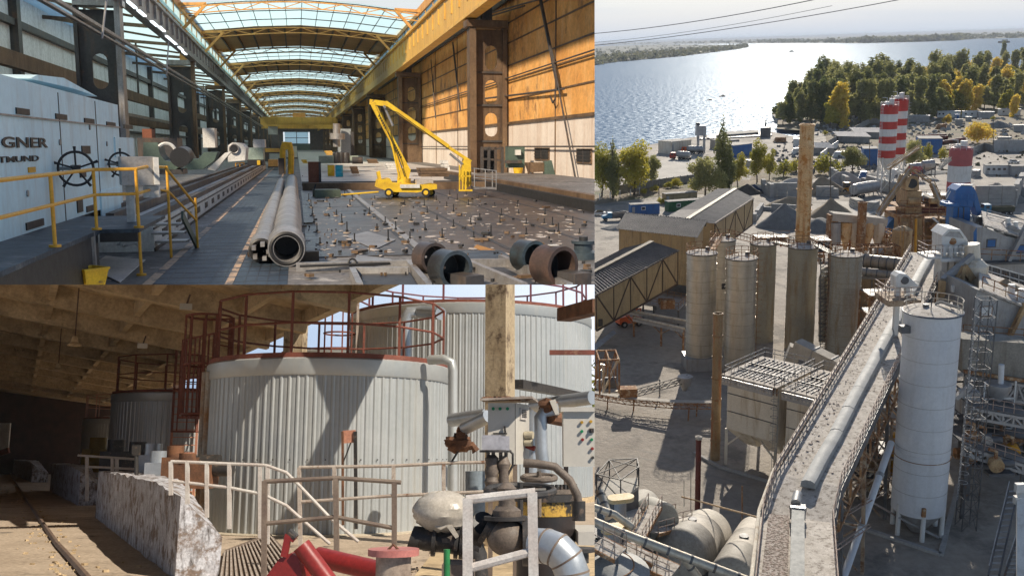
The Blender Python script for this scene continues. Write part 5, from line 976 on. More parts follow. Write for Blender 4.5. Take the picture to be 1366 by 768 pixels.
Yb = 150.0; D_ = lambda x, y, dy=0: P.D(x, y, Yb+dy); r = RR('blue_elevator_tower', 'bright blue elevator tower with chamfered head', 'tower', lo(D_(1283, 400), 0))
part(r, 'head_casing', MB().prism([D_(x, y) for x, y in [(1273.5, 275), (1275, 254), (1282, 248), (1297, 248.5), (1300, 256), (1298, 276)]], (0, 3, 0)), m_blue); part(r, 'head_cap', MB().slab(D_(1282, 247.5, -.2), D_(1297.5, 248, -.2), D_(1297.5, 247, 3.2), D_(1282, 246.5, 3.2), .15), m_white)
part(r, 'shaft', MB().prism([D_(x, y, .2) for x, y in [(1272, 276), (1295, 276), (1292, 318), (1270, 305)]], (0, 2.4, 0)), m_blue)
part(r, 'shaft_seam', MB().beam(D_(1279, 277, .1), D_(1277, 308, .1), .12).beam(D_(1286, 277, .1), D_(1284, 312, .1), .12), m_greydk)
part(r, 'tail_chute', MB().prism([D_(x, y, .5) for x, y in [(1299, 250), (1303, 258), (1310, 285), (1304, 288), (1298, 266)]], (0, 2, 0)), m_blue); part(r, 'railing', railing_mb([D_(1272, 275, -.8), D_(1300, 275, -.8)], 1.9, 1.1, .06), m_blue)
part(r, 'side_deck', MB().box(D_(1266, 272, -.5), (1.8, 2.4, .5)), m_blue); part(r, 'hopper', MB().prism([D_(x, y, -.4) for x, y in [(1260, 270), (1263, 268), (1270, 272), (1269, 275), (1260, 274)]], (0, 1.5, 0)), m_blue); part(r, 'lower_leg', MB().beam(D_(1306, 290, .5), D_(1312, 345, .5), 1.6, 1.2), m_greydk)
part(r, 'stair_rail', MB().cyl(D_(1261, 262, -.6), D_(1267, 251, -.6), .07, n=5).cyl(D_(1262, 266, -.6), D_(1268, 255, -.6), .07, n=5), m_white)
# ---- the tall white silo
px0, px1 = 1201.5, 1282; leg = Z(1232, 714, 0); Ys = leg.y+1.2; xm = 1246; rad = 36*P.sc(1247, 405, Ys); c = P.D(1248, 414, Ys); ct = c.z; cb = P.D(1231, 676, Ys).z; cx_, cy_ = c.x-.25, Ys
r = RR('tall_white_silo', 'tall white silo with rounded foot standing on steel legs', 'silo', V((cx_, cy_, GZ)))
prof = [(.6, cb-2.6), (rad*.99, cb)]; part(r, 'cone', MB().lathe((cx_, cy_, 0), prof, 48), m_grey)
part(r, 'shell', MB().lathe((cx_, cy_, 0), [(rad, cb), (rad, cb+(ct-cb)*.31-.03), (rad+.03, cb+(ct-cb)*.31), (rad, cb+(ct-cb)*.31+.03), (rad, ct)], 56, cap=False), m_whitesilo)
sm = MB(); [sm.lathe((cx_, cy_, 0), [(rad, z-.02), (rad+.015, z-.02), (rad+.015, z+.02), (rad, z+.02)], 48, cap=False) for z in [cb+(ct-cb)*k/9 for k in range(1, 9)]]; part(r, 'seams', sm, m_grey); part(r, 'roof', MB().lathe((cx_, cy_, 0), [(rad+.12, ct-.1), (rad+.12, ct+.05), (rad*.25, ct+.35), (.02, ct+.4)], 48), m_dust); part(r, 'rim', MB().ring((cx_, cy_, ct-.05), rad+.12, .1, 48), wm('blue_rim', (.09, .12, .17), rough=.5)); part(r, 'wire_band', MB().ring((cx_, cy_, cb+(ct-cb)*.28), rad+.05, .035, 48), m_rust)
for k in range(6):
 a = R(20+60*k); u = V((math.cos(a), math.sin(a), 0))*rad*.93; part(r, 'leg', MB().cyl(V((cx_, cy_, GZ))+u, V((cx_, cy_, cb+.9))+u, .24, n=12), m_white)
part(r, 'brace', MB().beam(V((cx_-rad*.9, cy_-1, cb-.5)), V((cx_+rad*.55, cy_-2, GZ+.2)), .2), m_grey)
tp = V((cx_, cy_, ct)); rl = MB()
for k in range(9): a = R(-60+24*k); u = V((math.cos(a), math.sin(a), 0))*(rad+.05); rl.cyl(tp+u, tp+u+V((0, 0, 1.2)), .04, n=5)
rl.ring(tp+V((0, 0, 1.2)), rad+.05, .04, 30, 5, -60, 132).ring(tp+V((0, 0, .6)), rad+.05, .04, 30, 5, -60, 132); part(r, 'top_railing', rl, m_cream)
part(r, 'roof_pipe', MB().tube([tp+V((.5, .8, .4)), tp+V((1.0, .6, .7)), tp+V((1.5, -.6, .6)), tp+V((2.1, -1.3, .5))], .16, 8).tube([tp+V((1.5, -.6, .6)), tp+V((1.9, .3, .6))], .14, 8), m_pale); part(r, 'hatch', MB().cyl(tp+V((-.6, .3, .3)), tp+V((-.6, .3, .6)), .3, n=12).cyl(tp+V((-.6, -.9, .3)), tp+V((-.6, -.9, 1.6)), .05, n=6), m_greydk)
part(r, 'side_bracket', MB().box(V((cx_-rad-.3, cy_-.6, ct-1.6)), (.9, .8, .7)), m_greydk); part(r, 'valve', MB().box(V((cx_-.6, cy_-rad-.1, cb+.8)), (.35, .3, .9)), m_rust)
r = RR('ladder_mast', 'tall caged ladder mast right of the white silo', 'ladder', Z(1286, 700, 0)); lb = MB(); b0 = V((cx_+rad+.5, cy_-1.2, GZ+4)); t0 = V((cx_+rad+.7, cy_-1.2, ct+1)); ladder(lb, b0, t0, V((.8, -.6, 0)), .6)
for i in range(26): z = b0.z+2+i*1.0; lb.ring(V((b0.x+.5, b0.y-.4, z)), .45, .03, 10, 4) if z < t0.z else None
part(r, 'ladder', lb, m_grey); lt = MB(); A_ = [V((b0.x+1.3+dx, b0.y+.6+dy, GZ)) for dx, dy in ((0, 0), (1.5, 0), (1.5, 1.5), (0, 1.5))]; Hh = t0.z-GZ
for q in A_: lt.beam(q, q+V((0, 0, Hh)), .09)
for j in range(14):
 z0, z1 = Hh*j/14, Hh*(j+1)/14
 for q, w_ in zip(A_, A_[1:]+A_[:1]): lt.beam(q+V((0, 0, z0)), w_+V((0, 0, z1)), .045).beam(q+V((0, 0, z1)), w_+V((0, 0, z1)), .05)
part(r, 'lattice', lt, m_greydk)
r = RR('downpipe', 'blue-grey long pipe slanting down past the deck trestles', 'pipe', Z(1120, 790, 0)); a, b_ = P.D(1118, 790, 78), P.D(1189, 590, 92); part(r, 'pipe', MB().cyl(a, b_, .34, n=14), m_whitesilo); part(r, 'coupling', MB().cyl(a.lerp(b_, .4), a.lerp(b_, .42), .42, n=14).cyl(a.lerp(b_, .75), a.lerp(b_, .77), .42, n=14), m_grey)
r = RR('yellow_drum', 'yellow rounded drum half hidden behind the deck trestles', 'drum', Z(1197, 640, 2)); part(r, 'drum', MB().lathe(P.D(1197, 605, 100), [(.2, -2.5), (.8, -2.3), (1.1, 0), (.8, 2.3), (.2, 2.5)], 16), m_yellow)
for i, (pa, pb2) in enumerate([((1110, 735, 66), (1160, 700, 80)), ((1180, 640, 95), (1216, 630, 96)), ((1112, 640, 84), (1200, 690, 92)), ((1120, 690, 78), (1180, 655, 90))]):
 a, b_ = P.D(*pa), P.D(*pb2); r = RR('cable_tray', ['low cable tray under the near end of the deck', 'short cable tray beside the white silo', 'long rusty brace pipe under the deck', 'thin cable tray between the trestles'][i], 'cable tray', a); mb = MB()
 for s in (-.25, .25):
  mb.beam(a+V((0, s, 0)), b_+V((0, s, 0)), .08)
 for k in range(10): p = a.lerp(b_, k/9); mb.beam(p+V((0, -.25, 0)), p+V((0, .25, 0)), .05)
 part(r, 'tray', mb, m_rail)
def kerb(pix, label, w_=.35, h=.3):
 mb = MB()
 for (a, b_) in zip(pix[:-1], pix[1:]): mb.beam(g(*a, h/2), g(*b_, h/2), w_, h)
 single(P, 'kerb', mb, m_block, label, 'kerb')
kerb([(926, 605), (960, 624), (1030, 645), (1100, 660)], 'pale kerb across the shaded yard under the filter house'); kerb([(1116, 694), (1255, 741), (1278, 648)], 'pale kerb around the foot of the white silo', .5)
r = RR('hose_reel_post', 'thin lamp post with crossarm over the lying tanks', 'post', Z(990, 700, 0)); part(r, 'post', MB().cyl(P.D(990, 706, 92), P.D(990, 648, 92), .07, n=6), m_rust)
r = RR('aerial_mast', 'pair of thin aerial masts beside the dark red chimney', 'mast', Z(921, 700, 0)); part(r, 'mast', MB().cyl(P.D(921.5, 700, 88), P.D(921.5, 628, 88), .05, n=6), m_pale); part(r, 'mast', MB().cyl(P.D(912.5, 675, 88), P.D(912.5, 640, 88), .04, n=6), m_pale); part(r, 'crossarm', MB().beam(P.D(909, 662, 88), P.D(929, 667, 88), .12), m_tan)
r = RR('gas_pipe', 'yellowish thin pipe strung from the mast to the deck', 'pipe', Z(960, 680, 4)); part(r, 'pipe', MB().cyl(P.D(929, 667, 88), P.D(1012, 690, 72), .08, n=6), m_tan)
def lying(a, b_, rad, label, m, n=32):
 d = b_-a; L = d.length; r = RR('lying_tank', label, 'tank', lo((a+b_)/2, 0)); part(r, 'shell', MB().lathe(a, [(.1, -rad*.45), (rad*.55, -rad*.3), (rad*.92, -.05*rad), (rad, .1*rad), (rad, L*.33), (rad+.03, L*.335), (rad, L*.34), (rad, L*.66), (rad+.03, L*.665), (rad, L*.67), (rad, L-.1*rad), (rad*.9, L+.12*rad), (rad*.5, L+.35*rad), (.1, L+.42*rad)], 36, axis=d), m)
 for f in (.2, .8): p = a.lerp(b_, f); part(r, 'saddle', MB().box(V((p.x, p.y, (GZ+p.z-rad*.7)/2)), (rad*1.5, .6, p.z-rad*.7-GZ)), m_greydk)
 part(r, 'manhole', MB().cyl(a.lerp(b_, .45)+V((0, 0, rad-.05)), a.lerp(b_, .45)+V((0, 0, rad+.25)), .4, n=14), m_greydk); return r
m_tank = wm('dusty_tank', (0.48, 0.44, 0.38), (0.38, 0.35, 0.30), rough=.7, scale=.3, streak=(.25, .22, .18))
lying(P.D(905, 742, 76), P.D(943, 712, 85.5), 2.5, 'fat dusty lying tank crossed by a shadow, at bottom left', m_tank); lying(P.D(975, 772, 70), P.D(1009, 713, 84), 1.85, 'narrower lying tank beside the big deck, banded', m_tank)
m_hop = wm('dusty_hopper', (0.50, 0.47, 0.41), (0.40, 0.37, 0.32), rough=.8, scale=.4)
r = RR('aggregate_hopper', 'dust-covered hopper bin with a pale roof and a light lattice over it', 'hopper', Z(825, 720, 0)); pts = [P.D(796, 661, 84), P.D(814, 641, 90), P.D(846, 637, 90), P.D(852, 652, 86), P.D(828, 669, 82), P.D(811, 661, 82)]
zt2 = pts[0].z; pts = [V((p.x, p.y, zt2)) for p in (Z(796, 662, 12), Z(813, 642, 12), Z(850, 640, 12), Z(852, 652, 12), Z(828, 670, 12))]; zt2 = GZ+12; pts = [V((p.x, p.y, GZ+8)) for p in pts]; part(r, 'bin', MB().prism(pts, (0, 0, 4)), m_greydk); part(r, 'lid', MB().prism([V((p.x, p.y, GZ+12.01)) for p in pts], (0, 0, .25)), m_hop)
fr = MB(); B5 = [V((p.x, p.y, GZ+12.3)) for p in pts]; apex = P.D(851, 637, B5[2].y)
fr.beam(B5[0], P.D(801, 652, B5[0].y), .12)
tops = [p+V((0, 0, 1.8)) for p in B5]
for i in range(5): fr.beam(B5[i], tops[i], .1).beam(tops[i], tops[(i+1) % 5], .08).beam(B5[i], tops[(i+1) % 5], .06)
fr.beam(tops[0], tops[2], .07).beam(tops[1], tops[3], .07).beam(tops[1], tops[4], .07); part(r, 'lattice', fr, m_dark)
for p in pts: part(r, 'leg', MB().beam(V((p.x, p.y, GZ)), V((p.x, p.y, GZ+8)), .35), m_greydk)
part(r, 'outlet', MB().lathe(V((pts[4].x-1, pts[4].y+3, GZ+4)), [(.5, 0), (3, 4)], 4), m_greydk)
def drumtop(pts_, rad, m, label):
 a, b_ = pts_; r = RR('drum', label, 'drum', lo(a, 0)); part(r, 'shell', MB().lathe(a, [(rad*.9, 0), (rad, .2), (rad, (b_-a).length-.2), (rad*.9, (b_-a).length)], 28, axis=b_-a), m); p = a.lerp(b_, .5); part(r, 'stand', MB().beam(lo(p, 0), p-V((0, 0, rad*.5)), 1.2), m_greydk); return r
drumtop((P.D(828, 716, 74), P.D(860, 672, 85)), 1.5, m_hop, 'pale sloping belt housing rising towards the yard'); drumtop((P.D(862, 690, 80), P.D(884, 700, 78)), 2.0, wm('ribbed_drum', (.42, .40, .34), rough=.7, scale=1), 'ribbed drum under the walkways')
for i, (x, y, Y) in enumerate([(827.5, 668, 74), (820.5, 708, 66)]):
 p = P.D(x, y, Y); r = RR('vent_filter', ['upright silo filter with mushroom cap of ochre, upper one', 'upright silo filter with mushroom cap of ochre, lower one'][i], 'filter', lo(p, 0)); part(r, 'body', MB().cyl(p-V((0, 0, 1.6)), p, .5, n=16), m_grey); part(r, 'neck', MB().cyl(lo(p, 9), p-V((0, 0, 1.6)), .3, n=12), m_greydk)
 cp = part(r, 'cap', MB().prism([p+V((math.cos(R(a))*.62+(.55 if math.cos(R(a)) > 0 else -.45), math.sin(R(a))*.6+(0.2 if math.cos(R(a)) > 0 else 0), 0)) for a in range(0, 360, 20)], (0, 0, .35)), wm('ochre_cap', (.62, .40, .12), (.7, .58, .38), rough=.6, scale=.8))
def walkway(pa, pb_, w_, label, mat=m_rail, stairs=False):
 r = RR('stairway' if stairs else 'walkway', label, 'walkway', lo((pa+pb_)/2, 0)); d = unit(pb_-pa); n = unit(d.cross(V((0, 0, 1))))*w_/2; part(r, 'deck', MB().slab(pa-n, pb_-n, pb_+n, pa+n, .12), m_dust)
 for s in (-1, 1): part(r, 'railing', railing_mb([pa+n*s, pb_+n*s], 1.1, 1.2, .04, (1, .5)), mat); part(r, 'stringer', MB().beam(pa+n*s-V((0, 0, .15)), pb_+n*s-V((0, 0, .15)), .1, .3), m_rust)
 for f in (.15, .85): p = pa.lerp(pb_, f); part(r, 'post', MB().beam(lo(p, 0), p, .16), m_greydk)
walkway(P.D(822, 768, 66), P.D(874, 674, 78), 1.2, 'long railed walkway climbing beside the pale sloping housing'); walkway(P.D(832, 727, 66), P.D(874, 746, 65), 1.3, 'short railed bridge below the silver pipe'); walkway(P.D(862, 706, 76), P.D(884, 700, 78), 2.4, 'small railed landing by the ribbed drum'); walkway(P.D(888, 696, 80), P.D(912, 690, 82), 1.8, 'rusty railed landing next to the dark red chimney'); walkway(P.D(797, 722, 62), P.D(828, 738, 61), 1.8, 'railed deck on top of the corner silo'); walkway(P.D(868, 748, 66), P.D(900, 762, 65), 2.2, 'dusty landing at the bottom edge')
duct([P.D(780, 672, 66), P.D(820, 686, 66), P.D(842, 702, 66)], .28, m_galv, 'thin bright pipe at the left edge with a bend', 3, 'pipe', False); duct([P.D(784, 692, 64), P.D(815, 705, 64), P.D(1000, 775, 62)], .33, m_galv, 'long bright pipe slanting across the bottom left', 6, 'pipe', False); duct([P.D(911, 742, 64), P.D(932, 770, 64)], .3, m_galv, 'short bright branch pipe at the bottom', 1, 'pipe', False)
duct([P.D(800, 655, 70), P.D(812, 690, 68)], .35, m_galv, 'perforated bright post beside the hopper bin', 3, 'pipe', False)
p = P.D(806, 760, 62); r = RR('corner_silo', 'big grey round silo top in the bottom left corner', 'silo', lo(p, 0)); part(r, 'shell', MB().lathe((p.x, p.y, 0), [(3.2, GZ), (3.2, p.z), (1.2, p.z+.9), (.1, p.z+1)], 40), wm('grey_silo_top', (.33, .34, .33), (.26, .27, .27), rough=.6, scale=.5)); part(r, 'hoop', MB().ring((p.x, p.y, p.z+.5), 2.1, .06, 28), m_rust)
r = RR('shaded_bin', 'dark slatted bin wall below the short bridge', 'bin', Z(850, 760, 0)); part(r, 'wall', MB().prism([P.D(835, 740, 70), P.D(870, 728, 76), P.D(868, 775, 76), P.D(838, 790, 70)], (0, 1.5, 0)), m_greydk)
# ---- grey buildings on the right
T = lambda p, z: V((p.x, p.y, GZ+z))
r = RR('grey_plant_building', 'grey clad plant building with a blue shutter, upper right', 'building', Z(1335, 420, 0)); Yg = 142; D_ = lambda x, y, dy=0: P.D(x, y, Yg+dy)
part(r, 'wall', MB().prism([D_(x, y) for x, y in [(1302, 303), (1314, 303), (1342, 315), (1380, 323), (1380, 420), (1300, 420)]], (0, 9, 0)), m_grey); part(r, 'roof', MB().slab(D_(1313, 302, -.5), D_(1390, 326, -.5), D_(1390, 303, 9), D_(1308, 283, 9), .25), m_dust)
for x, y, w_, h in ((1322.5, 324.5, 10, 9), (1361, 332, 11, 9)): f = part(r, 'window', MB().box(D_(x, y, -.05), (w_*P.sc(x, y, Yg)+.3, .14, h*P.sc(x, y, Yg)+.3)), m_greydk); part(f, 'shutter', MB().box(D_(x, y, -.12), (w_*P.sc(x, y, Yg), .1, h*P.sc(x, y, Yg))), m_blue)
part(r, 'blue_panel', MB().prism([D_(x, y, -.1) for x, y in [(1299, 310), (1303, 304), (1303, 340), (1299, 340)]], (0, .1, 0)), m_blue); part(r, 'diagonal_beam', MB().beam(D_(1345, 348, -.6), D_(1372, 296, -.6), .8, .5), m_grey); part(r, 'front_deck', MB().bx(D_(1300, 345).x, D_(1380, 345).x, Yg-1.6, Yg-.02, D_(1340, 347).z-.3, D_(1340, 347).z), m_greydk)
part(r, 'deck_railing', railing_mb([D_(1303, 346, -1.6), D_(1380, 350, -1.6)], 1.6, 2.2, .06), m_rust); lb = MB(); ladder(lb, D_(1306, 345, -.1), D_(1306, 304, -.1), V((0, -1, 0)), .6); part(r, 'ladder', lb, m_grey)
for i, (x, y) in enumerate(((1348, 308), (1358, 313))): p = D_(x, y, 1); rr_ = RR('roof_vent', ['round roof vent drum, left of the upper pair', 'round roof vent drum, right of the upper pair'][i], 'vent', lo(p, 20)); part(rr_, 'drum', MB().cyl(p, p+V((.3, 1.8, .3)), .9, n=18), m_grey); part(rr_, 'cap', MB().cyl(p+V((0, 1, .8)), p+V((0, 1, 1.8)), .35, n=12), m_white); part(rr_, 'base', MB().box(p+V((.1, .9, -1.0)), (1.2, 1.2, .5)), m_greydk)
r = RR('roof_fence', 'railing and rubble heap along the upper grey roof', 'railing', D_(1330, 300, 3)); part(r, 'railing', railing_mb([D_(1316, 292, 6), D_(1375, 308, 6)], 1.4, 3, .07), m_grey); part(r, 'rubbish', MB().heap(D_(1340, 305, 3), 1.6, 1.4, 1.3, 3), m_gravel)
r = RR('ribbed_canopy', 'grey ribbed canopy wall between the two grey buildings', 'canopy', Z(1335, 440, 0)); Yk = 128; D_ = lambda x, y, dy=0: P.D(x, y, Yk+dy); part(r, 'sheet', MB().corr(D_(1303, 366), D_(1380, 394), D_(1380, 372), D_(1303, 350), 24, .06, .08), m_greydk); part(r, 'railing', MB().cyl(D_(1303, 349, -.6), D_(1380, 371, -.6), .08, n=6).cyl(D_(1303, 357, -.6), D_(1380, 379, -.6), .07, n=6), m_white)
for x in (1311, 1323, 1335, 1347, 1359): part(r, 'post', MB().beam(D_(x, 349+(x-1303)*.29, -.6), D_(x, 368+(x-1303)*.34, -.6), .12), m_grey)
r = RR('grey_engine_house', 'large grey clad house with a boarded square window, right side', 'building', Z(1330, 520, 0)); Yg = 112; D_ = lambda x, y, dy=0: P.D(x, y, Yg+dy)
part(r, 'wall', MB().prism([D_(x, y) for x, y in [(1303, 386), (1318, 391), (1342, 402), (1385, 418), (1385, 455), (1300, 447)]], (0, 10, 0)), m_grey); part(r, 'roof', MB().slab(D_(1306, 387, -.5), D_(1388, 419, -.5), D_(1385, 390, 10), D_(1305, 362, 10), .25), m_dust)
f = part(r, 'window', MB().box(D_(1315.5, 415, -.05), (16*P.sc(1315, 415, Yg), .16, 14*P.sc(1315, 415, Yg))), m_rust); part(f, 'board', MB().box(D_(1315.5, 415, -.12), (14*P.sc(1315, 415, Yg), .12, 12*P.sc(1315, 415, Yg))), m_white)
part(r, 'brown_brace', MB().beam(D_(1347, 448, -.6), D_(1368, 405, -.6), .7, .4), m_tan); part(r, 'railing', railing_mb([D_(1310, 385, .5), D_(1372, 408, .5)], 1.5, 1.5, .06, (1, .5)), m_rust)
part(r, 'apron', MB().bx(D_(1284, 447).x, D_(1385, 447).x, Yg-2.2, Yg-.02, D_(1330, 452).z-.3, D_(1330, 452).z), m_grey); part(r, 'apron_railing', railing_mb([D_(1284, 449, -2.1), D_(1385, 457, -2.1)], 1.5, 2, .06), m_rust)
for i, (x, y) in enumerate(((1352, 398), (1365, 404))): p = D_(x, y, 1); rr_ = RR('roof_vent', ['round roof vent drum on the lower grey roof, left one', 'round roof vent drum on the lower grey roof, at the edge'][i], 'vent', p-V((0, 0, 1.2))); part(rr_, 'drum', MB().cyl(p-V((0, 0, .4)), p+V((.4, 2.2, .2)), .75, n=18), m_white); part(rr_, 'cap', MB().cyl(p+V((0, .7, .3)), p+V((0, .7, 1.6)), .4, n=12), m_white)
single(P, 'heap', MB().heap(D_(1340, 388, 6), 2.4, 1.8, 1.6, 5), m_sand, 'brown rubble heap on the lower grey roof', 'heap')
Yg = 108; r = RR('concrete_plant_floor', 'concrete slab wall with rust streaks under the engine house', 'wall', Z(1330, 560, 0)); part(r, 'wall', MB().prism([D_(x, y, -4) for x, y in [(1284, 452), (1385, 459), (1385, 509), (1284, 495)]], (0, 3, 0)), wm('stained_wall', (.30, .28, .24), (.23, .21, .18), rough=.9, scale=.3, streak=(.12, .08, .05)))
part(r, 'ledge', MB().prism([D_(x, y, -4.6) for x, y in [(1288, 494), (1385, 509), (1385, 513), (1288, 498)]], (0, .5, 0)), m_rust)
def truss_floor(x0, y0, x1, y1, Yq, h, n, label, deck=True, mat=m_grey, rail=True):
 a, b_ = P.D(x0, y0, Yq), P.D(x1, y1, Yq); r = RR('steel_floor', label, 'platform', lo((a+b_)/2, 0)); mb = MB().beam(a, b_, .3, .3).beam(a-V((0, 0, h)), b_-V((0, 0, h)), .3, .3)
 for i in range(n):
  p, q = a.lerp(b_, i/n), a.lerp(b_, (i+1)/n); s = i % 2; mb.beam(p-V((0, 0, h*s)), q-V((0, 0, h*(1-s))), .2).beam(p, p-V((0, 0, h)), .2)
 part(r, 'truss', mb, mat)
 if deck: part(r, 'deck', MB().slab(a+V((0, 0, .2)), b_+V((0, 0, .2)), b_+V((0, 5, .2)), a+V((0, 5, .2)), .12), m_greydk)
 if rail: part(r, 'railing', railing_mb([a+V((0, 0, .3)), b_+V((0, 0, .3))], 1.2, 1.2, .05, (1, .5)), m_rail)
 for f in (.05, .9): p = a.lerp(b_, f); part(r, 'column', MB().beam(lo(p, 0), p, .35), m_greydk)
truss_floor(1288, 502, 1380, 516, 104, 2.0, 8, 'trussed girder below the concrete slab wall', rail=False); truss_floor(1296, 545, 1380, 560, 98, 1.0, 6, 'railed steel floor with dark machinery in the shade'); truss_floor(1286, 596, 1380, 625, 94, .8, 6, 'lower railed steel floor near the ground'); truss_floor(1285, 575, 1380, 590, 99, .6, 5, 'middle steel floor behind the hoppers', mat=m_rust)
r = RR('weigh_hopper', 'grey double funnel hopper hanging in the steel frame', 'hopper', P.D(1329, 560, 102)); c = P.D(1329, 536, 102); part(r, 'upper_funnel', MB().lathe(V((c.x, c.y, c.z)), [(.35, 0), (1.4, 1.5), (1.4, 2.2)], 14), m_grey); part(r, 'lower_funnel', MB().lathe(V((c.x, c.y, c.z-2.4)), [(1.3, 0), (.4, 1.6), (.35, 2.4)], 14), m_grey); part(r, 'feed_pipe', MB().cyl(c+V((.3, 0, 2.2)), P.D(1336, 486, 102), .3, n=12), m_whitesilo)
fr = MB()
for dx in (-1.7, 1.7): fr.beam(c+V((dx, -.5, -3)), c+V((dx, -.5, 2.6)), .15)
fr.beam(c+V((-1.7, -.5, -3)), c+V((1.7, -.5, -3)), .15).beam(c+V((-1.7, -.5, .6)), c+V((1.7, -.5, .6)), .15); part(r, 'hanging_frame', fr, m_white)
r = RR('square_chute', 'pale square hopper chute right of the ladder mast', 'chute', P.D(1292, 560, 100)); part(r, 'box', MB().box(P.D(1291, 534, 101), (1.2*1.6, 1.6, 2.4)), m_grey); part(r, 'inlet', MB().beam(P.D(1274, 531, 100), P.D(1297, 513, 100), .6, .5), m_grey); part(r, 'outlet', MB().lathe(P.D(1291, 552, 101), [(.4, 0), (.9, 1.0)], 4), m_grey)
mach = random.Random(21)
for i, (x, y, Yq) in enumerate([(1300, 585, 97), (1315, 590, 97), (1337, 585, 100), (1352, 603, 98), (1310, 560, 101), (1345, 545, 104), (1296, 610, 95), (1330, 622, 93)]):
 p = P.D(x, y, Yq); r = RR('pump_unit', ['rust-brown pump set at the foot of the hopper frame', 'pale coated pump set with round cover, in the shade', 'rusty fan housing under the steel floor', 'yellowish drum unit at the right on the lower floor', 'dark gearbox beside the hanging hopper', 'dark motor behind the railed steel floor', 'small rusty pump next to the ladder mast', 'long brown motor on the lowest floor'][i], 'pump', p)
 part(r, 'housing', MB().cyl(p, p+V((.2, .9, .1)), .75, n=16), [m_rust, m_dust, m_rust, m_yellow, m_greydk, m_greydk, m_rust, m_tan][i]); part(r, 'motor', MB().cyl(p+V((.5, .5, .1)), p+V((1.9, .4, .1)), .4, n=12), m_greydk); part(r, 'outlet', MB().tube([p+V((0, .4, .6)), p+V((0, .4, 1.5)), p+V((-.8, .4, 1.8))], .2, 8), m_rust); part(r, 'base', MB().box(p+V((.5, .4, -.9)), (2.6, 1.2, .3)), m_greydk)
r = RR('white_cabinet_post', 'white post with small boxes at the right edge', 'post', Z(1362, 730, 0)); part(r, 'post', MB().beam(P.D(1361, 770, 76), P.D(1361, 645, 82), .6), m_white); part(r, 'box', MB().box(P.D(1361, 650, 81), (.9, .5, .8)), m_white); part(r, 'box', MB().box(P.D(1360, 666, 81), (1.0, .5, .7)), m_white)
for i, (x0, y0, Y0, x1, y1, Y1_) in enumerate([(1340, 768, 80, 1366, 690, 84), (1318, 768, 80, 1345, 655, 90)]): r = RR('steel_stair', ['dark stair stringer in the lower right corner', 'dark stair flight beside the shaded ground'][i], 'stair', P.D(x0, y0, Y0)); a, b_ = P.D(x0, y0, Y0), P.D(x1, y1, Y1_); part(r, 'stringer', MB().beam(a, b_, .15, .4).beam(a+V((1, 0, 0)), b_+V((1, 0, 0)), .15, .4), m_greydk); tb = MB(); [tb.beam(a.lerp(b_, k/14), a.lerp(b_, k/14)+V((1, 0, 0)), .3, .05) for k in range(15)]; part(r, 'tread', tb, m_grey); part(r, 'handrail', MB().cyl(a+V((0, 0, 1.1)), b_+V((0, 0, 1.1)), .05, n=6), m_grey)
# ---- open steel frames that fill the works
P = PC
def frame_tower(x0, x1, yt, yb, Y, dep, lv, nb, m, label, dk=True, pipes=2, seed=1):
 rr = random.Random(seed); a, b_, t = P.D(x0, yb, Y), P.D(x1, yb, Y), P.D((x0+x1)/2, yt, Y); z0, z1 = max(GZ, a.z), t.z; r = root(P, 'pipe_rack', label, 'pipe rack', V(((a.x+b_.x)/2, Y, z0))); mb = MB(); pp = MB()
 xs = [a.x+(b_.x-a.x)*i/nb for i in range(nb+1)]; zs = [z0+(z1-z0)*i/lv for i in range(lv+1)]
 for y in (Y, Y+dep):
  for x in xs: mb.beam((x, y, z0), (x, y, z1), .22)
  for z in zs[1:]: mb.beam((xs[0], y, z), (xs[-1], y, z), .2)
  for i in range(nb):
   for j in range(lv):
    if rr.random() < .6: mb.beam((xs[i], y, zs[j]), (xs[i+1], y, zs[j+1]), .1)
    if rr.random() < .35: mb.beam((xs[i+1], y, zs[j]), (xs[i], y, zs[j+1]), .1)
 for x in xs:
  for z in zs[1:]: mb.beam((x, Y, z), (x, Y+dep, z), .16)
 part(r, 'frame', mb, m)
 if dk:
  for z in zs[1:]:
   if rr.random() < .75: d_ = part(r, 'deck', MB().bx(xs[0], xs[-1], Y, Y+dep, z+.1, z+.16), m_greydk); part(d_, 'railing', railing_mb([(xs[0], Y, z+.16), (xs[-1], Y, z+.16)], 1.1, 1.4, .04, (1, .5)), m_rail)
 for k in range(pipes): z = rr.uniform(z0+.5, z1-.4); x = rr.choice(xs[:-1])+rr.uniform(.2, .8); part(r, 'pipe', MB().tube([(xs[0], Y+.4, z), (x, Y+.4, z), (x, Y+.5, rr.choice(zs)), (xs[-1], Y+.6, rr.choice(zs))], rr.uniform(.1, .3), 8), rr.choice([m_rust, m_grey, m_galv, m_rcs]))
 for k in range(pipes): p = V((rr.uniform(xs[0]+.5, xs[-1]-.5), Y+dep*.5, rr.choice(zs[:-1]))); part(r, rr.choice(['motor', 'drum', 'gearbox']), MB().cyl(p+V((-.8, 0, .8)), p+V((.8, 0, .8)), rr.uniform(.4, .75), n=14).box(p+V((0, 0, .3)), (1.6, 1, .5)), rr.choice([m_rust, m_greydk, m_tan, m_grey]))
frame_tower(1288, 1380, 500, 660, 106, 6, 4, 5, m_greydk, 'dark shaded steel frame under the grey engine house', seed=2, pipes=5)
frame_tower(1126, 1196, 560, 735, 99, 5, 4, 4, m_rcs, 'rusty steel frame behind the big deck trestles', seed=3, pipes=3)
frame_tower(1181, 1199, 312, 345, 176, 5, 2, 2, m_rust, 'small rusty frame between the cyclones and the cream tank', seed=4)
frame_tower(1088, 1108, 322, 352, 168, 4, 2, 2, m_rust, 'low rusty frame behind the two dull silos', seed=5)
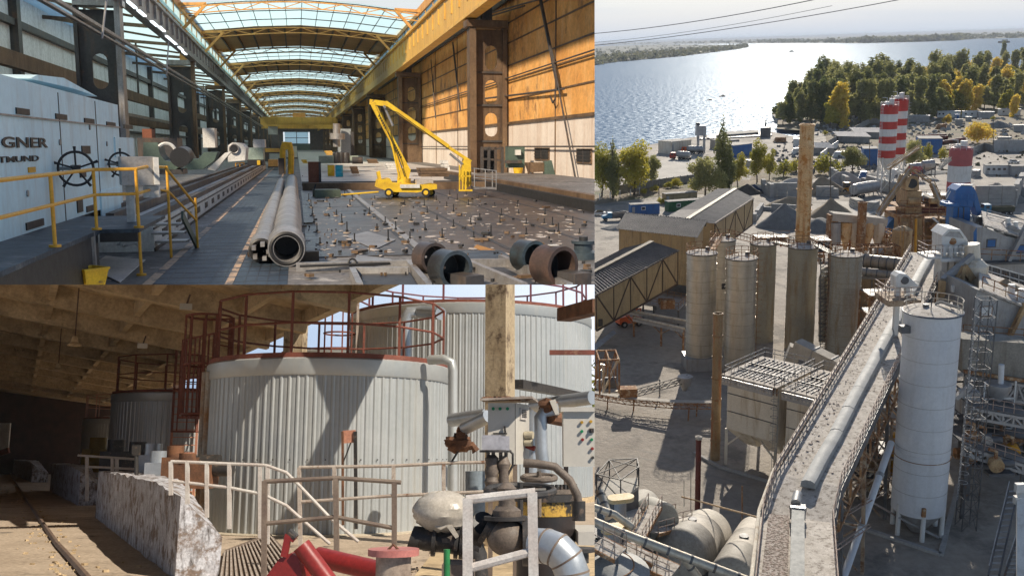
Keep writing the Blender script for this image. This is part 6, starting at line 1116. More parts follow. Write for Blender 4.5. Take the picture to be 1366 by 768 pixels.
frame_tower(1232, 1262, 345, 372, 150, 4, 2, 2, m_tan, 'tan steel frame below the mixing tower', seed=6, pipes=3)
frame_tower(1150, 1200, 330, 345, 168, 3, 1, 5, m_rust, 'long low railed frame over the fat duct', seed=7)
frame_tower(1156, 1205, 395, 470, 140, 4, 3, 3, m_rust, 'brown frame before the rust-brown tank block', seed=8, pipes=3)
frame_tower(1010, 1052, 318, 330, 168, 3, 1, 4, m_rust, 'thin railed frame behind the rear silo tops', seed=9)
frame_tower(1296, 1312, 290, 345, 150, 3, 3, 1, m_grey, 'grey stair frame right of the blue elevator tower', seed=10)
frame_tower(1225, 1270, 262, 285, 186, 4, 2, 3, m_rust, 'railed brown frame on top of the mixing plant', seed=11, pipes=3)
frame_tower(800, 826, 480, 525, 118, 4, 1, 2, m_rust, 'rusty leg frame under the transfer house', seed=12, dk=False)
for i, (x0, y0, x1, y1) in enumerate([(850, 600, 1010, 640), (800, 590, 880, 560)]):
 mb = MB()
 for o in (0, 2.0): a, b_ = g(x0, y0), g(x1, y1); n = unit((b_-a).cross(V((0, 0, 1))))*o; mb.slab(a+n+V((0, 0, .006)), b_+n+V((0, 0, .006)), b_+n*1.0+V((.1, .45, .006)), a+n+V((.1, .45, .006)), .002)
 single(P, 'tyre_track', mb, wm('tyre_track_dirt', (.27, .245, .215), (.33, .30, .26), rough=1, scale=2), ['faint tyre tracks across the yard below the brown chimney', 'faint tyre tracks in the sunlit corner of the yard'][i], 'tyre track', kind='structure', smooth=False)
for i, (px, py, L_, m) in enumerate([(1105, 262, 6, m_block), (1163, 280, 5, m_block), (1140, 276, 7, m_pale), (1060, 296, 4, m_rust), (1215, 285, 6, m_tan), (1190, 235, 5, m_white), (1150, 238, 4, m_blue), (1095, 226, 6, m_grey), (1075, 214, 5, m_rust), (1120, 210, 6, m_white), (1300, 236, 5, m_grey), (1240, 226, 6, m_greydk), (1205, 212, 5, m_maroon), (1338, 190, 7, m_grey), (1255, 172, 6, m_rust), (1060, 205, 5, m_white), (1000, 222, 5, m_grey), (1040, 190, 6, m_rust)]):
 c = g(px, py); r = root(P, 'material_stack', ['pale concrete beams stacked by the loader', 'pale slabs stacked before the striped silos', 'white sacks stacked beside the grey trailer', 'rusty scrap stack on the gravel bay edge', 'tan panels stacked behind the mixing tower', 'white panels stacked beside the striped silo legs', 'blue boxes stacked behind the grey trailer', 'grey sheets stacked in the scrapyard', 'rusty pipes stacked behind the tall chimney', 'white sheets stacked by the low pinkish sheds', 'grey pallets stacked beside the faded striped silo', 'dark plates stacked on the gravel bank', 'dark red beams stacked behind the striped silos', 'grey slabs stacked below the utility pole', 'rusty bars stacked on the rough ground', 'white boards stacked by the water', 'grey blocks stacked behind the tall poplar', 'rusty plates stacked by the jetty'][i], 'stack', c); a0 = i*.7
 for k in range(4): part(r, 'piece', MB().box(c+V((.15*k, 0, .35+k*.62)), (L_-.4*k, 2.2, .55), a0+k*.06), m)
# ================================================================ PLACE A: the machine hall
P = PA; FZ = -2.0
def F(px, py, z=0.0): return P.G(px, py, FZ+z)
def W(px, py, x): return P.X(px, py, x)
def RR(name, label, cat, loc, group=None): return root(P, name, label, cat, loc, group)
h_dk = wm('hall_dark_steel', (0.075, 0.07, 0.07), (0.045, 0.042, 0.042), rough=.55, scale=.5, streak=(.16, .10, .06), sk_amt=.5, rust=(.14, .08, .05), rust_t=.62, fine=.3)
h_brown = wm('hall_brown_steel', (0.20, 0.13, 0.075), (0.12, 0.075, 0.045), rough=.6, scale=.4, streak=(.05, .03, .02), sk_amt=.7, fine=.3)
h_orange = wm('hall_orange_steel', (0.78, 0.42, 0.12), (0.64, 0.32, 0.09), rough=.6, scale=.4, streak=(.2, .1, .04), fine=.2)
h_crane = wm('crane_yellow', (0.78, 0.48, 0.10), (0.66, 0.38, 0.08), rough=.5, scale=.4, streak=(.3, .16, .05), sk_amt=.5, fine=.15)
h_wall = wm('ochre_wall_board', (0.86, 0.46, 0.14), (0.66, 0.31, 0.08), rough=.8, scale=.22, streak=(.86, .62, .34), sk_amt=.4, sk_scale=(1, 1, .45), rust=(.36, .18, .07), rust_t=.58, rust_s=.3, fine=.25)
h_wallw = wm('white_wall_board', (0.80, 0.72, 0.64), (0.70, 0.60, 0.52), rough=.8, scale=.3, streak=(.5, .34, .24), sk_amt=.5, fine=.12)
h_panel = wm('grey_wall_sheet', (0.86, 0.89, 0.93), (0.80, 0.83, 0.86), rough=.6, scale=.2, streak=(.35, .36, .37))
h_mach = wm('pale_blue_enamel', (0.68, 0.88, 0.94), (0.60, 0.80, 0.87), rough=.42, scale=.5, streak=(.36, .33, .28), sk_amt=.35, sk_scale=(1.2, 1.2, .2), rust=(.30, .28, .25), rust_t=.74, bump=.05, fine=.08)
h_floor = wm('blue_black_block_floor', (0.055, 0.085, 0.12), (0.035, 0.05, 0.07), rough=.5, scale=1.0, rust=(.16, .17, .18), rust_t=.60, rust_s=1.2, bump=.3, fine=.5, spec=.25)
h_bed = wm('oily_bed_plate', (0.07, 0.052, 0.042), (0.02, 0.017, 0.016), rough=.38, scale=.55, rust=(.34, .30, .27), rust_t=.63, rust_s=1.5, bump=.25, fine=.5, spec=.6)
h_dfloor = wm('littered_floor', (0.22, 0.205, 0.195), (0.10, 0.095, 0.09), rough=.6, scale=.5, rust=(.48, .45, .42), rust_t=.60, rust_s=2.0, bump=.4, fine=.5)
h_yel = wm('rail_yellow', (0.80, 0.42, 0.04), (0.7, 0.34, 0.03), rough=.45, scale=2, rust=(.25, .12, .05), rust_t=.7); h_lift = wm('lift_yellow', (0.80, 0.54, 0.03), (0.62, 0.38, 0.03), rough=.5, scale=3, rust=(.16, .10, .05), rust_t=.64)
h_steel = wm('worn_steel', (0.42, 0.41, 0.40), (0.27, 0.26, 0.26), rough=.45, metal=.5, scale=1.2, streak=(.2, .15, .1)); h_green = wm('machine_green', (0.10, 0.15, 0.12), (0.07, 0.10, 0.085), rough=.5, scale=1)
h_wh = wm('machine_white', (0.72, 0.72, 0.70), (0.58, 0.58, 0.56), rough=.5, scale=1, streak=(.35, .3, .25)); h_blk = wm('black_iron', (0.03, 0.03, 0.032), rough=.5, scale=2); h_cyan = wm('cyan_drum_paint', (0.03, 0.42, 0.62), rough=.4); h_brick = wm('brick_red', (.25, .09, .05), rough=.8)
h_pane = bpy.data.materials.new('roof_light_pane'); h_pane.use_nodes = True; t = h_pane.node_tree; t.nodes.remove(t.nodes['Principled BSDF'])
tl = t.nodes.new('ShaderNodeBsdfTranslucent'); tl.inputs[0].default_value = (0.78, 0.93, 0.97, 1); tp = t.nodes.new('ShaderNodeBsdfTransparent'); tp.inputs[0].default_value = (0.82, 0.97, 1, 1); mxs = t.nodes.new('ShaderNodeMixShader'); mxs.inputs[0].default_value = .3
t.links.new(tl.outputs[0], mxs.inputs[1]); t.links.new(tp.outputs[0], mxs.inputs[2]); t.links.new(mxs.outputs[0], t.nodes['Material Output'].inputs[0])
def struct(name, mb, m, label, cat='building part', **k): return single(P, name, mb, m, label, cat, kind='structure', smooth=False, **k)
# ---- floor
struct('floor', MB().bx(-30, 20, 5, 640, FZ-.3, FZ), h_dfloor, 'littered dark floor of the machine hall')
struct('walkway', MB().bx(-2.15, -.2, 8, 300, FZ, FZ+.006), h_floor, 'blue black block paving of the gangway')
mb = MB()
for y in [10+i*.62 for i in range(95)]: mb.bx(-2.15, -.2, y, y+.05, FZ+.006, FZ+.009)
for i in range(12): mb.bx(-2.15+i*.165, -2.15+i*.165+.012, 10, 68, FZ+.006, FZ+.009)
struct('paving_joint', mb, h_blk, 'dark joints between the floor blocks')
h_line = wm('worn_floor_line', (.62, .42, .27), (.45, .34, .26), rough=.7, scale=1.5, rust=(.10, .11, .12), rust_t=.53, rust_s=2.5)
for x, w_, lb in ((-2.2, .07, 'worn yellowish line along the left side of the gangway'), (-1.04, .055, 'worn pinkish line down the middle of the gangway')): single(P, 'floor_marking', MB().bx(x-w_, x+w_, 8, 120, FZ+.010, FZ+.014), h_line, lb, 'floor line', kind='structure', smooth=False)
struct('bed_plate', MB().bx(.12, 8.8, 18, 46, FZ, FZ+.02), h_bed, 'oily cast iron bed plate set in the hall floor', 'bed plate')
mb = MB()
for x in (2.16, 4.0, 5.9, 7.6): mb.bx(x-.05, x+.05, 18.5, 46, FZ+.02, FZ+.026)
struct('bed_slot', mb.bx(.3, 8.6, 33, 33.12, FZ+.02, FZ+.025), h_blk, 'dark slots running down the bed plate'); struct('bed_slot', MB().bx(2.2, 2.36, 19, 46, FZ+.022, FZ+.05), h_steel, 'bright steel strip along the bed plate')
r0 = RR('clamp_stud', 'short clamp stud on a pale washer standing on the bed plate', 'stud', (0, 0, 0), 'clamp studs on the bed plate'); part(r0, 'stud', MB().cyl((0, 0, .02), (0, 0, .30), .017, n=8).cyl((0, 0, .03), (0, 0, .09), .035, n=6), h_blk); part(r0, 'washer', MB().cyl((0, 0, 0), (0, 0, .03), .10, n=12), wm('pale_washer', (.42, .34, .27), rough=.7))
studs = [(427, 326), (473, 324), (518, 323), (547, 320), (590, 319), (632, 318), (423, 310), (463, 311), (503, 308), (528, 308), (567, 306), (605, 304), (655, 317), (702, 314), (745, 311), (773, 313), (419, 298), (456, 299), (514, 298), (549, 296), (583, 294), (628, 301), (667, 299), (702, 300), (737, 302), (726, 299), (764, 299), (417, 288), (449, 288), (493, 287), (534, 286), (570, 285), (605, 284), (640, 293), (669, 289), (692, 286), (727, 287), (415, 277), (440, 278), (467, 275), (497, 275), (540, 275), (566, 276), (596, 276), (625, 275), (660, 276), (690, 277), (412, 268), (436, 269), (470, 268), (500, 266), (582, 268), (610, 268), (638, 266), (460, 262), (479, 261), (600, 261), (622, 261), (648, 262)]
for i, (px, py) in enumerate(studs): copy_tree(r0, P, F(px, py, .02), rz=i, scale=(.9, .9, .5+.1*((i*7) % 5)))
drop(r0); mbp = MB(); rp = random.Random(3)
for i in range(260):
 px, py = rp.uniform(405, 785), rp.uniform(262, 345); s = rp.uniform(.015, .15)*rp.random()+.01; c = F(px, py, .026); a0 = rp.uniform(0, 6); pts = [c+V((math.cos(a0+k*1.25)*s*rp.uniform(.5, 1.3), math.sin(a0+k*1.25)*s*1.8*rp.uniform(.5, 1.3), 0)) for k in range(5)]; mbp.prism(pts, (0, 0, .006))
single(P, 'litter', mbp, wm('paper_litter', (.62, .55, .50), (.4, .36, .33), rough=.8), 'flakes of paper and pale litter over the bed plate', 'litter', kind='stuff', smooth=False, fix=False)
for nm, m, sd in (('scrap', h_brown, 5), ('swarf', h_blk, 6)):
 mbp = MB(); rp = random.Random(sd)
 for i in range(110): px, py = rp.uniform(400, 790), rp.uniform(228, 378) if i % 2 else rp.uniform(258, 340); s = rp.uniform(.02, .2)*rp.random()**2+.012; mbp.box(F(px, py, .06), (s*rp.uniform(.3, 2.5), s, .05), rp.uniform(0, 3))
 single(P, nm, mbp, m, {'scrap': 'rust-brown scrap strewn over the hall floor', 'swarf': 'black swarf and offcuts strewn over the hall floor'}[nm], nm, kind='stuff', smooth=False, fix=False)
h_oil = wm('pale_scuff', (.26, .27, .29), (.18, .18, .19), rough=.5)
single(P, 'sheet_metal', MB().slab(F(462, 316, .03), F(500, 333, .03), F(528, 320, .03), F(490, 309, .03), .01), h_oil, 'thin bluish steel sheet lying on the bed plate', 'metal sheet')
# ---- right wall: boards, beams, windows, columns
XW = 16.2
r = RR('right_wall', 'long ochre and white boarded wall on the right of the hall', 'wall', (XW, 100, FZ))
part(r, 'lower_boards', MB().bx(XW, XW+.3, 20, 620, FZ, 1.8), h_wallw); part(r, 'upper_boards', MB().bx(XW, XW+.3, 20, 620, 1.82, 11.0), h_wall)
mb = MB()
for z in (3.6, 5.1, 6.2, 7.9, 9.4): mb.bx(XW-.05, XW+.02, 20, 620, z-.05, z+.05)
mb.bx(XW-.12, XW+.02, 20, 620, 1.72, 1.9)
for y in (61, 100, 116, 152, 168, 205, 220, 258, 275): mb.bx(XW-.06, XW+.02, y, y+.12, FZ, 11)
part(r, 'seam', mb, h_brown); part(r, 'head_beam', MB().bx(XW-.2, XW+.3, 20, 620, 11.02, 11.75), h_dk)
wn = part(r, 'window_band', MB().bx(XW+.05, XW+.1, 20, 620, 11.8, 14.5), h_pane); mb = MB()
for k in range(120): mb.bx(XW, XW+.12, 30+k*5, 30.25+k*5, 11.78, 14.5)
for z in (12.7, 13.6): mb.bx(XW, XW+.12, 20, 620, z, z+.12)
part(wn, 'glazing_bar', mb, h_dk)
part(r, 'pipe', MB().cyl((XW-.25, 30, .02), (XW-.25, 620, .02), .05, n=8).cyl((XW-.3, 30, 5.2), (XW-.3, 620, 5.2), .05, n=8), h_dk)
for y0, y1, z0, z1, lb in ((53, 56, -.95, -.1, None), (62.5, 66.5, -.9, -.05, None)):
 f = part(r, 'wall_window', MB().bx(XW-.08, XW+.05, y0, y1, z0, z1), h_brown); mb = MB()
 for k in range(1, 4): mb.bx(XW-.12, XW-.07, y0, y1, z0+(z1-z0)*k/4-.02, z0+(z1-z0)*k/4+.02)
 mb.bx(XW-.12, XW-.07, (y0+y1)/2-.05, (y0+y1)/2+.05, z0, z1); part(f, 'bars', mb, h_dk); part(f, 'glass', MB().bx(XW-.1, XW-.085, y0+.2, y1-.2, z0+.1, z1-.1), h_blk)
mb = MB().beam((XW-.35, W(728, 0, XW).y, W(728, 0, XW).z), (XW-.35, W(752, 118, XW).y, W(752, 118, XW).z), .18); a, b_ = W(752, 119, XW-.3), W(636, 133, XW-.3)
r = RR('conduit_run', 'black toothed conduit dropping down the ochre wall', 'conduit', a); part(r, 'conduit', mb, h_dk); part(r, 'crossbar', MB().cyl(a, b_, .07, n=8), h_dk); part(r, 'hook', MB().tube([a+V((0, 2, 0)), a+V((0, 2, -.5)), a+V((0, 2.6, -.7)), a+V((0, 3.2, -.3))], .06, 6), h_dk)
for i, (x0, y0, x1, y1) in enumerate([(575, 80, 581, 158), (604, 57, 614, 148), (611, 30, 718, 0), (622, 32, 700, 8), (740, 90, 768, 240)]):
 a, b_ = W(x0, y0, XW-.4), W(x1, y1, XW-.4); single(P, 'wall_cable', MB().cyl(a, b_, .06 if i != 1 else .09, n=6), h_dk, ['thin dark conduit on the second bay of the ochre wall', 'thick dark conduit between the first two right columns', 'cable stay from the first right column to the wall top, upper', 'cable stay from the first right column, lower', 'dark conduit slanting down across the white lower wall'][i], 'conduit')
def holes_plate(mb, c, ux, w_, z0, z1, t, holes, hw, hh):
 """web plate across the hall with oval openings: built from strips round the holes"""
 n = len(holes); zs = [z0]
 xs0, xs1 = c.x, c.x+w_; xm = (xs0+xs1)/2; y = c.y
 mb.bx(xs0, xm-hw, y, y+t, z0, z1); mb.bx(xm+hw, xs1, y, y+t, z0, z1); cur = z0
 for h in holes:
  mb.bx(xm-hw, xm+hw, y, y+t, cur, h-hh-hw)
  for s in (-1, 1):       # rounded ends
   for k in range(6):
    a0, a1 = math.pi*k/6, math.pi*(k+1)/6; zc = h+s*hh
    p = [(xm+hw*math.cos(a0), zc+s*hw*math.sin(a0)), (xm+hw*math.cos(a1), zc+s*hw*math.sin(a1)), (xm+hw*math.cos(a1), zc+s*hw), (xm+hw*math.cos(a0), zc+s*hw)]
    mb.prism([V((q[0], y, q[1])) for q in p], (0, t, 0))
  cur = h+hh+hw
 mb.bx(xm-hw, xm+hw, y, y+t, cur, z1)
ordn = ['first', 'second', 'third', 'fourth', 'fifth', 'sixth', 'seventh', 'eighth', 'ninth']
for k in range(9):
 Y = 75.5+54*k; xi = 13.3; r = RR('hall_column', ordn[k]+' brown hall column with oval openings on the right side, counted from the camera', 'column', (xi, Y, FZ), 'columns along the right wall')
 mb = MB(); lean = .0; holes_plate(mb, V((xi+.25, Y, 0)), None, 2.6, FZ, 8.9, .2, (1.7, 4.2, 6.8), .5, .42); part(r, 'web', mb, h_brown, smooth=False)
 part(r, 'flange', MB().bx(xi-.25, xi+.25, Y-.75, Y+.55, FZ, 9.0), h_brown); part(r, 'flange', MB().bx(XW-.5, XW-.15, Y-.3, Y+.5, FZ, 9.0), h_brown)
 part(r, 'stiffener', MB().bx(xi+.25, XW-.5, Y-.12, Y-.01, .35, .5).bx(xi+.25, XW-.5, Y-.12, Y-.01, 3.1, 3.25).bx(xi+.25, XW-.5, Y-.12, Y-.01, 5.6, 5.75), h_dk); part(r, 'capital', MB().bx(xi-.5, XW-.2, Y-.9, Y+.7, 9.0, 9.5), h_brown)
 part(r, 'upper_post', MB().bx(xi+.8, xi+1.6, Y-.2, Y+.4, 9.5, 15), h_dk if k < 2 else h_orange)
r = RR('crane_girder', 'long yellow crane girder with ribs along the right columns', 'crane girder', (13.3, 100, 9.6)); mb = MB().bx(13.0, 13.15, 25, 620, 9.9, 12.7); part(r, 'flange', MB().bx(12.7, 13.6, 25, 620, 12.7, 12.95), h_crane); part(r, 'flange', MB().bx(12.7, 13.6, 25, 620, 9.65, 9.9), h_crane)
for k in range(150): mb.bx(12.9, 13.01, 40+k*3.9, 40.3+k*3.9, 11.0, 12.4)
part(r, 'web', mb, h_crane, smooth=False); part(r, 'rail', MB().bx(13.05, 13.2, 25, 620, 12.95, 13.15), h_steel)
# ---- left side
XL = -11.3
for k in range(9):
 Y = 71+48*k; r = RR('hall_column', ordn[k]+' dark riveted hall column on the left side, counted from the camera', 'column', (XL, Y, FZ), 'columns along the left aisle'); mb = MB()
 holes_plate(mb, V((XL-2.6, Y, 0)), None, 2.4, FZ, 9.0, .2, (1.3, 5.0) if k else (5.0,), .48, .7); part(r, 'web', mb, h_dk, smooth=False)
 part(r, 'flange', MB().bx(XL-.2, XL+.15, Y-.9, Y+.5, FZ, 9.6), h_brown if k else h_steel); part(r, 'flange', MB().bx(XL-2.85, XL-2.6, Y-.4, Y+.5, FZ, 9.2), h_dk); part(r, 'bracket', MB().bx(XL-2.8, XL+.3, Y-.6, Y+.6, 9.2, 9.75), h_steel if k < 2 else h_brown); part(r, 'upper_post', MB().bx(XL-1.4, XL-.6, Y-.2, Y+.4, 9.75, 15), h_orange)
r = RR('crane_girder', 'long grey crane girder with brackets along the left columns', 'crane girder', (XL, 100, 9.8)); mb = MB().bx(XL, XL+.15, 25, 620, 9.8, 11.6); part(r, 'flange', MB().bx(XL-.3, XL+.45, 25, 620, 9.62, 9.8), h_steel); part(r, 'flange', MB().bx(XL-.3, XL+.45, 25, 620, 11.6, 11.78), h_steel)
for k in range(150): mb.bx(XL+.14, XL+.35, 40+k*3.9, 40.5+k*3.9, 10.4, 11.5)
part(r, 'web', mb, h_steel, smooth=False); r = RR('catwalk_rail', 'pale double rail running along the left columns', 'rail', (XL+.3, 100, 6.7)); part(r, 'rail', MB().bx(XL+.3, XL+.55, 20, 520, 6.75, 6.92), h_steel); part(r, 'rail', MB().bx(XL+.35, XL+.6, 20, 520, 6.35, 6.45), h_steel)
XB = -24
r = RR('left_wall', 'pale grey sheeted wall behind the left aisle', 'wall', (XB, 100, FZ)); part(r, 'sheeting', MB().bx(XB-.3, XB, 20, 620, FZ, 16), h_panel); mb = MB()
for z0, z1 in ((4.4, 4.8), (10.4, 11.0), (2.0, 2.3)): mb.bx(XB, XB+.5, 20, 620, z0, z1)
part(r, 'wall_rail', mb, h_dk); mb = MB()
for k in range(16): mb.bx(XB, XB+.7, 40+k*27, 41.2+k*27, FZ, 15)
part(r, 'wall_post', mb, h_dk); pass
r = RR('aisle_crane_beam', 'rust-brown crane beam in the left aisle', 'beam', (-19, 60, 4)); part(r, 'beam', MB().bx(-19.3, -18.7, 25, 600, 5.4, 6.5), h_brown); part(r, 'beam', MB().bx(-18, -17.6, 25, 600, 2.4, 3.2), h_brown); part(r, 'beam', MB().bx(-16.5, -16.1, 25, 600, 3.0, 3.3), h_steel)
for k in range(14): part(r, 'hanger', MB().bx(-19.1, -18.9, 40+k*30, 40.3+k*30, 6.5, 13), h_dk)
r = RR('aisle_roof', 'trussed ceiling with added glazing that lights the left aisle', 'ceiling', (-18, 100, 12)); part(r, 'added_glazing', MB().bx(XB, XL-.4, 60, 620, 13.2, 13.4), h_pane); mb = MB()  # ceiling sheet made of panes, added so daylight brightens the aisle
for k in range(2, 30): mb.beam((XB, 34+k*18, 12.6), (XL-.4, 34+k*18, 11.8), .35).beam((XB, 34+k*18, 12.6), (XL-3, 43+k*18, 11.8), .2)
part(r, 'truss', mb, h_brown)
for i, (x, y) in enumerate([(176, 7), (189, 18), (216, 39), (225, 51), (241, 65), (246, 71), (206, 32), (232, 57)]):
 p = W(x, y, XL+.6); single(P, 'strip_light', MB().beam(p-V((0, 1.6, 0)), p+V((0, 1.6, 0)), .22, .12), emit('cold_tube_light', (.85, .95, 1), 1.5), 'cold white strip light hung under the left crane girder', 'strip light', group='strip lights under the left girder')
single(P, 'hanging_cable', MB().cyl(W(142, 0, -10), W(136, 52, -10), .06, n=6), h_steel, 'pale cable hanging down before the first left column', 'cable'); single(P, 'hanging_cable', MB().cyl(W(225, 55, -10.5), W(222, 102, -10.5), .06, n=6), h_steel, 'pale cable hanging before the second left column', 'cable')
# ---- roof with rooflights
def roofz(x): return 16.2-1.0*(abs(x-1.0)/12.8)**1.6
x0, x1 = XL-.7, 14.1; seg_ = [x0, -5, 1.0, 7, x1]
for k in range(-1, 9):
 ya, yb, yc = 166+52*k, 190+52*k, 218+52*k; od = ['nearest', 'second', 'third', 'fourth', 'fifth', 'sixth', 'seventh', 'eighth', 'ninth', 'farthest'][k+1]
 r = RR('rooflight', od+' bright glazed band of the hall roof', 'rooflight', (1, ya, 16)); mb = MB(); fb = MB()
 for a, b_ in zip(seg_[:-1], seg_[1:]): mb.slab((a, ya, roofz(a)), (b_, ya, roofz(b_)), (b_, yb, roofz(b_)), (a, yb, roofz(a)), .04)
 part(r, 'pane', mb, h_pane, smooth=False)
 for i in range(15): x = x0+(x1-x0)*i/14; fb.beam((x, ya, roofz(x)-.1), (x, yb, roofz(x)-.1), .07)
 for j in range(4): y = ya+(yb-ya)*j/3; [fb.beam((a, y, roofz(a)-.12), (b_, y, roofz(b_)-.12), .1) for a, b_ in zip(seg_[:-1], seg_[1:])]
 part(r, 'glazing_bar', fb, h_dk)
 r = RR('roof_panel', od+' boarded orange band of the hall roof', 'roof', (1, yb, 16)); mb = MB(); pu = MB()
 for a, b_ in zip(seg_[:-1], seg_[1:]): mb.slab((a, yb+.05, roofz(a)), (b_, yb+.05, roofz(b_)), (b_, yc-.05, roofz(b_)), (a, yc-.05, roofz(a)), .15)
 part(r, 'boarding', mb, wm('roof_boards', (.74, .42, .17), (.60, .32, .12), rough=.8, scale=.3, fine=.3), smooth=False)
 for i in range(13): x = x0+(x1-x0)*i/12; pu.beam((x, yb, roofz(x)-.25), (x, yc, roofz(x)-.25), .18, .3)
 part(r, 'purlin', pu, h_brown)
 for yt in (ya, yb):
  t_ = RR('roof_truss', od+(' truss at the near side' if yt == ya else ' truss at the far side')+' of its rooflight band', 'truss', (1, yt, 15)); mb = MB(); zb = lambda x: roofz(x)-1.0; n = 12
  for i in range(n):
   a, b_ = x0+(x1-x0)*i/n, x0+(x1-x0)*(i+1)/n; mb.beam((a, yt, zb(a)), (b_, yt, zb(b_)), .12).beam((a, yt, roofz(a)-.3), (b_, yt, roofz(b_)-.3), .14); mb.beam((a, yt, zb(a)), (b_, yt, roofz(b_)-.3), .09) if i % 2 else mb.beam((a, yt, roofz(a)-.3), (b_, yt, zb(b_)), .09)
  part(t_, 'lattice', mb, h_orange)
for s, x in ((-1, x0), (1, x1)):
 r = RR('clerestory', ['glazed strip with orange frames above the left crane girder', 'glazed strip with brown frames above the right crane girder'][s > 0], 'windows', (x, 100, 13)); part(r, 'pane', MB().bx(x-.03, x+.03, 30, 620, 11.9, 14.9), h_pane); mb = MB()
 for k in range(100): mb.bx(x-.1, x+.1, 30+k*6, 30.3+k*6, 11.9, 15)
 mb.bx(x-.2, x+.2, 30, 620, 14.7, 15.6).bx(x-.1, x+.1, 30, 620, 13.1, 13.3); br = mb
 for k in range(22): y = 60+k*26; br.beam((x, y, 11.9), (x-s*3.0, y, roofz(x-s*3)-.4), .3).beam((x, y, 15), (x-s*3.0, y, roofz(x-s*3)-.4), .3)
 part(r, 'frame', br, h_orange)
r = RR('end_wall', 'glazed teal end wall far down the hall', 'wall', (0, 620, FZ)); part(r, 'wall', MB().bx(-24, -8, 620, 621, FZ, 18).bx(8, 17, 620, 621, FZ, 18).bx(-8, 8, 620, 621, 9, 18).bx(-8, 8, 620, 621, FZ, 2), h_dk); f = part(r, 'window', MB().bx(-7, 7, 619.6, 619.9, 2, 9), h_pane); part(f, 'glazing_bar', MB().bx(-7, 7, 619.3, 619.6, 5.2, 5.6).bx(-.2, .2, 619.3, 619.6, 2, 9), h_dk); part(r, 'gate', MB().bx(-8, 8, 619.4, 619.9, FZ, 1.8), h_green)
r = RR('bridge_crane', 'yellow bridge crane spanning the far end of the hall', 'crane', (1, 330, 10)); part(r, 'bridge_girder', MB().bx(XL, 13.4, 330, 331, 7.2, 9.6), h_crane); part(r, 'bridge_girder', MB().bx(XL, 13.4, 338, 339, 6.0, 8.3), h_crane); part(r, 'trolley', MB().bx(-1, 3, 331, 337, 9.6, 11), h_orange); part(r, 'cab', MB().bx(-9, -6, 331, 336, 4, 6.6), h_wh)
# ---- the pale blue machine with its writing
XM = -3.9; zp = -1.25
r = RR('lathe_headstock', 'long pale blue lathe headstock with black lettering at the left edge', 'machine', (XM, 18, zp))
part(r, 'casing', MB().prism([(XM, 9, zp), (XM, 23.6, zp), (XM, 23.6, .93), (XM, 9, 1.0)], (-3, 0, 0)), h_mach); part(r, 'hood', MB().prism([W(40, 105, -4.3), W(97, 118, -4.3), W(130, 129, -4.3), W(85, 104, -4.3), W(50, 100, -4.3)], (-1.5, 0, 0)), h_mach)
part(r, 'panel_joint', MB().bx(XM, XM+.008, 13.6, 13.63, zp, .9).bx(XM, XM+.008, 17.9, 17.94, zp, .9).bx(XM, XM+.008, 21, 21.05, zp, .9), h_dk); part(r, 'moulding', MB().bx(XM-.01, XM+.035, 9, 23.6, W(40, 157, XM).z-.012, W(40, 157, XM).z+.012), h_steel)
for x, y in ((29.5, 149), (81, 156), (118.5, 161.5), (147.5, 166), (171, 169.5)): q = W(x, y, XM); part(r, 'vent', MB().bx(XM-.02, XM+.02, q.y-.045*q.y*.5, q.y+.045*q.y*.5, q.z-.045, q.z+.045), h_blk)
for x, y, w_, h_ in ((114, 200, .75, .15), (110, 233, .5, .1), (106, 275, .45, .22), (120, 278, .7, .11), (46, 299, 1.0, .11), (118, 160+200, .1, .1), (104, 222, .3, .05)): q = W(x, y, XM); part(r, 'vent', MB().bx(XM-.02, XM+.02, q.y-w_/2, q.y+w_/2, q.z-h_/2, q.z+h_/2), h_blk)
for x, y in ((79, 190), (142, 192), (36, 258), (119, 170)): q = W(x, y, XM); part(r, 'plug', MB().cyl((XM, q.y, q.z), (XM+.02, q.y, q.z), .05, n=12), h_steel)
for x0_, y0_, x1_, y1_ in ((152, 189, 178, 203), (133, 262, 160, 278)): a, b_ = W(x0_, y0_, XM), W(x1_, y1_, XM); part(r, 'cover_plate', MB().bx(XM, XM+.03, a.y, b_.y, b_.z-.1, a.z+.1), h_mach)
part(r, 'name_plate', MB().bx(XM, XM+.02, W(37, 227, XM).y, W(46, 227, XM).y, W(42, 230, XM).z, W(42, 223, XM).z), h_yel)
q = W(1.5, 198, XM); qe = W(63, 197, XM); t1 = text_mb('GNER', (XM+.012, q.y, -.02), (0, 1, 0), (0, 0, 1), 1, .012, .02); lo_, hi_ = t1.bounds(); s = (qe.y-q.y)/(hi_.y-lo_.y); hz_ = .155/(hi_.z-lo_.z); t1.v = [V((v.x, q.y+(v.y-lo_.y)*s, -.015+(v.z-lo_.z)*hz_)) for v in t1.v]; part(r, 'lettering', t1, h_blk, smooth=False, fix=False)
q = W(-13, 216, XM); qe = W(51, 216, XM); t1 = text_mb('RTMUND', (XM+.012, q.y, -.02), (0, 1, 0), (0, 0, 1), 1, .012, .015); lo_, hi_ = t1.bounds(); s = (qe.y-q.y)/(hi_.y-lo_.y); hz_ = .085/(hi_.z-lo_.z); t1.v = [V((v.x, q.y+(v.y-lo_.y)*s, -.215+(v.z-lo_.z)*hz_)) for v in t1.v]; part(r, 'lettering', t1, h_blk, smooth=False, fix=False)
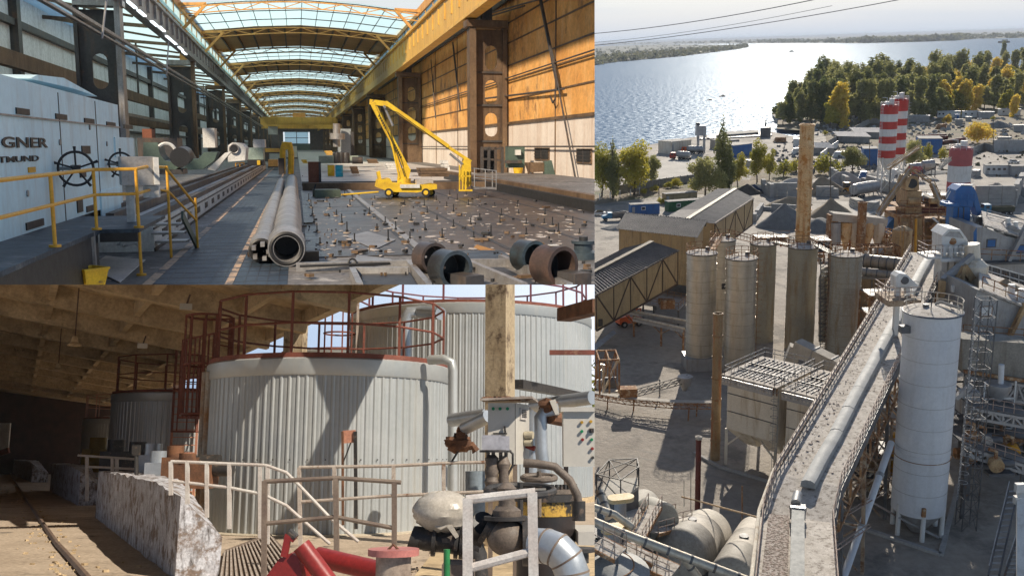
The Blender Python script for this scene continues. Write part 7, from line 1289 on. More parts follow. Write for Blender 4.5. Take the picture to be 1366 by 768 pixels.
for i, (x, y, rpx) in enumerate([(82, 225, 19), (145, 219, 13)]):
 p = P.D(x, y, W(x, y, XM).y-.35); p = V((XM+.3, p.y, p.z)); n = unit((.42, -1, 0)); rad = rpx*p.y/1300*1.08; r = RR('handwheel', ['large black handwheel with pegs on the pale blue machine', 'smaller black handwheel beside the control cabinet'][i], 'handwheel', p); part(r, 'rim', MB().ring(p, rad, .022, 28, 6, nrm=n), h_blk); part(r, 'hub', MB().cyl(p-n*.25, p+n*.08, .06, n=12), h_blk); u, w_ = perp(n)
 for k in range(5): d = u*math.cos(k*1.2566+.3)+w_*math.sin(k*1.2566+.3); part(r, 'spoke', MB().cyl(p, p+d*rad, .016, n=6), h_blk); part(r, 'peg', MB().cyl(p+d*rad, p+d*(rad+.09), .018, .026, n=8), h_blk)
 part(r, 'axle', MB().cyl((XM, p.y+.2, p.z), p, .03, n=8), h_steel)
r = RR('service_platform', 'black service platform along the pale blue machine', 'platform', (-3.4, 14, FZ)); part(r, 'deck', MB().bx(XM, -2.98, 8, 15.9, zp-.06, zp).bx(XM, -2.42, 15.9, 19.0, zp-.06, zp), h_floor); part(r, 'fascia_and_shade', MB().bx(-3.1, -3.02, 8, 15.9, FZ-.02, zp-.06).bx(-3.0, -2.45, 15.93, 16.0, zp-.2, zp-.06), h_blk); part(r, 'leg', MB().bx(-3.05, -2.98, 15.4, 15.5, FZ, zp), h_steel)  # tall black sheet paints the dark space below the deck; short one is edging
def ypost(x, y_, z0, z1, base=True):
 mb = MB().cyl((x, y_, z0), (x, y_, z1), .025, n=10)
 if base: mb.cyl((x, y_, z0), (x, y_, z0+.03), .075, n=12)
 return mb
r = RR('yellow_railing', 'yellow pipe railing along the service platform and steps', 'railing', (-2.7, 15, zp)); zt_ = -.34; B = [V((-3.0, 9, 0)), V((-3.02, 13.2, 0)), V((-3.02, 15.85, 0)), V((-2.45, 16.1, 0)), V((-2.45, 19.0, 0))]
for q in B[1:4]: part(r, 'post', ypost(q.x, q.y, zp, zt_), h_yel)
part(r, 'post', ypost(-2.45, 16.1, FZ, zp), h_yel); part(r, 'top_rail', MB().tube([V((q.x, q.y, zt_)) for q in B[:4]]+[V((-2.45, 18.0, zt_+.02))], .026, 8), h_yel); part(r, 'mid_rail', MB().tube([V((q.x, q.y, zt_-.38)) for q in B[:4]]+[V((-2.45, 18.0, zt_-.38))], .024, 8), h_yel)
part(r, 'post', ypost(-2.3, 18.6, FZ, zt_, False), h_yel); part(r, 'post', ypost(-2.0, 20.3, FZ, -1.0, False), h_yel); part(r, 'stair_rail', MB().tube([(-2.45, 17.9, zt_), (-2.33, 18.6, zt_-.02), (-2.0, 20.3, -1.15)], .025, 8).tube([(-2.45, 17.9, zt_-.38), (-2.3, 18.6, zt_-.45), (-2.0, 20.3, -1.45)], .022, 8), h_yel)
r = RR('steps', 'green grey steel steps at the end of the platform', 'steps', (-2.2, 19.8, FZ)); [part(r, 'tread', MB().bx(-2.75, -2.15, 19.0+k*.45, 19.4+k*.45, zp-.2-k*.2, zp-.16-k*.2), h_steel) for k in range(3)]; part(r, 'stringer', MB().beam((-2.12, 19.0, zp), (-2.02, 20.5, FZ), .04, .16), h_green)
r = RR('control_cabinet', 'grey control cabinet on a leg beside the yellow railing', 'cabinet', (-3.1, 17.6, zp)); c = P.D(181, 228, 17.4); part(r, 'case', MB().box((c.x, 17.5, c.z), (.52, .5, .47), R(14)), h_steel); part(r, 'side', MB().box((c.x+.3, 17.45, c.z), (.08, .45, .45), R(14)), h_wh); part(r, 'leg', MB().bx(c.x-.18, c.x-.05, 17.4, 17.5, zp, c.z-.24), h_wh); part(r, 'foot', MB().bx(c.x+.1, c.x+.35, 17.4, 17.6, c.z-.45, c.z-.25), h_wh)
single(P, 'paper_sheet', MB().slab(F(118, 356, .02), F(141, 341, .06), F(194, 346, .05), F(160, 376, .02), .012), wm('dirty_paper', (.74, .68, .62), (.6, .54, .5), rough=.8, scale=2), 'crumpled white sheet lying on the floor under the platform', 'paper sheet')
r = RR('yellow_bin', 'yellow plastic bin cut by the lower border of the hall', 'bin', F(115, 383)); q = F(120, 383); part(r, 'tub', MB().lathe((q.x, q.y, FZ), [(.2, 0), (.27, .26), (.29, .26), (.29, .29), (.25, .29), (.19, .03), (.02, .03)], 4), h_lift)
r = RR('cable_tangle', 'tangle of thin cables under the platform end', 'cable', F(172, 320)); rt = random.Random(2)
for k in range(6): part(r, 'cable', MB().tube([F(165+rt.uniform(-12, 20), 318+rt.uniform(-10, 12), rt.uniform(.02, .25)) for _ in range(6)], .008, 5), h_steel)
r = RR('lathe_bed', 'long low lathe bed with slotted white side running down the left', 'lathe bed', (-3.1, 40, FZ)); a = F(232, 275);
part(r, 'bed', MB().bx(-4.3, -2.75, 19.8, 90, FZ, FZ+.55), h_wh); part(r, 'slideway', MB().bx(-3.0, -2.8, 19.8, 90, FZ+.55, FZ+.68).bx(-3.6, -3.45, 19.8, 90, FZ+.55, FZ+.75).bx(-4.2, -4.05, 19.8, 90, FZ+.55, FZ+.7), h_dk); mb = MB(); mb.bx(-2.76, -2.735, 19.8, 90, FZ+.42, FZ+.46).bx(-2.76, -2.735, 19.8, 90, FZ+.0, FZ+.07)
for k in range(26): mb.bx(-2.76, -2.735, 21+k*2.4, 21.8+k*2.4, FZ+.18, FZ+.34)
part(r, 'slot', mb, h_blk)
def Mx(x0_, y0_, x1_, y1_, Y, dep, off=0): a, b_ = P.D(x0_, y1_, Y+off), P.D(x1_, y0_, Y+off); return MB().bx(a.x, b_.x, Y+off, Y+off+dep, a.z, b_.z)
Y = 30; r = RR('steady_rest', 'dark green steady rest with a bright open jaw on the lathe bed', 'machine part', P.D(222, 232, Y)); part(r, 'body', MB().prism([P.D(x, y, Y) for x, y in [(191, 190), (210, 190), (213, 206), (220, 214), (228, 216), (236, 212), (238, 224), (225, 230), (200, 230), (191, 222)]], (0, 1.4, 0)), h_green); part(r, 'jaw', MB().ring(P.D(222, 203, Y-.05), .25, .05, 20, 6, 40, 215, nrm=(0, -1, 0)), h_wh); part(r, 'spindle', MB().cyl(P.D(240, 210, Y-.4), P.D(246, 207, Y+2), .28, n=18), h_blk); part(r, 'base', Mx(200, 226, 244, 233, Y, 1.2), h_dk)
Y = 40; r = RR('tool_saddle', 'dark green saddle with two V shaped rests on the lathe bed', 'machine part', P.D(268, 226, Y)); part(r, 'saddle', MB().prism([P.D(x, y, Y) for x, y in [(246, 209), (252, 203), (257, 212), (265, 212), (272, 203), (290, 203), (286, 214), (270, 226), (246, 227)]], (0, 1.6, 0)), h_green)
Y = 52; r = RR('tailstock', 'white tailstock with round opening and a long white arm', 'machine part', P.D(308, 222, Y)); part(r, 'body', MB().prism([P.D(x, y, Y) for x, y in [(304, 194), (310, 190), (322, 191), (328, 197), (327, 214), (304, 216)]], (0, 3, 0)), h_wh); part(r, 'opening', MB().cyl(P.D(312, 198.5, Y-.12), P.D(312, 198.5, Y+.02), .2, n=20), h_blk); part(r, 'bore_ring', MB().ring(P.D(312, 198.5, Y-.1), .23, .03, 20, 6, nrm=(0, -1, 0)), h_steel); part(r, 'arm', MB().prism([P.D(x, y, Y-3) for x, y in [(277, 226), (300, 204), (309, 202), (300, 212), (287, 228)]], (0, .8, 0)), h_wh)
Y = 64; r = RR('green_carriage', 'grey green carriage housing at the far end of the lathe bed', 'machine part', P.D(340, 222, Y)); part(r, 'body', Mx(326, 197, 351, 213, Y, 3), wm('pale_green', (.30, .38, .34), rough=.5)); part(r, 'cab', Mx(338, 186, 353, 197, Y, 2.5), h_wh); part(r, 'lower', Mx(330, 213, 352, 221, Y, 2), h_blk); part(r, 'lamp', Mx(343, 214, 347, 220, Y, .1, -.15), h_lift)
for i, (x0_, x1_, yb, lb) in enumerate([(315, 326, 236, 'short yellow guard rail beside the lathe bed'), (270, 288, 216, 'yellow guard rail behind the lathe bed')]):
 r = RR('guard_rail', lb, 'railing', F(x0_, yb)); q0, q1 = F(x0_, yb), F(x1_, yb-2);
 for f in (0, .5, 1): q = q0.lerp(q1, f); part(r, 'post', MB().cyl(q, q+V((0, 0, .9)), .04, n=6), h_yel)
 part(r, 'rail', MB().cyl(q0+V((0, 0, .9)), q1+V((0, 0, .9)), .04, n=6).cyl(q0+V((0, 0, .5)), q1+V((0, 0, .5)), .035, n=6), h_yel)
r = RR('machine_block', 'dark ribbed machine block behind the steady rest', 'machine', F(215, 240)); part(r, 'body', Mx(185, 184, 236, 222, 45, 2), h_dk); part(r, 'pipework', Mx(190, 172, 202, 184, 45, 1), h_brick)
single(P, 'white_cabinet', Mx(271, 171, 286, 197, 70, 2), h_wh, 'white cabinet behind the white tailstock arm', 'cabinet');
Yq = 75; r = RR('hook_block', 'tall yellow lifting frame with a curved head beside the gangway', 'lifting frame', F(382, 231)); part(r, 'frame', MB().tube([P.D(377, 232, Yq), P.D(377, 200, Yq), P.D(379, 192, Yq), P.D(386, 192, Yq), P.D(388.5, 204, Yq), P.D(388, 232, Yq)], .22, 8), h_lift); part(r, 'head', MB().prism([P.D(x, y, Yq-.2) for x, y in [(375, 199), (379, 189), (385, 190), (388, 200)]], (0, .5, 0)), h_lift); part(r, 'counterweight', Mx(372, 211, 379, 235, Yq, 1, -.5), h_dk)
for i, (a_, b2, c_, d_, Yv, m, lb) in enumerate([(354, 198, 372, 205, 110, h_crane, 'yellow machine beam far down the gangway'), (358, 213, 370, 224, 90, h_orange, 'orange crate pallet far down the gangway'), (383, 195, 396, 212, 130, wm('pale_tank', (.55, .6, .52), rough=.6), 'pale round-ended tank beyond the lifting frame'), (352, 187, 358, 225, 140, h_dk, 'dark control column at the far left')]): r = RR('far_machine', lb, 'machine', P.D((a_+c_)/2, d_, Yv)); part(r, 'body', Mx(a_, b2, c_, d_, Yv, 3), m); part(r, 'plinth', Mx(a_-1, d_-2, c_+1, d_, Yv, 3.3, -.15), h_dk)
for i, (n0, f0, rad, m) in enumerate([((382, 328), (390, 216), .31, h_steel), ((348, 326), (379, 220), .22, h_steel)]):
 Yn = [16.7, 17.4][i]; a = P.D(*n0, Yn); a.z = FZ+rad; b_ = V((-.30 if i == 0 else -.85, 52, FZ+rad)); d = b_-a; L = d.length; r = RR('long_pipe', ['thick grey forged pipe lying on the gangway, hollow end to the camera', 'thinner grey shaft with broken coupling lying beside the thick pipe'][i], 'pipe', V((a.x, a.y, FZ)))
 part(r, 'barrel', MB().lathe(a, [(rad*.68, 1.2), (rad*.68, 0), (rad*.97, 0), (rad, .04), (rad, .6), (rad*1.04, .65), (rad*1.04, 1.2), (rad*.9, 1.3), (rad*.9, 5), (rad*.96, 5.1), (rad*.96, L*.4), (rad*.88, L*.41), (rad*.85, L), (.05, L)], 36, axis=d, cap=False), m)
 part(r, 'bore', MB().lathe(a, [(rad*.66, .9), (.01, .9)], 24, axis=d, cap=False), h_blk); part(r, 'end_ring', MB().ring(a+unit(d)*.02, rad*.82, .04, 30, 6, nrm=d), h_blk)
 if i:
  for k in range(5): part(r, 'coupling_dog', MB().box(a+V((math.cos(k*1.3)*.13, -.12, math.sin(k*1.3)*.13)), (.07, .3, .07)), h_steel)
 part(r, 'chock', MB().bx(a.x-rad*1.3, a.x+rad*1.3, a.y+1, a.y+1.2, FZ, FZ+.08), h_brown)
def boxq(px, y0_, y1_, wpx, m, lb, name, cat, Yf=None, dep=1.0): q = F(px, y1_); Yv = q.y; return single(P, name, Mx(px-wpx/2, y0_, px+wpx/2, y1_, Yv, dep), m, lb, cat)
def drum_(px, y0_, y1_, wpx, m, lb): q = F(px, y1_); rad = wpx/2*q.y/1300; h_ = (y1_-y0_)*q.y/1300; r = RR('oil_drum', lb, 'drum', q); part(r, 'body', MB().lathe((q.x, q.y+rad, FZ), [(rad, 0), (rad, h_*.32), (rad*1.04, h_*.34), (rad, h_*.36), (rad, h_*.64), (rad*1.04, h_*.66), (rad, h_*.68), (rad, h_)], 20), m); part(r, 'lid', MB().cyl((q.x, q.y+rad, FZ+h_-.02), (q.x, q.y+rad, FZ+h_+.02), rad*.93, n=20), h_steel)
drum_(453, 221, 237, 10, h_cyan, 'cyan blue drum on the floor beside the yellow one'); drum_(442, 221, 236, 9, h_lift, 'yellow drum standing left of the cyan blue drum')
q = F(420, 252); r = RR('steel_post', 'upright rust-brown steel box left of the green crate', 'box', q); part(r, 'box', Mx(412, 216, 427, 253, q.y, .8), h_brick); part(r, 'edge_strip', Mx(426, 216, 428, 253, q.y, .1, -.08), h_dk)
q = F(436, 264); r = RR('green_crate', 'low dull green steel crate on the bed plate', 'crate', q); part(r, 'box', MB().box(q+V((0, .4, .16)), (1.0, .9, .32), .1), wm('dull_green', (.17, .21, .15), rough=.6)); part(r, 'bracket', MB().beam(q+V((-.5, -.1, .3)), q+V((-.42, -.1, .55)), .06), h_blk)
r = RR('timber_beam', 'long low brown beams crossing the hall behind the bed plate', 'beam', F(500, 244)); part(r, 'beam', MB().bx(.2, 10, 46.2, 46.8, FZ, FZ+.34), h_brown); part(r, 'beam', MB().bx(.2, 9, 52, 52.5, FZ, FZ+.2), h_blk)
struct('raised_floor', MB().bx(.2, 13, 53, 400, FZ, FZ+.05), wm('pale_swept_floor', (.66, .62, .57), (.45, .42, .40), rough=.5, scale=.3, rust=(.6, .56, .52), rust_t=.6), 'pale swept floor beyond the bed plate')
r = RR('trench_edge', 'dark steel trench wall running beside the bed plate on the right', 'trench', (9, 40, FZ)); a, b_ = F(655, 242), F(800, 290); part(r, 'edge_beam', MB().bx(9.0, 9.3, 20, 60, FZ, FZ+.5), h_brown); part(r, 'inner_wall', MB().bx(8.8, 8.98, 20, 60, FZ, FZ+.35), h_blk); part(r, 'cover', MB().bx(9.3, 15, 24, 60, FZ+.30, FZ+.36), h_dfloor)
Yl = 38.5; q = lambda x, y, d=0: P.D(x, y, Yl+d); r = RR('boom_lift', 'yellow articulated boom lift with its basket lowered to the right', 'boom lift', F(540, 262))
part(r, 'chassis', MB().prism([q(x, y) for x, y in [(505, 240), (520, 238), (524, 244), (560, 246), (574, 244), (583, 246), (583, 252), (556, 257), (520, 256), (503, 250)]], (0, 1.2, 0)), h_lift); part(r, 'deck_cover', Mx(534, 246, 560, 251, Yl, 1.3, -.1), h_wh)
for x, d in ((518.5, -.1), (568, -.1), (527, 1.2), (575, 1.2)): t_ = part(r, 'wheel', MB().cyl(q(x, 257, d), q(x, 257, d+.22), .165, n=20), m_tyre); part(t_, 'rim', MB().cyl(q(x, 257, d-.02), q(x, 257, d), .09, n=14), h_lift)
part(r, 'turntable', MB().cyl(q(539, 246, .5), q(539, 238, .5), .27, n=20), h_lift); part(r, 'riser', MB().prism([q(x, y, .3) for x, y in [(531, 240), (532, 230), (541, 222), (548, 226), (545, 240)]], (0, .4, 0)), h_lift)
part(r, 'counterweight', MB().prism([q(x, y, .1) for x, y in [(505, 240), (503, 230), (507, 228), (509, 240)]], (0, .5, 0)), h_lift); part(r, 'battery_box', Mx(556, 240, 578, 246, Yl, 1.0), wm('dusty_box', (.5, .45, .4), rough=.8))
part(r, 'lower_boom', MB().beam(q(544, 228, .5), q(497, 138, .5), .2, .26, up=(0, 1, 0)), h_lift); part(r, 'lower_boom_link', MB().beam(q(536, 232, .75), q(508, 150, .75), .1, .12, up=(0, 1, 0)).cyl(q(533, 238, .3), q(519, 175, .3), .04, n=8), h_lift)
part(r, 'upper_boom', MB().beam(q(493, 136, .5), q(516, 139, .5), .2, .2, up=(0, 1, 0)).beam(q(514, 137, .5), q(598, 196, .4), .17, .2, up=(0, 1, 0)), h_lift); part(r, 'fly_boom', MB().beam(q(596, 195, .4), q(628, 216, .4), .12, .15, up=(0, 1, 0)), h_lift); part(r, 'hydraulic_ram', MB().cyl(q(512, 141, .3), q(524, 168, .3), .05, n=8), h_steel); part(r, 'hydraulic_ram', MB().cyl(q(600, 205, .3), q(617, 219, .3), .05, n=8), h_steel); part(r, 'hose', MB().tube([q(540, 236, .2), q(530, 205, .2), q(512, 165, .2), q(501, 141, .2), q(530, 150, .2), q(600, 200, .2)], .018, 6), h_blk)
part(r, 'knuckle', MB().prism([q(x, y, .3) for x, y in [(619, 212), (628, 213), (629, 246), (622, 252), (615, 236)]], (0, .4, 0)), h_lift); bk = MB(); A0, A1 = q(633, 250, .1), q(662, 253, .1)
for z in (0, .38, .75): bk.tube([A0+V((0, 0, z)), A1+V((0, 0, z)), A1+V((0, .8, z)), A0+V((0, .8, z))], .022, 6, closed=True)
for f in (A0, A1, A1+V((0, .8, 0)), A0+V((0, .8, 0)), (A0+A1)/2): bk.cyl(f, f+V((0, 0, .76)), .022, n=6)
b2 = part(r, 'basket', bk, h_steel); part(b2, 'basket_floor', MB().box((A0+A1)/2+V((0, .4, 0)), (.9, .8, .05)), h_steel); fr = MB()
for x in (613, 617, 621): fr.beam(q(x, 220, .0), q(x, 254, .0), .05)
part(r, 'basket_support', fr.beam(q(612, 254, 0), q(630, 254, 0), .07).beam(q(612, 235, 0), q(628, 235, 0), .05), h_lift); t1 = text_mb('Haulotte'[0:0] or 'L', (0, 0, 0), (1, 0, 0), (0, 0, 1), .1)
for f, u_ in ((.18, .12), (.62, .3)):
 a_, b_ = q(544, 228, .36), q(497, 138, .36); mb = MB(); pp = b_.lerp(a_, f)
 for k in range(6): c = b_.lerp(a_, f+k*.035); mb.box(c, (.09, .03, .035), M=Matrix.Rotation(R(-62), 3, 'Y'))
 part(r, 'boom_marking', mb, h_blk)
part(r, 'tow_bar', MB().cyl(q(505, 256), q(455, 260), .035, n=8), h_lift)
Yv = 95; r = RR('boring_mill', 'grey boring mill with rounded column far down on the right', 'machine', F(455, 225)); part(r, 'column', Mx(452, 172, 468, 212, Yv, 2), wm('mill_grey', (.34, .38, .40), rough=.5, scale=1)); part(r, 'head', MB().cyl(P.D(449, 165, Yv-1), P.D(449, 196, Yv-1), .35, n=14).cyl(P.D(450, 178, Yv-1.5), P.D(450, 186, Yv-1.5), .7, n=16), h_steel); part(r, 'guard', Mx(468, 176, 472, 213, Yv, 2), h_dk); part(r, 'table', Mx(445, 205, 476, 213, Yv, 3), h_dk)
Yv = 80; r = RR('housing_row', 'row of dark rounded housings on a pale green base', 'machine', F(455, 228)); part(r, 'base', Mx(426, 208, 478, 218, Yv, 2), wm('pale_green_base', (.36, .42, .36), rough=.6)); [part(r, 'housing', MB().lathe(P.D(x, 218, Yv-.8), [(.28, 0), (.28, .6), (.2, .85), (.02, .95)], 14), h_dk) for x in (450, 456, 462)]; part(r, 'roll', MB().cyl(P.D(470, 214, Yv-1), P.D(484, 214, Yv-1), .28, n=18), h_dk)
for i, (a_, b2, c_, d_, Yv, m, lb) in enumerate([(490, 212, 506, 218, 85, h_brown, 'stack of brown timbers by the third right column'), (515, 218, 532, 226, 70, h_wh, 'pale boards piled on the far floor'), (433, 201, 446, 207, 120, h_crane, 'yellow trolley far away on the right'), (560, 224, 600, 236, 52, h_brown, 'brown steel bar stack behind the boom lift'), (591, 214, 601, 227, 62, h_wh, 'white drum bag by the lower white wall'), (402, 213, 412, 219, 120, h_lift, 'yellow pallet truck near the end wall'), (545, 226, 562, 230, 66, h_dk, 'low dark plate pile near the second right column'), (468, 222, 480, 232, 68, h_brown, 'small brown crate behind the drums')]):
 r = RR('stacked_goods', lb, 'stack', P.D((a_+c_)/2, d_, Yv)); n = 3
 for k in range(n): part(r, 'piece', Mx(a_+k*1.2, b2+(d_-b2)*k/n+.3, c_-(n-k), b2+(d_-b2)*(k+1)/n, Yv, 1.5), m)
r = RR('workbench', 'sloping brown workbench with grey end against the white wall', 'bench', F(720, 235)); Yv = 58; part(r, 'top', MB().prism([P.D(x, y, Yv) for x, y in [(703, 217), (728, 217), (731, 229), (708, 230)]], (0, .8, 0)), h_brown); part(r, 'end_panel', MB().prism([P.D(x, y, Yv-.2) for x, y in [(727, 216), (736, 214), (742, 238), (727, 238)]], (0, .5, 0)), h_green); part(r, 'frame', MB().beam(P.D(706, 217, Yv), P.D(705, 234, Yv), .08).beam(P.D(710, 230, Yv), P.D(713, 236, Yv), .08), h_brown)
r = RR('tool_cabinet', 'dark tool cabinet between the first right column and the bench', 'cabinet', F(695, 232)); Yv = 66; part(r, 'case', Mx(678, 196, 700, 224, Yv, 1), h_green); part(r, 'box', Mx(688, 200, 695, 207, Yv, .3, -.3), h_wh); part(r, 'shelf', Mx(676, 214, 696, 218, Yv, .8, -.5), h_dk)
single(P, 'yellow_bucket', MB().lathe(F(691, 233), [(.3, 0), (.42, .9), (.38, .9), (.27, .1), (.02, .1)], 16), h_lift, 'small yellow bucket at the foot of the tool cabinet', 'bucket')
r = RR('steel_rack', 'dark open steel rack at the foot of the first right column', 'rack', F(655, 230)); Yv = 70; fr = MB()
for x in (643, 652, 661, 670): fr.beam(P.D(x, 196, Yv), P.D(x, 231, Yv), .2)
part(r, 'frame', fr.beam(P.D(643, 198, Yv), P.D(670, 198, Yv), .2).beam(P.D(643, 212, Yv), P.D(670, 214, Yv), .15), h_dk); part(r, 'panel', Mx(645, 199, 660, 230, Yv, .1, .4), h_blk)
r = RR('pit_frame', 'steel channel frame round the dark pits in the foreground', 'frame', F(600, 370)); fr = MB()
for a_, b_ in (((395, 356), (560, 352)), ((470, 362), (480, 384)), ((545, 352), (572, 384)), ((625, 352), (700, 384)), ((668, 345), (760, 384)), ((560, 352), (690, 350)), ((470, 362), (545, 362))): fr.beam(F(*a_, .07), F(*b_, .07), .09, .14)
part(r, 'channel', fr, h_steel); part(r, 'pit', MB().prism([F(482, 364, .03), F(547, 364, .03), F(562, 392, .03), F(486, 392, .03)], (0, 0, .01)).prism([F(634, 357, .03), F(672, 357, .03), F(742, 392, .03), F(700, 392, .03)], (0, 0, .01)), h_blk); part(r, 'deck_plate', MB().prism([F(610, 335, .03), F(668, 335, .03), F(690, 348, .03), F(628, 350, .03)], (0, 0, .02)), h_floor)
r = RR('eye_rod', 'long eye rod with tapered plate lying before the bed plate', 'rod', F(500, 350)); part(r, 'rod', MB().cyl(F(400, 355, .1), F(520, 351, .1), .02, n=8), h_blk); part(r, 'eye', MB().ring(F(470, 350, .13), .06, .018, 16, 6, nrm=(0, -1, .3)), h_blk); part(r, 'plate', MB().prism([F(473, 349, .08), F(476, 341, .08), F(522, 347, .08), F(524, 351, .08)], (0, 0, .02)), h_oil)
for i, (x, y, rpx, Yv, L) in enumerate([(575, 350, 21, 15.4, .32), (602, 371, 26, 13.7, .36), (707, 349, 22, 15.2, .36), (741, 374, 28, 13.6, .42)]):
 c = P.D(x, y, Yv); rad = rpx*Yv/1300; c.z = max(c.z, FZ+rad); d = unit((-.42 if i < 3 else -.5, 1, 0)); r = RR('pipe_ring', ['short thick pipe ring, rear one of the left pair', 'short thick pipe ring with a bluish rim, front one of the left pair', 'dark blue pipe ring, rear one of the right pair', 'rusty pipe ring with a white sticker, front one of the right pair'][i], 'pipe ring', V((c.x, c.y, FZ)))
 s = c-d*L*.4; part(r, 'ring', MB().lathe(s, [(rad*.8, 0), (rad, 0), (rad, L), (rad*.8, L), (rad*.8, 0)], 40, axis=d, cap=False), [wm('ring_brown', (.16, .11, .09), (.08, .07, .07), rough=.4, metal=.4, scale=2), wm('ring_blue', (.08, .10, .115), (.04, .035, .033), rough=.35, metal=.5, scale=2), wm('ring_blue2', (.07, .12, .15), (.05, .05, .05), rough=.35, metal=.4, scale=2), wm('ring_rust', (.15, .09, .07), (.06, .045, .04), rough=.5, metal=.3, scale=2)][i]); part(r, 'inner_disc', MB().lathe(s+d*L*.9, [(rad*.79, 0), (.02, 0)], 30, axis=d, cap=False), h_blk)
 if i == 3: part(r, 'sticker', MB().box(c+V((-.02, .05, rad+.004)), (.14, .14, .008)), h_wh)
 if i in (1, 3): part(r, 'clamp_block', MB().box(s-d*.05+V((.1, 0, -rad*.6)), (.3, .5, .22), .4), h_dk)
single(P, 'timber_plank', MB().slab(F(636, 326, .03), F(689, 342, .03), F(684, 348, .03), F(632, 330, .03), .05), wm('orange_plank', (.48, .24, .06), (.36, .17, .05), rough=.8), 'orange brown plank lying at the edge of the bed plate', 'plank'); single(P, 'timber_block', MB().box(F(412, 341, .08), (.33, .25, .17), .1), h_brown, 'brown timber block beside the hollow pipe end', 'block')
c = F(778, 345); r = RR('flange_stack', 'dark blue flange drum at the right edge of the bed plate', 'flange', c); part(r, 'drum', MB().lathe(c, [(.26, 0), (.26, .12), (.17, .16), (.17, .27), (.22, .28), (.22, .33)], 24), wm('flange_blue', (.05, .07, .085), rough=.4)); part(r, 'boss', MB().cyl(c+V((0, 0, .33)), c+V((0, 0, .40)), .08, n=14), h_blk)
struct('pit_floor', MB().bx(-30, 20, 4, 8, FZ-.3, FZ), h_dfloor, 'hall floor nearest the viewer')
# ================================================================ PLACE B: the shed with the clad tanks
P = PB; FZ = -1.8; D = P.D
def RR(name, label, cat, loc, group=None): return root(P, name, label, cat, loc, group)
def F(px, py, z=0.0): return P.G(px, py, FZ+z)
b_conc = wm('shed_concrete', (0.60, 0.46, 0.28), (0.46, 0.34, 0.20), rough=.9, scale=.6, streak=(.12, .09, .06), sk_amt=.5, sk_scale=(.6, .6, .6), rust=(.10, .085, .065), rust_t=.66, bump=.3, fine=.3)
b_clad = wm('clad_sheet', (0.46, 0.475, 0.47), (0.37, 0.39, 0.39), rough=.42, metal=.35, scale=.5, streak=(.46, .45, .41), sk_amt=.5, sk_scale=(3, 3, .1), bump=.03, fine=.06)
b_red = wm('red_oxide_paint', (0.24, 0.075, 0.05), (0.15, 0.05, 0.035), rough=.7, scale=3, rust=(.3, .16, .1), rust_t=.62); b_peach = wm('faded_red_paint_ladder', (.55, .27, .18), (.45, .2, .13), rough=.6, scale=2)
b_rail = wm('old_cream_rail', (0.50, 0.44, 0.38), (0.36, 0.29, 0.24), rough=.6, scale=4, rust=(.18, .09, .05), rust_t=.6, fine=.3); b_whrail = wm('white_rail', (.60, .57, .53), (.48, .42, .38), rough=.5, scale=5, rust=(.2, .1, .06), rust_t=.68)
b_rust = wm('deep_rust', (.22, .10, .05), (.10, .05, .03), rough=.85, scale=3, fine=.4); b_dark = wm('oily_iron', (.05, .045, .042), (.03, .028, .026), rough=.45, scale=6, rust=(.14, .10, .075), rust_t=.6, fine=.4)
b_red2 = wm('bright_red_paint', (.27, .022, .018), (.20, .02, .016), rough=.42, scale=3, rust=(.2, .07, .05), rust_t=.68); b_cab = wm('cabinet_enamel', (.52, .49, .43), (.47, .44, .39), rough=.45, scale=1.5, fine=.06, bump=.03)
b_pipe = wm('silver_wrap', (.46, .49, .52), (.36, .39, .42), rough=.38, metal=.55, scale=2, fine=.1); b_floor = wm('sandy_floor', (.50, .40, .30), (.38, .30, .22), rough=.95, scale=.8, rust=(.12, .10, .08), rust_t=.62, bump=.5, fine=.4)
b_wall = wm('flaking_whitewash', (.60, .61, .66), (.42, .41, .43), rough=.9, scale=2.2, streak=(.07, .055, .045), sk_amt=.95, sk_scale=(1.6, 1.6, .5), rust=(.20, .15, .12), rust_t=.545, rust_s=3, bump=.6, fine=.4)
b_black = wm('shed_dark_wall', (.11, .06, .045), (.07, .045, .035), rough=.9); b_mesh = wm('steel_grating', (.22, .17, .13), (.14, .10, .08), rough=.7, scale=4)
U = unit((-.4472, .8944, 0)); Vp = unit((-.8944, -.4472, 0)); E0 = V((-3.4, 26.2, 4.9)); SL = .15     # roof edge line, direction up the slope
def RP(u, v, dz=0): return E0+U*u+Vp*v+V((0, 0, SL*v+dz))
# ---- ground, roof
single(P, 'floor', MB().bx(-60, 60, 3, 170, FZ-.5, FZ), b_floor, 'sandy earth floor of the shed and the yard beside it', 'ground', kind='structure', smooth=False)
r = RR('shed_roof', 'brown concrete roof of the shed with deep cross beams and ribs', 'roof', RP(20, 10)); part(r, 'slab', MB().prism([RP(-14, 0, .0), RP(95, 0, .0), RP(95, 42, .0), RP(-14, 42, .0)], (0, 0, .35)), b_conc, smooth=False)
part(r, 'edge_beam', MB().beam(RP(-14, .1, -.15), RP(95, .1, -.15), .35, .55), b_conc, smooth=False)
for i in range(15): u = -8.5+i*5.6; part(r, 'cross_beam', MB().beam(RP(u, .05, -.33), RP(u, 42, -.33), .5, .8), b_conc, smooth=False)
for i in range(14):
 u = -8.5+i*5.6
 for j in range(9 if i < 8 else 5): v = 2.2+j*2.9; part(r, 'rib', MB().beam(RP(u+.25, v, -.3), RP(u+5.35, v, -.3), .22, .5), b_conc, smooth=False)
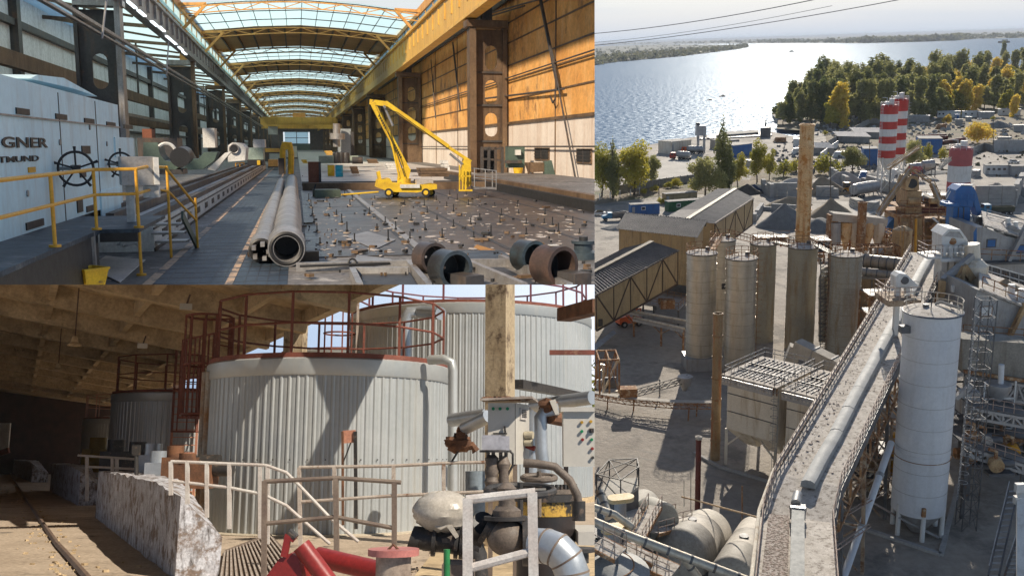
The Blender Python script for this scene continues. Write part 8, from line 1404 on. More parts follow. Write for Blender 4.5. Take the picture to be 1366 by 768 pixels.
for j in range(3): a = RP(6+j*5, 8+j*3, -.4); single(P, 'roof_cable', MB().tube([a, a+V((.5, 0, -.35)), a+V((1.1, .1, -.1)), a+V((1.3, .1, .2))], .02, 5), b_black, ['loose black cable sagging under the roof, nearest', 'loose black cable sagging under the roof, in the middle', 'loose black cable sagging under the roof, farthest'][j], 'cable')
for px, py, Y, lb in ((100, 452, 30, 'dirty bell lamp hanging on a cable under the roof, nearer one'), (78, 487, 42, 'small bell lamp hanging under the roof, farther one')):
 p = D(px, py, Y); r = RR('pendant_lamp', lb, 'lamp', p); part(r, 'cable', MB().cyl(p, p+V((0, 0, 1.6)), .02, n=5), b_black); part(r, 'shade', MB().lathe(p-V((0, 0, .22)), [(.2, 0), (.2, .05), (.11, .12), (.08, .3), (.02, .32)], 16), b_conc)
for px, py, Y, lb in ((248, 409, 27, 'small white floodlight under the nearest roof beam'), (190, 461, 34, 'small white floodlight under a farther roof beam')): p = D(px, py, Y); r = RR('floodlight', lb, 'floodlight', p); part(r, 'housing', MB().box(p, (.32, .2, .16), .4), b_cab); part(r, 'bracket', MB().beam(p, p+V((.1, 0, .35)), .04), b_black)
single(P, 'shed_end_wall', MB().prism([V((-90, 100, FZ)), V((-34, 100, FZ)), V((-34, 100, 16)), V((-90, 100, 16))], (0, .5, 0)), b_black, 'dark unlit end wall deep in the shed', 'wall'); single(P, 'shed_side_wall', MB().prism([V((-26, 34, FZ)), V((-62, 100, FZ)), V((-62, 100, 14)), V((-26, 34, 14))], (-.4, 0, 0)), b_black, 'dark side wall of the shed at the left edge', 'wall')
p = D(5, 583, 92); r = RR('shed_doorway', 'bright doorway with striped barrier at the far left', 'door', p); part(r, 'leaf', MB().bx(p.x-3, D(12, 583, 92).x, 92, 92.2, D(5, 600, 92).z, D(5, 564, 92).z), wm('doorway_daylight', (.75, .72, .66), rough=.6)); part(r, 'barrier', MB().beam(D(-5, 606, 91.5), D(12, 600, 91.5), .3, .5), b_red)  # pale leaf paints in the daylight of the open doorway
def column(u, w_, z1, label, m=b_conc, z0=FZ): c = RP(u, .1); r = RR('concrete_column', label, 'column', V((c.x, c.y, z0))); part(r, 'shaft', MB().box((c.x, c.y, (z0+z1)/2), (w_, w_*.75, z1-z0), R(-8)), m, smooth=False); return r, c
b_col = wm('stained_column', (.46, .37, .25), (.38, .29, .18), rough=.9, scale=1.2, streak=(.10, .07, .05), sk_amt=.7, sk_scale=(2, 2, .6), rust=(.13, .09, .06), rust_t=.60, bump=.4)
cx0 = D(669, 460, 19.8); r = RR('concrete_column', 'tall stained concrete column standing before the big tank', 'column', V((cx0.x, 19.8, FZ))); part(r, 'shaft', MB().box((cx0.x-.03, 19.8, 2.0), (.46, .45, 7.6), R(-24)), b_col, smooth=False); part(r, 'ledge', MB().beam(D(690, 512, 24), D(775, 528, 34), .3, .22), b_dark)
column(9.5, .7, 5, 'pale concrete column at the roof edge behind the nearest tank railing', b_col); column(28, .8, 5, 'pale concrete column at the roof edge behind the second tank', b_col); column(47, .8, 5, 'farthest concrete column at the roof edge', b_col)
# ---- clad tanks
def clad(c, rad, z0, z1, label, ribs=64, lidm=b_red, band=.42):
 r = RR('clad_tank', label, 'tank', V((c[0], c[1], z0))); n = ribs*6; pat = (.026, .026, 0, .006, .006, 0)
 part(r, 'cladding', MB().lathe((c[0], c[1], 0), [(rad, z0+.2), (rad, z1-band)], n, rib=lambda j, i: pat[j % 6], cap=False), b_clad, smooth=False)
 part(r, 'top_band', MB().lathe((c[0], c[1], 0), [(rad+.035, z1-band-.02), (rad+.06, z1-band+.02), (rad+.06, z1-.05), (rad+.0, z1), (rad*.5, z1+.25), (.05, z1+.3)], 96, cap=False), b_clad); part(r, 'rim', MB().lathe((c[0], c[1], 0), [(rad-.35, z1+.1), (rad+.02, z1+.1), (rad+.02, z1-.03), (rad-.1, z1-.03)], 72, cap=False), lidm)
 part(r, 'plinth', MB().lathe((c[0], c[1], 0), [(rad+.12, z0-.3), (rad+.12, z0+.18), (rad-.1, z0+.2)], 64, cap=False), b_conc); sc_ = MB()
 for k in range(0, ribs, 1):
  if k % 2: continue
  a = 2*math.pi*(k*6+3)/n; u = V((math.cos(a), math.sin(a), 0)); q = V((c[0], c[1], z0+(z1-z0)*.45))+u*(rad+.03); sc_.cyl(q, q+u*.015, .018, n=6)
 part(r, 'screws', sc_, b_dark); return r
def ring_rail(c, rad, z, a0, a1, n, h=1.5, m=b_red, t=.03, mids=(.5,)):
 mb = MB(); P_ = [V((c[0]+rad*math.cos(R(a0+(a1-a0)*i/n)), c[1]+rad*math.sin(R(a0+(a1-a0)*i/n)), z)) for i in range(n+1)]
 for p in P_: mb.beam(p-V((0, 0, .1)), p+V((0, 0, h)), t*2)
 for f in (1,)+mids: mb.tube([p+V((0, 0, h*f)) for p in P_], t, 6)
 return mb
T1 = (-4.85, 26.1); r1 = clad(T1, 3.12, FZ-.25, 2.32, 'nearest corrugated tank with red railing, half in sun', 96); part(r1, 'railing', ring_rail(T1, 3.0, 2.4, -175, 185, 14), b_red); part(r1, 'rusty_downpipe', MB().cyl((T1[0]-2.95, T1[1]-1.25, FZ), (T1[0]-2.95, T1[1]-1.25, 2.1), .1, n=10).cyl((T1[0]-2.78, T1[1]-1.5, FZ), (T1[0]-2.78, T1[1]-1.5, 2.1), .09, n=10), wm('brown_stain', (.26, .13, .05), (.40, .38, .34), rough=.7, scale=1.5, fine=.3)); part(r1, 'base_kerb', MB().lathe((T1[0], T1[1], 0), [(3.5, FZ-.3), (3.5, FZ+.02), (3.1, FZ+.03)], 64, cap=False), wm('cream_kerb', (.58, .50, .38), rough=.8))
T2 = (-16.4, 48.6); r2 = clad(T2, 3.2, FZ, 2.95, 'second corrugated tank under the roof, behind the first', 84); part(r2, 'railing', ring_rail(T2, 3.1, 3.0, -175, 185, 12, 1.7), b_red); T3 = (-31.2, 79.5); r3 = clad(T3, 3.2, FZ, 2.9, 'third and smallest looking corrugated tank in the shed', 84); part(r3, 'railing', ring_rail(T3, 3.1, 2.95, -175, 185, 12, 1.8, b_peach), b_peach)
TB = (-1.75, 41.5); rb_ = clad(TB, 5.1, FZ, 5.75, 'big sunlit corrugated tank behind the concrete column', 136); part(rb_, 'railing', ring_rail(TB, 4.95, 5.8, -180, 180, 18, 1.7, wm('purple_red', (.20, .07, .09), rough=.6), .04), wm('purple_red', (.2, .07, .09), rough=.6))
T5 = (-10.4, 62); clad(T5, 4.2, FZ, 6.3, 'pale tank rising behind the nearest tank on its left', 110)
def cage(Tc, rad, ang, z0, z1, zc, label, m1, m2, w_=.8):
 a = R(ang); u = V((math.cos(a), math.sin(a), 0)); s = u.cross(V((0, 0, 1))); b0 = V((Tc[0], Tc[1], 0))+u*(rad+.25); r = RR('caged_ladder', label, 'ladder', b0+V((0, 0, z0))); mb = MB()
 for k in (-1, 1): mb.beam(b0+s*k*w_/2+V((0, 0, z0)), b0+s*k*w_/2+V((0, 0, z1)), .09)
 for i in range(int((z1-z0)/.35)): z = z0+.2+i*.35; mb.cyl(b0-s*w_/2+V((0, 0, z)), b0+s*w_/2+V((0, 0, z)), .022, n=5)
 part(r, 'ladder', mb, m2); cg = MB()
 for z in (zc, (zc+z1)/2, z1): cg.ring(b0+u*.55+V((0, 0, z)), .62, .035, 18, 5)
 for k in range(7): q = b0+u*.55+(u*math.cos(R(-120+40*k))+s*math.sin(R(-120+40*k)))*.62; cg.beam(q+V((0, 0, zc)), q+V((0, 0, z1)), .05)
 part(r, 'cage', cg, m1); return r
cage(T2, 3.25, -68, FZ, 4.9, 1.1, 'red caged ladder on the second tank', b_red, b_peach, 1.1); cage(T3, 3.25, -62, FZ, 5.4, .9, 'red caged ladder on the third tank', b_red, b_peach, 1.2); cage(T1, 3.2, 160, 1.1, 3.9, 1.15, 'red cage hanging at the left shoulder of the nearest tank', b_red, b_red, .7); cage(TB, 5.1, -150, FZ, 7.6, 2, 'caged ladder at the left of the big sunlit tank', b_red, b_rail, 1)
a, b_ = D(262, 558, 27.5), D(285, 558, 27.5); r = RR('ladder_landing', 'red railed landing between the first and second tank', 'landing', a); p4 = [D(238, 558, 30), D(286, 559, 27), D(286, 557, 29), D(245, 556, 31)]; part(r, 'deck', MB().slab(*[q for q in p4], .06), b_red); part(r, 'railing', railing_mb(p4[:2], 2.4, .45, .03, (1, .5)), b_red)
duct_ = lambda pts, rad, m, lb, name='pipe': single(P, name, MB().tube(pts, rad, 16), m, lb, 'pipe')
duct_([D(573, 480, 24.2), D(592, 479, 24), D(602, 483, 24), D(604, 494, 24), D(604, 700, 24)], .12, b_clad, 'silver elbow pipe coming down the right side of the nearest tank'); duct_([D(588, 418, 30), D(560, 416, 31), D(546, 417, 31), D(541, 426, 31), D(541, 480, 31)], .2, b_pipe, 'silver elbow pipe at the top of the tank behind');
duct_([D(603, 560, 22), D(650, 553, 21)], .15, b_pipe, 'short silver pipe running behind the control cabinet'); duct_([D(790, 530, 14), D(740, 537, 14.5), D(712, 541, 15)], .1, b_pipe, 'upper silver pipe above the right cabinet'); r = duct_([D(634, 628, 14), D(634, 700, 14)], .14, wm('blue_grey_pipe', (.25, .30, .34), rough=.5), 'blue grey upright pipe left of the control cabinet')
for i, (xs, Y) in enumerate([([(712, 548), (709, 552), (709, 640)], 13.5), ([(745, 545), (726, 548), (721, 556), (722, 600), (728, 645)], 13)]): duct_([D(x, y, Y) for x, y in xs], .085, b_pipe, ['silver drop pipe close beside the control cabinet', 'bent silver drop pipe between the two cabinets'][i])
r = RR('wrapped_valve', 'rag wrapped pipe joint above the drop pipes', 'valve', D(738, 545, 13)); part(r, 'rag', MB().prism([D(x, y, 12.8) for x, y in [(733, 534), (741, 532), (746, 552), (741, 553)]], (0, .15, 0)), b_cab); part(r, 'joint', MB().ell(D(730, 541, 13), (.13, .15, .1), 10, 8, .25, 1).cyl(D(733, 556, 13), D(752, 560, 13.5), .09, n=10), b_rust)
r = RR('silver_wrapped_bend', 'thick silver wrapped pipe bending down to a rusty valve', 'pipe', D(620, 590, 13)); part(r, 'pipe', MB().tube([D(651, 555, 12.5), D(640, 561, 12.6), D(620, 571, 13)], .085, 18), b_pipe); part(r, 'elbow', MB().tube([D(622, 570, 13), D(616, 573, 13), D(615, 584, 13)], .07, 10), b_rust); part(r, 'valve_body', MB().ell(D(612, 591, 13), (.17, .15, .12), 14, 10, .25, 4).tube([D(600, 582, 13), D(600, 590, 13), D(612, 598, 13), D(630, 594, 13), D(635, 602, 13)], .055, 8).cyl(D(609, 582, 13), D(621, 582, 13), .1, n=10), b_rust); part(r, 'rod', MB().cyl(D(613, 598, 12.9), D(600, 620, 12.9), .015, n=6), b_dark)
r = RR('post_board', 'rusty square board on two thin uneven legs before the nearest tank', 'board', D(466, 700, 15)); part(r, 'board', MB().prism([D(x, y, 15) for x, y in [(457, 574), (474, 573), (474, 590), (457, 591)]], (0, .03, 0)), b_peach); part(r, 'leg', MB().beam(D(457, 575, 15), D(457.5, 700, 15), .035), b_rust); part(r, 'leg', MB().beam(D(474, 575, 15), D(475, 705, 15), .05), b_dark); part(r, 'wire', MB().tube([D(468, 590, 15), D(462, 606, 15), D(457, 618, 15), D(458, 660, 15)], .012, 6), b_dark)
# ---- old whitewashed walls along the track
def oldwall(px0, py0, px1, ztop, th, label, seed, bite=.5):
 """wall from its far end to its near end; the near end is broken and slopes down"""
 a, b_ = F(*px0), F(*py0); r = RR('old_wall', label, 'wall', (a+b_)/2); d = b_-a; L = d.length; n = 34; nr = unit(d.cross(V((0, 0, 1))))*-th; rr = random.Random(seed); top = []
 for i in range(n+1):
  f = i/n; h = (ztop-FZ)*(1-.03*rr.random());
  if f > bite: h *= 1-.12*((f-bite)/(1-bite))**2*(1+.3*(rr.random()-.5))
  top.append(h)
 mb = MB(); k = 5
 for i in range(n+1):
  p = a+d*(i/n)
  for s in range(k+1):
   q = p+nr*(s/k); jit = .05*mnoise.noise(p*2+V((s, 0, seed))); mb.v.append(q+V((jit, 0, 0)))
  for s in range(k+1): q = p+nr*(s/k); mb.v.append(q+V((.04*mnoise.noise(p*3+V((s, 1, seed))), 0, top[i]*(1-.5*(s/k)*max(0, (i/n-.7)/.3))+.05*mnoise.noise(q*4))))
 m_ = 2*(k+1)
 for i in range(n):
  o, w_ = i*m_, (i+1)*m_
  mb.f.append((o, w_, w_+k+1, o+k+1)); mb.f.append((o+k, o+m_-1, w_+m_-1, w_+k))
  for s in range(k): mb.f.append((o+k+1+s, w_+k+1+s, w_+k+2+s, o+k+2+s))
 for o in (0, n*m_): mb.f.append(tuple([o+s for s in range(k+1)]+[o+m_-1-s for s in range(k+1)]))
 part(r, 'masonry', mb, b_wall); return r
oldwall((127, 690), (233, 772), None, -.42, .66, 'flaking whitewashed wall with broken end, nearest the camera', 1, .72); oldwall((66, 654), (104, 674), None, -.38, .8, 'flaking wall piece behind the nearest one, pinkish broken end', 2, .6); oldwall((14, 631), (42, 643), None, -.35, 1.0, 'farthest flaking wall along the curved rail', 3, .8)
single(P, 'rail_track', MB().tube([F(x, y, .04) for x, y in [(6, 620), (16, 634), (27, 652), (38, 669), (56, 696), (76, 725), (97, 748), (118, 772)]], .06, 6), wm('rail_steel', (.30, .22, .17), (.2, .14, .11), rough=.5, metal=.3, scale=3), 'single curved rail running along the flaking walls', 'rail')
rr = random.Random(9); mb = MB()
for i in range(160): f = rr.random(); q = F(8+105*f, 630+135*f, .01)+V((rr.gauss(-.2, .35), rr.gauss(0, .3), 0)); s = rr.uniform(.02, .09); mb.box(q, (s, s*.8, s*.6), rr.uniform(0, 3))
single(P, 'rubble', mb, b_conc, 'small stones scattered along the rail', 'rubble', kind='stuff', smooth=False, fix=False)
r = RR('floor_grating', 'sunlit steel grating before the nearest tank', 'grating', F(330, 745)); part(r, 'frame', MB().prism([F(300, 735, .03), F(360, 712, .03), F(420, 780, .03), F(290, 790, .03)], (0, 0, .03)), b_mesh); g0 = MB()
for i in range(16): g0.beam(F(300+i*4, 735-i*1.4, .08), F(292+i*8.5, 790, .08), .03)
part(r, 'bars', g0, b_rail)
# ---- railings
def rail(pix, Y, posts, m, label, t=.021, rails=None, base=FZ):
 r = RR('railing', label, 'railing', D(*pix[0][0], Y if not callable(Y) else Y(pix[0][0][0]))); Yf = Y if callable(Y) else (lambda x: Y)
 for line in pix: part(r, 'rail', MB().tube([D(x, y, Yf(x)) for x, y in line], t, 8), m)
 for x0_, y0_, x1_, y1_ in posts: part(r, 'post', MB().beam(D(x0_, y0_, Yf(x0_)), D(x1_, y1_, Yf(x0_)), t*2.2), m)
 return r
rail([[(228, 615), (352, 620), (358, 621)], [(228, 641), (306, 650), (352, 659)]], 13, [(347, 622, 347, 717), (357, 621, 357, 725), (306, 618, 306, 705), (276, 616, 276, 690), (250, 615, 250, 672), (228, 615, 228, 660)], b_whrail, 'pale two-bar railing beside the flaking wall')
rail([[(357, 621), (382, 630), (400, 648), (440, 690), (478, 722)], [(357, 662), (382, 674), (400, 690), (440, 725)]], 12.4, [], b_whrail, 'pale sloping stair rail before the nearest tank')
rail([[(399, 623), (526, 621), (600, 617), (652, 616)], [(400, 669), (520, 661), (652, 655)]], 12.8, [(399, 623, 401, 735), (446, 622, 446, 660), (525, 621, 525, 700), (592, 618, 592, 656)], b_rail, 'long pale railing across the front of the nearest tank')
rail([[(352, 642), (430, 638), (448, 637), (535, 643)], [(352, 698), (448, 689), (526, 704)]], 9.5, [(353, 641, 352, 775), (448, 637, 449, 735), (526, 643, 526, 735)], b_mesh, 'dark rusty corner railing in front of the stair rail')
rail([[(622, 666), (714, 656)], [(624, 758), (714, 734)]], 5.6, [(624, 664, 624, 790), (710, 656, 712, 790)], b_whrail, 'thick white pipe railing in the right foreground', .025)
rail([[(104, 607), (180, 612), (232, 611)], [(116, 622), (232, 628)]], 33, [(116, 607, 116, 668), (156, 610, 156, 640), (200, 611, 200, 645), (150, 610, 150, 640)], b_whrail, 'far pale railing before the second and third tanks', .04)
rm = random.Random(6)
for i, (px, py, Y) in enumerate([(245, 625, 22), (262, 635, 20), (222, 632, 24), (190, 620, 36), (160, 617, 40), (135, 614, 50), (212, 622, 31)]):
 p = D(px, py, Y); r = RR('pump_set', ['rust-brown motor block behind the pale railing', 'brown gear housing right behind the wall end', 'blue grey pump before the second tank', 'small pump set at the foot of the second tank', 'dark pump set between the second and third tanks', 'yellowish pump before the third tank', 'round blue pump cap before the second tank'][i], 'pump', p); s = Y/26
 part(r, 'body', MB().box(p, (.9*s, .7, .6*s)).cyl(p+V((-.2, 0, 0)), p+V((-.2, 0, .6*s)), .22*s, n=12), [b_rust, b_rust, b_pipe, b_dark, b_dark, wm('dull_yellow', (.4, .28, .08), rough=.6), b_pipe][i]); part(r, 'motor', MB().cyl(p+V((.4*s, 0, .15)), p+V((.95*s, 0, .15)), .2*s, n=14), b_dark); part(r, 'outlet', MB().cyl(p, p+V((-.1, 0, .55*s)), .07*s, n=8), b_rust)
single(P, 'signal_post', MB().cyl(D(182, 665, 24), D(182, 599, 24), .05, n=6).box(D(182, 600, 24), (.18, .1, .25)), b_dark, 'thin dark post before the second tank', 'post')
# ---- electrical cabinets
Yc = 11.0; r = RR('control_cabinet', 'tall grey control cabinet with three green lamps under a ragged tin roof', 'cabinet', D(680, 620, Yc)); A, B_, C_ = D(651, 539, Yc), D(687, 537, Yc), D(706, 540, Yc+.5)
zb = D(680, 619, Yc).z; part(r, 'front', MB().prism([V((A.x, Yc, zb)), V((B_.x, Yc, zb)), B_, V((A.x, Yc, B_.z))], (0, .35, 0)), b_cab); part(r, 'side', MB().prism([V((B_.x+.006, Yc, zb)), V((C_.x, Yc+.5, zb)), V((C_.x, Yc+.5, B_.z)), V((B_.x+.006, Yc, B_.z))], (-.02, .2, 0)), b_cab)
for x in (658, 667, 677): q = D(x, 545, Yc); part(r, 'green_lamp', MB().cyl(q-V((0, .03, 0)), q, .018, n=12), wm('green_lens', (.02, .25, .10), rough=.3))
part(r, 'latch', MB().box(D(667, 578, Yc)-V((0, .02, 0)), (.16, .02, .015)).beam(D(673, 568, Yc)-V((0, .03, 0)), D(674, 577, Yc)-V((0, .03, 0)), .022), b_dark); rf = MB().slab(D(640, 534, Yc-.3), D(710, 531, Yc-.2), D(718, 537, Yc+.8), D(650, 537, Yc+.8), .025); part(r, 'tin_roof', rf, wm('rusty_tin', (.35, .31, .27), (.2, .15, .12), rough=.7, scale=4)); pr_ = MB(); rr = random.Random(3)
for i in range(9): pr_.ell(D(648+i*7, 532-rr.random()*2, Yc), (.05, .1, .02), 8, 6, .3, i)
part(r, 'roof_litter', pr_, b_rust); n_ = unit(C_-B_).cross(V((0, 0, 1))); sc = lambda f, py: V(((B_.x+(C_.x-B_.x)*f), (B_.y+(C_.y-B_.y)*f), D(697, py, Yc+.25).z))+n_*.012
part(r, 'vent_grille', MB().beam(sc(.28, 552), sc(.72, 552), .02, .13), b_whrail); lv = MB(); [lv.beam(sc(.34, 547+k*2.2)+n_*.012, sc(.66, 547+k*2.2)+n_*.012, .012, .008) for k in range(5)]; part(r, 'louvre', lv, b_dark); part(r, 'socket', MB().cyl(sc(.6, 580), sc(.6, 580)+n_*.1, .045, n=12).cyl(sc(.6, 590), sc(.6, 590)+n_*.09, .04, n=12), wm('socket_cream', (.5, .44, .32), rough=.5)); part(r, 'red_plug', MB().cyl(sc(.72, 594), sc(.72, 598)+n_*.1, .03, n=10), b_red2)
st = MB(); [st.beam(V((x, y, FZ)), V((x, y, zb)), .05) for x, y in ((A.x+.03, Yc+.1), (B_.x, Yc+.05), (C_.x-.03, Yc+.5))]; part(r, 'stand', st, b_mesh)
r = RR('control_cabinet', 'grey control panel with rows of coloured buttons at the right border', 'cabinet', D(775, 620, Yc)); q0, q1 = D(752, 622, Yc), D(800, 549, Yc); part(r, 'door', MB().bx(q0.x, q1.x, Yc, Yc+.3, q0.z, q1.z), b_cab); part(r, 'hood', MB().bx(q0.x-.03, q1.x+.1, Yc-.05, Yc+.35, q1.z, q1.z+.05), b_cab)
for x, y, c_ in ((776, 563, 'o'), (788, 562, 'o'), (776, 575, 'g'), (777, 586, 'r'), (789, 586, 'g'), (790, 598, 'r'), (790.5, 610, 'k')): q = D(x, y, Yc); part(r, 'button', MB().cyl(q-V((0, .03, 0)), q, .017, n=12), {'o': wm('amber', (.5, .28, .03), rough=.3), 'g': wm('green_lens', (.02, .25, .1), rough=.3), 'r': b_red2, 'k': b_dark}[c_])
part(r, 'switch', MB().box(D(789, 574, Yc)-V((0, .01, 0)), (.05, .02, .05)).box(D(789, 574, Yc)-V((0, .03, 0)), (.015, .03, .04)), b_dark); part(r, 'leg', MB().beam(D(755, 622, Yc+.1), D(755, 700, Yc+.1), .05), b_mesh)
single(P, 'steel_beam', MB().beam(D(733, 470, 14), D(800, 470, 14), .05, .07), b_red, 'dull red steel beam end before the big tank', 'beam'); single(P, 'steel_beam', MB().beam(D(752, 420, 26), D(800, 408, 24), .4, .35), b_rust, 'rusty beam resting on top of the big tank', 'beam')
m_iron = wm('dusty_iron', (.20, .155, .12), (.10, .08, .065), rough=.6, scale=5, rust=(.30, .24, .18), rust_t=.62, fine=.4); Yv = 8.6; q = lambda x, y, d=0: D(x, y, Yv+d)
r = RR('valve_actuator', 'white actuator box on a column of rods and springs', 'actuator', q(664, 655)); part(r, 'box', MB().box(q(656, 590), (.165, .2, .125)).box(q(672, 591), (.10, .2, .12)), wm('actuator_white', (.42, .41, .44), rough=.5)); part(r, 'flange', MB().cyl(q(661, 603), q(661, 600), .14, n=20), b_dark); [part(r, 'rod', MB().cyl(q(x, 602), q(x, 655), .016, n=8), m_iron) for x in (651, 658, 668, 675)]; part(r, 'spring_housing', MB().lathe(q(656, 650), [(.05, 0), (.065, .05), (.05, .09), (.065, .14), (.05, .19), (.06, .25), (.03, .28)], 16).lathe(q(672, 650), [(.05, 0), (.04, .14), (.06, .2), (.03, .27)], 16), m_iron); part(r, 'hose', MB().tube([q(676, 597), q(684, 605), q(684, 620), q(674, 640)], .012, 6), b_dark)
def handwheel(c, rad, label, m=b_dark, tilt=(0, -.12, 1)): r = RR('handwheel', label, 'handwheel', c); part(r, 'rim', MB().ring(c, rad, .028, 30, 8, nrm=tilt), m); mb = MB(); [mb.cyl(c, c+V((math.cos(R(a))*rad, math.sin(R(a))*rad, 0)), .018, n=6) for a in (30, 150, 270)]; part(r, 'spoke', mb, m); part(r, 'stem', MB().cyl(c-V((0, 0, .35)), c+V((0, 0, .06)), .022, n=8), m)
handwheel(D(694, 654, 7.6), .27*7.6/8, 'large dark handwheel lying flat over the valve'); handwheel(D(719, 637, 9.2), .15, 'small brown handwheel on the black vessel', m_iron)
Yv = 9.6; c = q(730, 690); r = RR('pressure_vessel', 'black round vessel with bolted lid and ragged yellow paint', 'vessel', V((c.x, Yv+.5, FZ))); cy = (c.x, Yv+.45); rad = 43*Yv/1300; zt = q(730, 655).z; part(r, 'shell', MB().lathe((cy[0], cy[1], 0), [(rad*.93, FZ+.3), (rad*.93, zt-.12)], 40), wm('black_shell', (.035, .025, .022), (.02, .018, .018), rough=.45, scale=4)); part(r, 'yellow_band', MB().lathe((cy[0], cy[1], 0), [(rad*.945, zt-.25), (rad*.945, zt-.11)], 40, cap=False), wm('ragged_yellow', (.55, .34, .06), (.48, .28, .05), rough=.5, scale=4, rust=(.03, .025, .02), rust_t=.52)); part(r, 'lid_flange', MB().cyl((cy[0], cy[1], zt-.11), (cy[0], cy[1], zt-.04), rad*1.03, n=40), b_dark); part(r, 'lid', MB().lathe((cy[0], cy[1], 0), [(rad*1.03, zt-.035), (rad*1.03, zt+.01), (rad*.7, zt+.02), (.02, zt+.05)], 40), m_iron)
for k in range(18): a = R(200+k*9); u = V((math.cos(a), math.sin(a), 0))*rad*.94; part(r, 'bolt', MB().cyl(V((cy[0], cy[1], zt+.01))+u, V((cy[0], cy[1], zt+.06))+u, .022, n=6), b_dark)
Yv = 8.9; duct_([q(698, 617), q(715, 618), q(740, 622), q(760, 640), q(770, 660), q(772, 672)], .038, m_iron, 'thick brown hose arching over the black vessel', 'hose'); duct_([q(772, 668), q(772, 694)], .06, b_dark, 'black sleeve at the end of the brown hose', 'hose')
Yv = 7.0; r = RR('gate_valve', 'heavy greasy gate valve with bolted flanges', 'valve', q(690, 768)); part(r, 'bonnet', MB().lathe(q(676, 690), [(.1, 0), (.1, .05), (.06, .08), (.05, .16), (.07, .2), (.03, .24)], 20), m_iron); part(r, 'flange', MB().cyl(q(675, 693), q(675, 688), .155, n=28), b_dark); part(r, 'body', MB().ell(q(676, 716), (.14, .15, .13), 18, 12), m_iron); part(r, 'side_flange', MB().cyl(q(648, 700, .1), q(655, 704, .1), .155, n=24), b_dark); part(r, 'side_flange', MB().cyl(q(697, 722), q(706, 722), .165, n=24), b_dark); part(r, 'pipe', MB().cyl(q(655, 704), q(697, 722), .085, n=18).cyl(q(646, 698, .1), q(628, 712, .3), .09, n=18), b_dark); bo = MB()
for k in range(12): a = R(30*k); bo.box(q(708, 722)+V((.01, math.cos(a)*.13, math.sin(a)*.13)), (.04, .03, .03))
part(r, 'bolts', bo, m_iron)
Yv = 7.6; r = RR('bagged_motor', 'motor wrapped in torn plastic with a yellow end cap', 'motor', q(590, 720)); part(r, 'plastic_wrap', MB().ell(q(591, 682), (.23, .2, .155), 26, 18, .05, 2).prism([q(x, y, -.15) for x, y in [(582, 695), (603, 700), (612, 715), (608, 718), (596, 702), (588, 706), (580, 702)]], (0, .03, 0)), wm('cloudy_plastic', (.50, .45, .38), (.38, .34, .28), rough=.25, scale=4, bump=.5, fine=.2)); part(r, 'end_cap', MB().cyl(q(562, 678), q(568, 678), .085, n=20), h_lift); part(r, 'neck', MB().lathe(q(596, 722), [(.09, 0), (.09, .03), (.055, .05), (.055, .12), (.08, .14), (.05, .2)], 18), m_iron)
r = RR('oily_pipe_run', 'black oily pipe run with flanges under the wrapped motor', 'pipe', q(590, 760)); part(r, 'pipe', MB().cyl(q(553, 716), q(640, 728), .085, n=20).tube([q(628, 722), q(636, 740), q(638, 790)], .08, 16), b_dark); [part(r, 'flange', MB().cyl(q(x, 722+(x-600)*.1), q(x+5, 722.5+(x-600)*.1), .12, n=22), b_dark) for x in (577, 607, 614)]; part(r, 'side_branch', MB().tube([q(555, 720), q(566, 728), q(585, 730)], .035, 10).cyl(q(548, 716), q(560, 720), .09, n=16), b_dark)
single(P, 'green_pipe', MB().cyl(D(596, 790, 6.8), D(596, 732, 6.8), .022, n=12), wm('bright_green', (.03, .22, .07), rough=.4), 'bright green pipe stub standing in the foreground', 'pipe'); single(P, 'steel_box', MB().box(D(612, 768, 7.3), (.22, .4, .2)), b_mesh, 'small grey box at the foot of the oily pipes', 'box')
r = RR('silver_duct_bend', 'large silver lagged pipe bending down in the right foreground', 'duct', D(760, 768, 6.3)); pts = [D(714, 727, 6.3), D(730, 728, 6.25), D(744, 733, 6.2), D(756, 745, 6.2), D(763, 764, 6.2), D(766, 800, 6.2)]; part(r, 'lagging', MB().tube(pts, .108, 28), b_pipe); [part(r, 'seam', MB().cyl(p-unit(d)*.006, p+unit(d)*.006, .1105, n=28), b_mesh) for p, d in ((pts[1], pts[2]-pts[0]), (pts[2], pts[3]-pts[1]), (pts[3], pts[4]-pts[2]), (pts[4], pts[5]-pts[3]))]
single(P, 'oily_flange', MB().cyl(D(772, 735, 7), D(772, 730, 7), .12, n=20).cyl(D(772, 750, 7), D(772, 735, 7), .07, n=16), b_dark, 'black flanged stub right of the silver bend', 'flange'); single(P, 'grating_step', MB().bx(D(768, 715, 10).x, D(810, 715, 10).x, 9.6, 10.6, D(780, 722, 10).z, D(780, 705, 10).z), b_cab, 'cream sided step beside the black vessel', 'step')
Yv = 5.6; r = RR('red_pipework', 'bright red pipes and lever block in the foreground', 'pipe', q(420, 768)); part(r, 'pipe', MB().cyl(q(402, 727), q(445, 785), .052, n=20), b_red2); part(r, 'pipe', MB().cyl(q(424, 742, .5), q(520, 765, .3), .06, n=20), b_red2); part(r, 'block', MB().prism([q(x, y) for x, y in [(350, 775), (372, 745), (388, 737), (398, 742), (404, 775)]], (0, .25, 0)), b_red2); part(r, 'lever', MB().beam(q(379, 742), q(385, 712), .035).beam(q(386, 714), q(393, 720), .03), b_red2); part(r, 'lever_knob', MB().cyl(q(385, 708), q(395, 717), .022, n=10), b_dark)
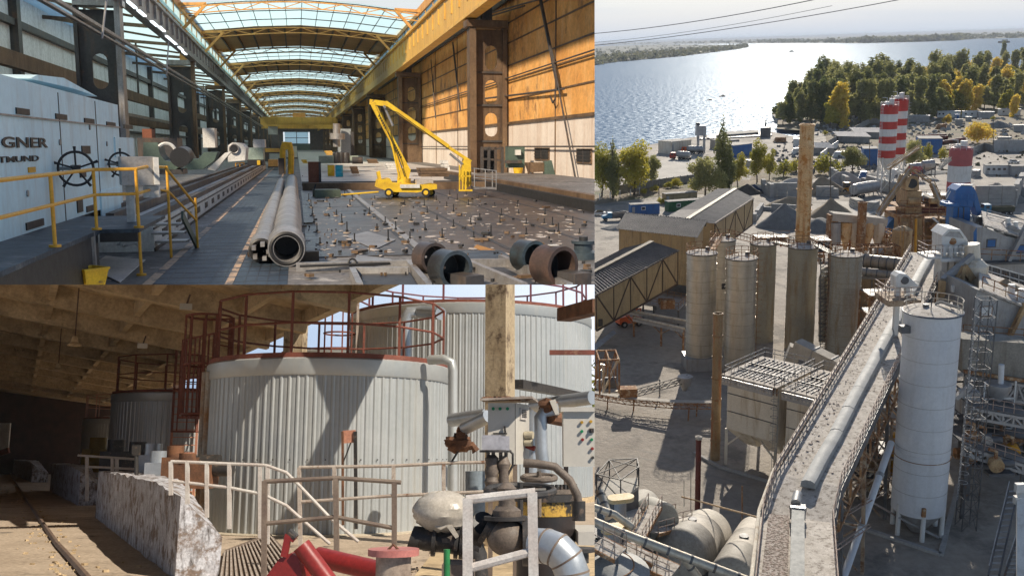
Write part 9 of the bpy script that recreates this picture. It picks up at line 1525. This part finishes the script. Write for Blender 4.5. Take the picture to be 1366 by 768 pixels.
r = RR('capped_post', 'stout stained post with a flat red cap in the foreground', 'post', q(524, 768)); c = q(525, 740); part(r, 'shaft', MB().cyl(c-V((0, 0, .6)), c, .098, n=24), wm('splashed_post', (.45, .36, .28), (.12, .08, .06), rough=.6, scale=6, rust=(.42, .05, .03), rust_t=.62)); part(r, 'cap', MB().cyl(c, c+V((0, 0, .035)), .142, n=32), wm('pink_cap', (.50, .20, .17), (.40, .13, .11), rough=.5, scale=4)); part(r, 'handle', MB().tube([c+V((-.03, -.02, .03)), c+V((.0, -.02, .06)), c+V((.03, -.02, .03))], .008, 6), b_rust)
rr = random.Random(12); mb = MB()
for i in range(240): p = F(rr.uniform(480, 790), rr.uniform(728, 790), .02); s = rr.uniform(.01, .05); mb.box(p, (s, s, s*.6), rr.uniform(0, 3))
single(P, 'rubble', mb, b_floor, 'dry leaves and grit on the ground under the valves', 'litter', kind='stuff', smooth=False, fix=False)
single(P, 'plinth_slab', MB().bx(D(545, 715, 14).x, 9, 9, 22, FZ-.001, FZ+.06), b_conc, 'concrete slab under the valves and cabinets', 'slab')
lfb = leafm('yard_foliage', (.10, .13, .03), (.30, .28, .05), 1.0); tp_ = tree_proto(P, 'broadleaf_tree', 'round', 8, 6, 77, lfb, m_bark, 2600, .35); copy_tree(tp_, P, (6.6, 60, FZ), 'sunny green tree glimpsed at the right of the big tank', scale=1.0); drop(tp_)
# ---- the air over the river
hb = MB(); hb.bx(-9500, 26500, -8, 46500, -160, 8); hz_ = single(PC, 'haze', hb, m_ground, 'thin autumn haze over the river and the works', 'haze', kind='stuff', smooth=False)
hmn = bpy.data.materials.new('haze_air'); hmn.use_nodes = True; t = hmn.node_tree; t.nodes.remove(t.nodes['Principled BSDF']); pv = t.nodes.new('ShaderNodeVolumePrincipled'); pv.inputs['Color'].default_value = (.80, .86, .95, 1); pv.inputs['Density'].default_value = 0.00006
t.links.new(pv.outputs[0], t.nodes['Material Output'].inputs['Volume']); hz_.data.materials.clear(); hz_.data.materials.append(hmn)
HAZE = hz_
# ---------------------------------------------------------------- seams of the collage
bpy.context.view_layer.update()
CAMP = Vector((0, 0, CAM_H))
def wplane(p1, p2, inside):
 d1, d2, di = [CAMR @ V((p[0]-PX, F_PX, PY-p[1])) for p in (p1, p2, inside)]
 n = unit(d1.cross(d2)); return n if n.dot(di) > 0 else -n
SX, SY = 793.2, 379.6
CUT = {PA: [wplane((SX, 0), (SX, 768), (300, 100)), wplane((0, SY), (700, SY), (300, 100))],
       PB: [wplane((SX, 0), (SX, 768), (300, 600)), wplane((0, 297), (700, 297), (300, 600))],
       PC: [wplane((SX, 0), (SX, 768), (1000, 300))]}
for pl, planes in CUT.items():
 for o in list(pl.coll.objects):
  if o.type != 'MESH' or o == HAZE: continue
  M = o.matrix_world.copy()
  cs = [M @ Vector(b) for b in o.bound_box]; need = []; gone = False
  for n in planes:
   ds = [(c-CAMP).dot(n) for c in cs]
   if max(ds) < 0: gone = True
   elif min(ds) < 0: need.append(n)
  if gone: o['_gone'] = 1; continue
  if need:
   bm = bmesh.new(); bm.from_mesh(o.data); Mi = M.inverted(); co = Mi @ CAMP
   for n in need:
    ln = (M.to_3x3().transposed() @ n)
    bmesh.ops.bisect_plane(bm, geom=bm.verts[:]+bm.edges[:]+bm.faces[:], plane_co=co, plane_no=ln, clear_inner=True, clear_outer=False)
   if not bm.faces: o['_gone'] = 1
   else:
    me = o.data.copy(); bm.to_mesh(me); o.data = me
   bm.free()
def prune(o):
 ch = kids(o); alive = any([prune(c) for c in ch]) if ch else False
 keep = alive or (o.type == 'MESH' and not o.get('_gone'))
 if o.type == 'MESH' and o.get('_gone') and alive:
  o.data = bpy.data.meshes.new('empty')
 if not keep: bpy.data.objects.remove(o)
 return keep
for pl in (PA, PB, PC):
 for o in [x for x in pl.coll.objects if x.parent is None]: prune(o)
for pl, ln in ((PA, 'sun_into_hall'), (PB, 'sun_onto_tanks')):
 bc = bpy.data.collections.new('shade'); bc.objects.link(HAZE)
 for o in pl.coll.objects: bc.objects.link(o)
 bpy.data.objects[ln].light_linking.blocker_collection = bc
nv = sum(len(o.data.polygons) for o in bpy.data.objects if o.type == 'MESH')
print('objects', len(bpy.data.objects), 'faces', nv)
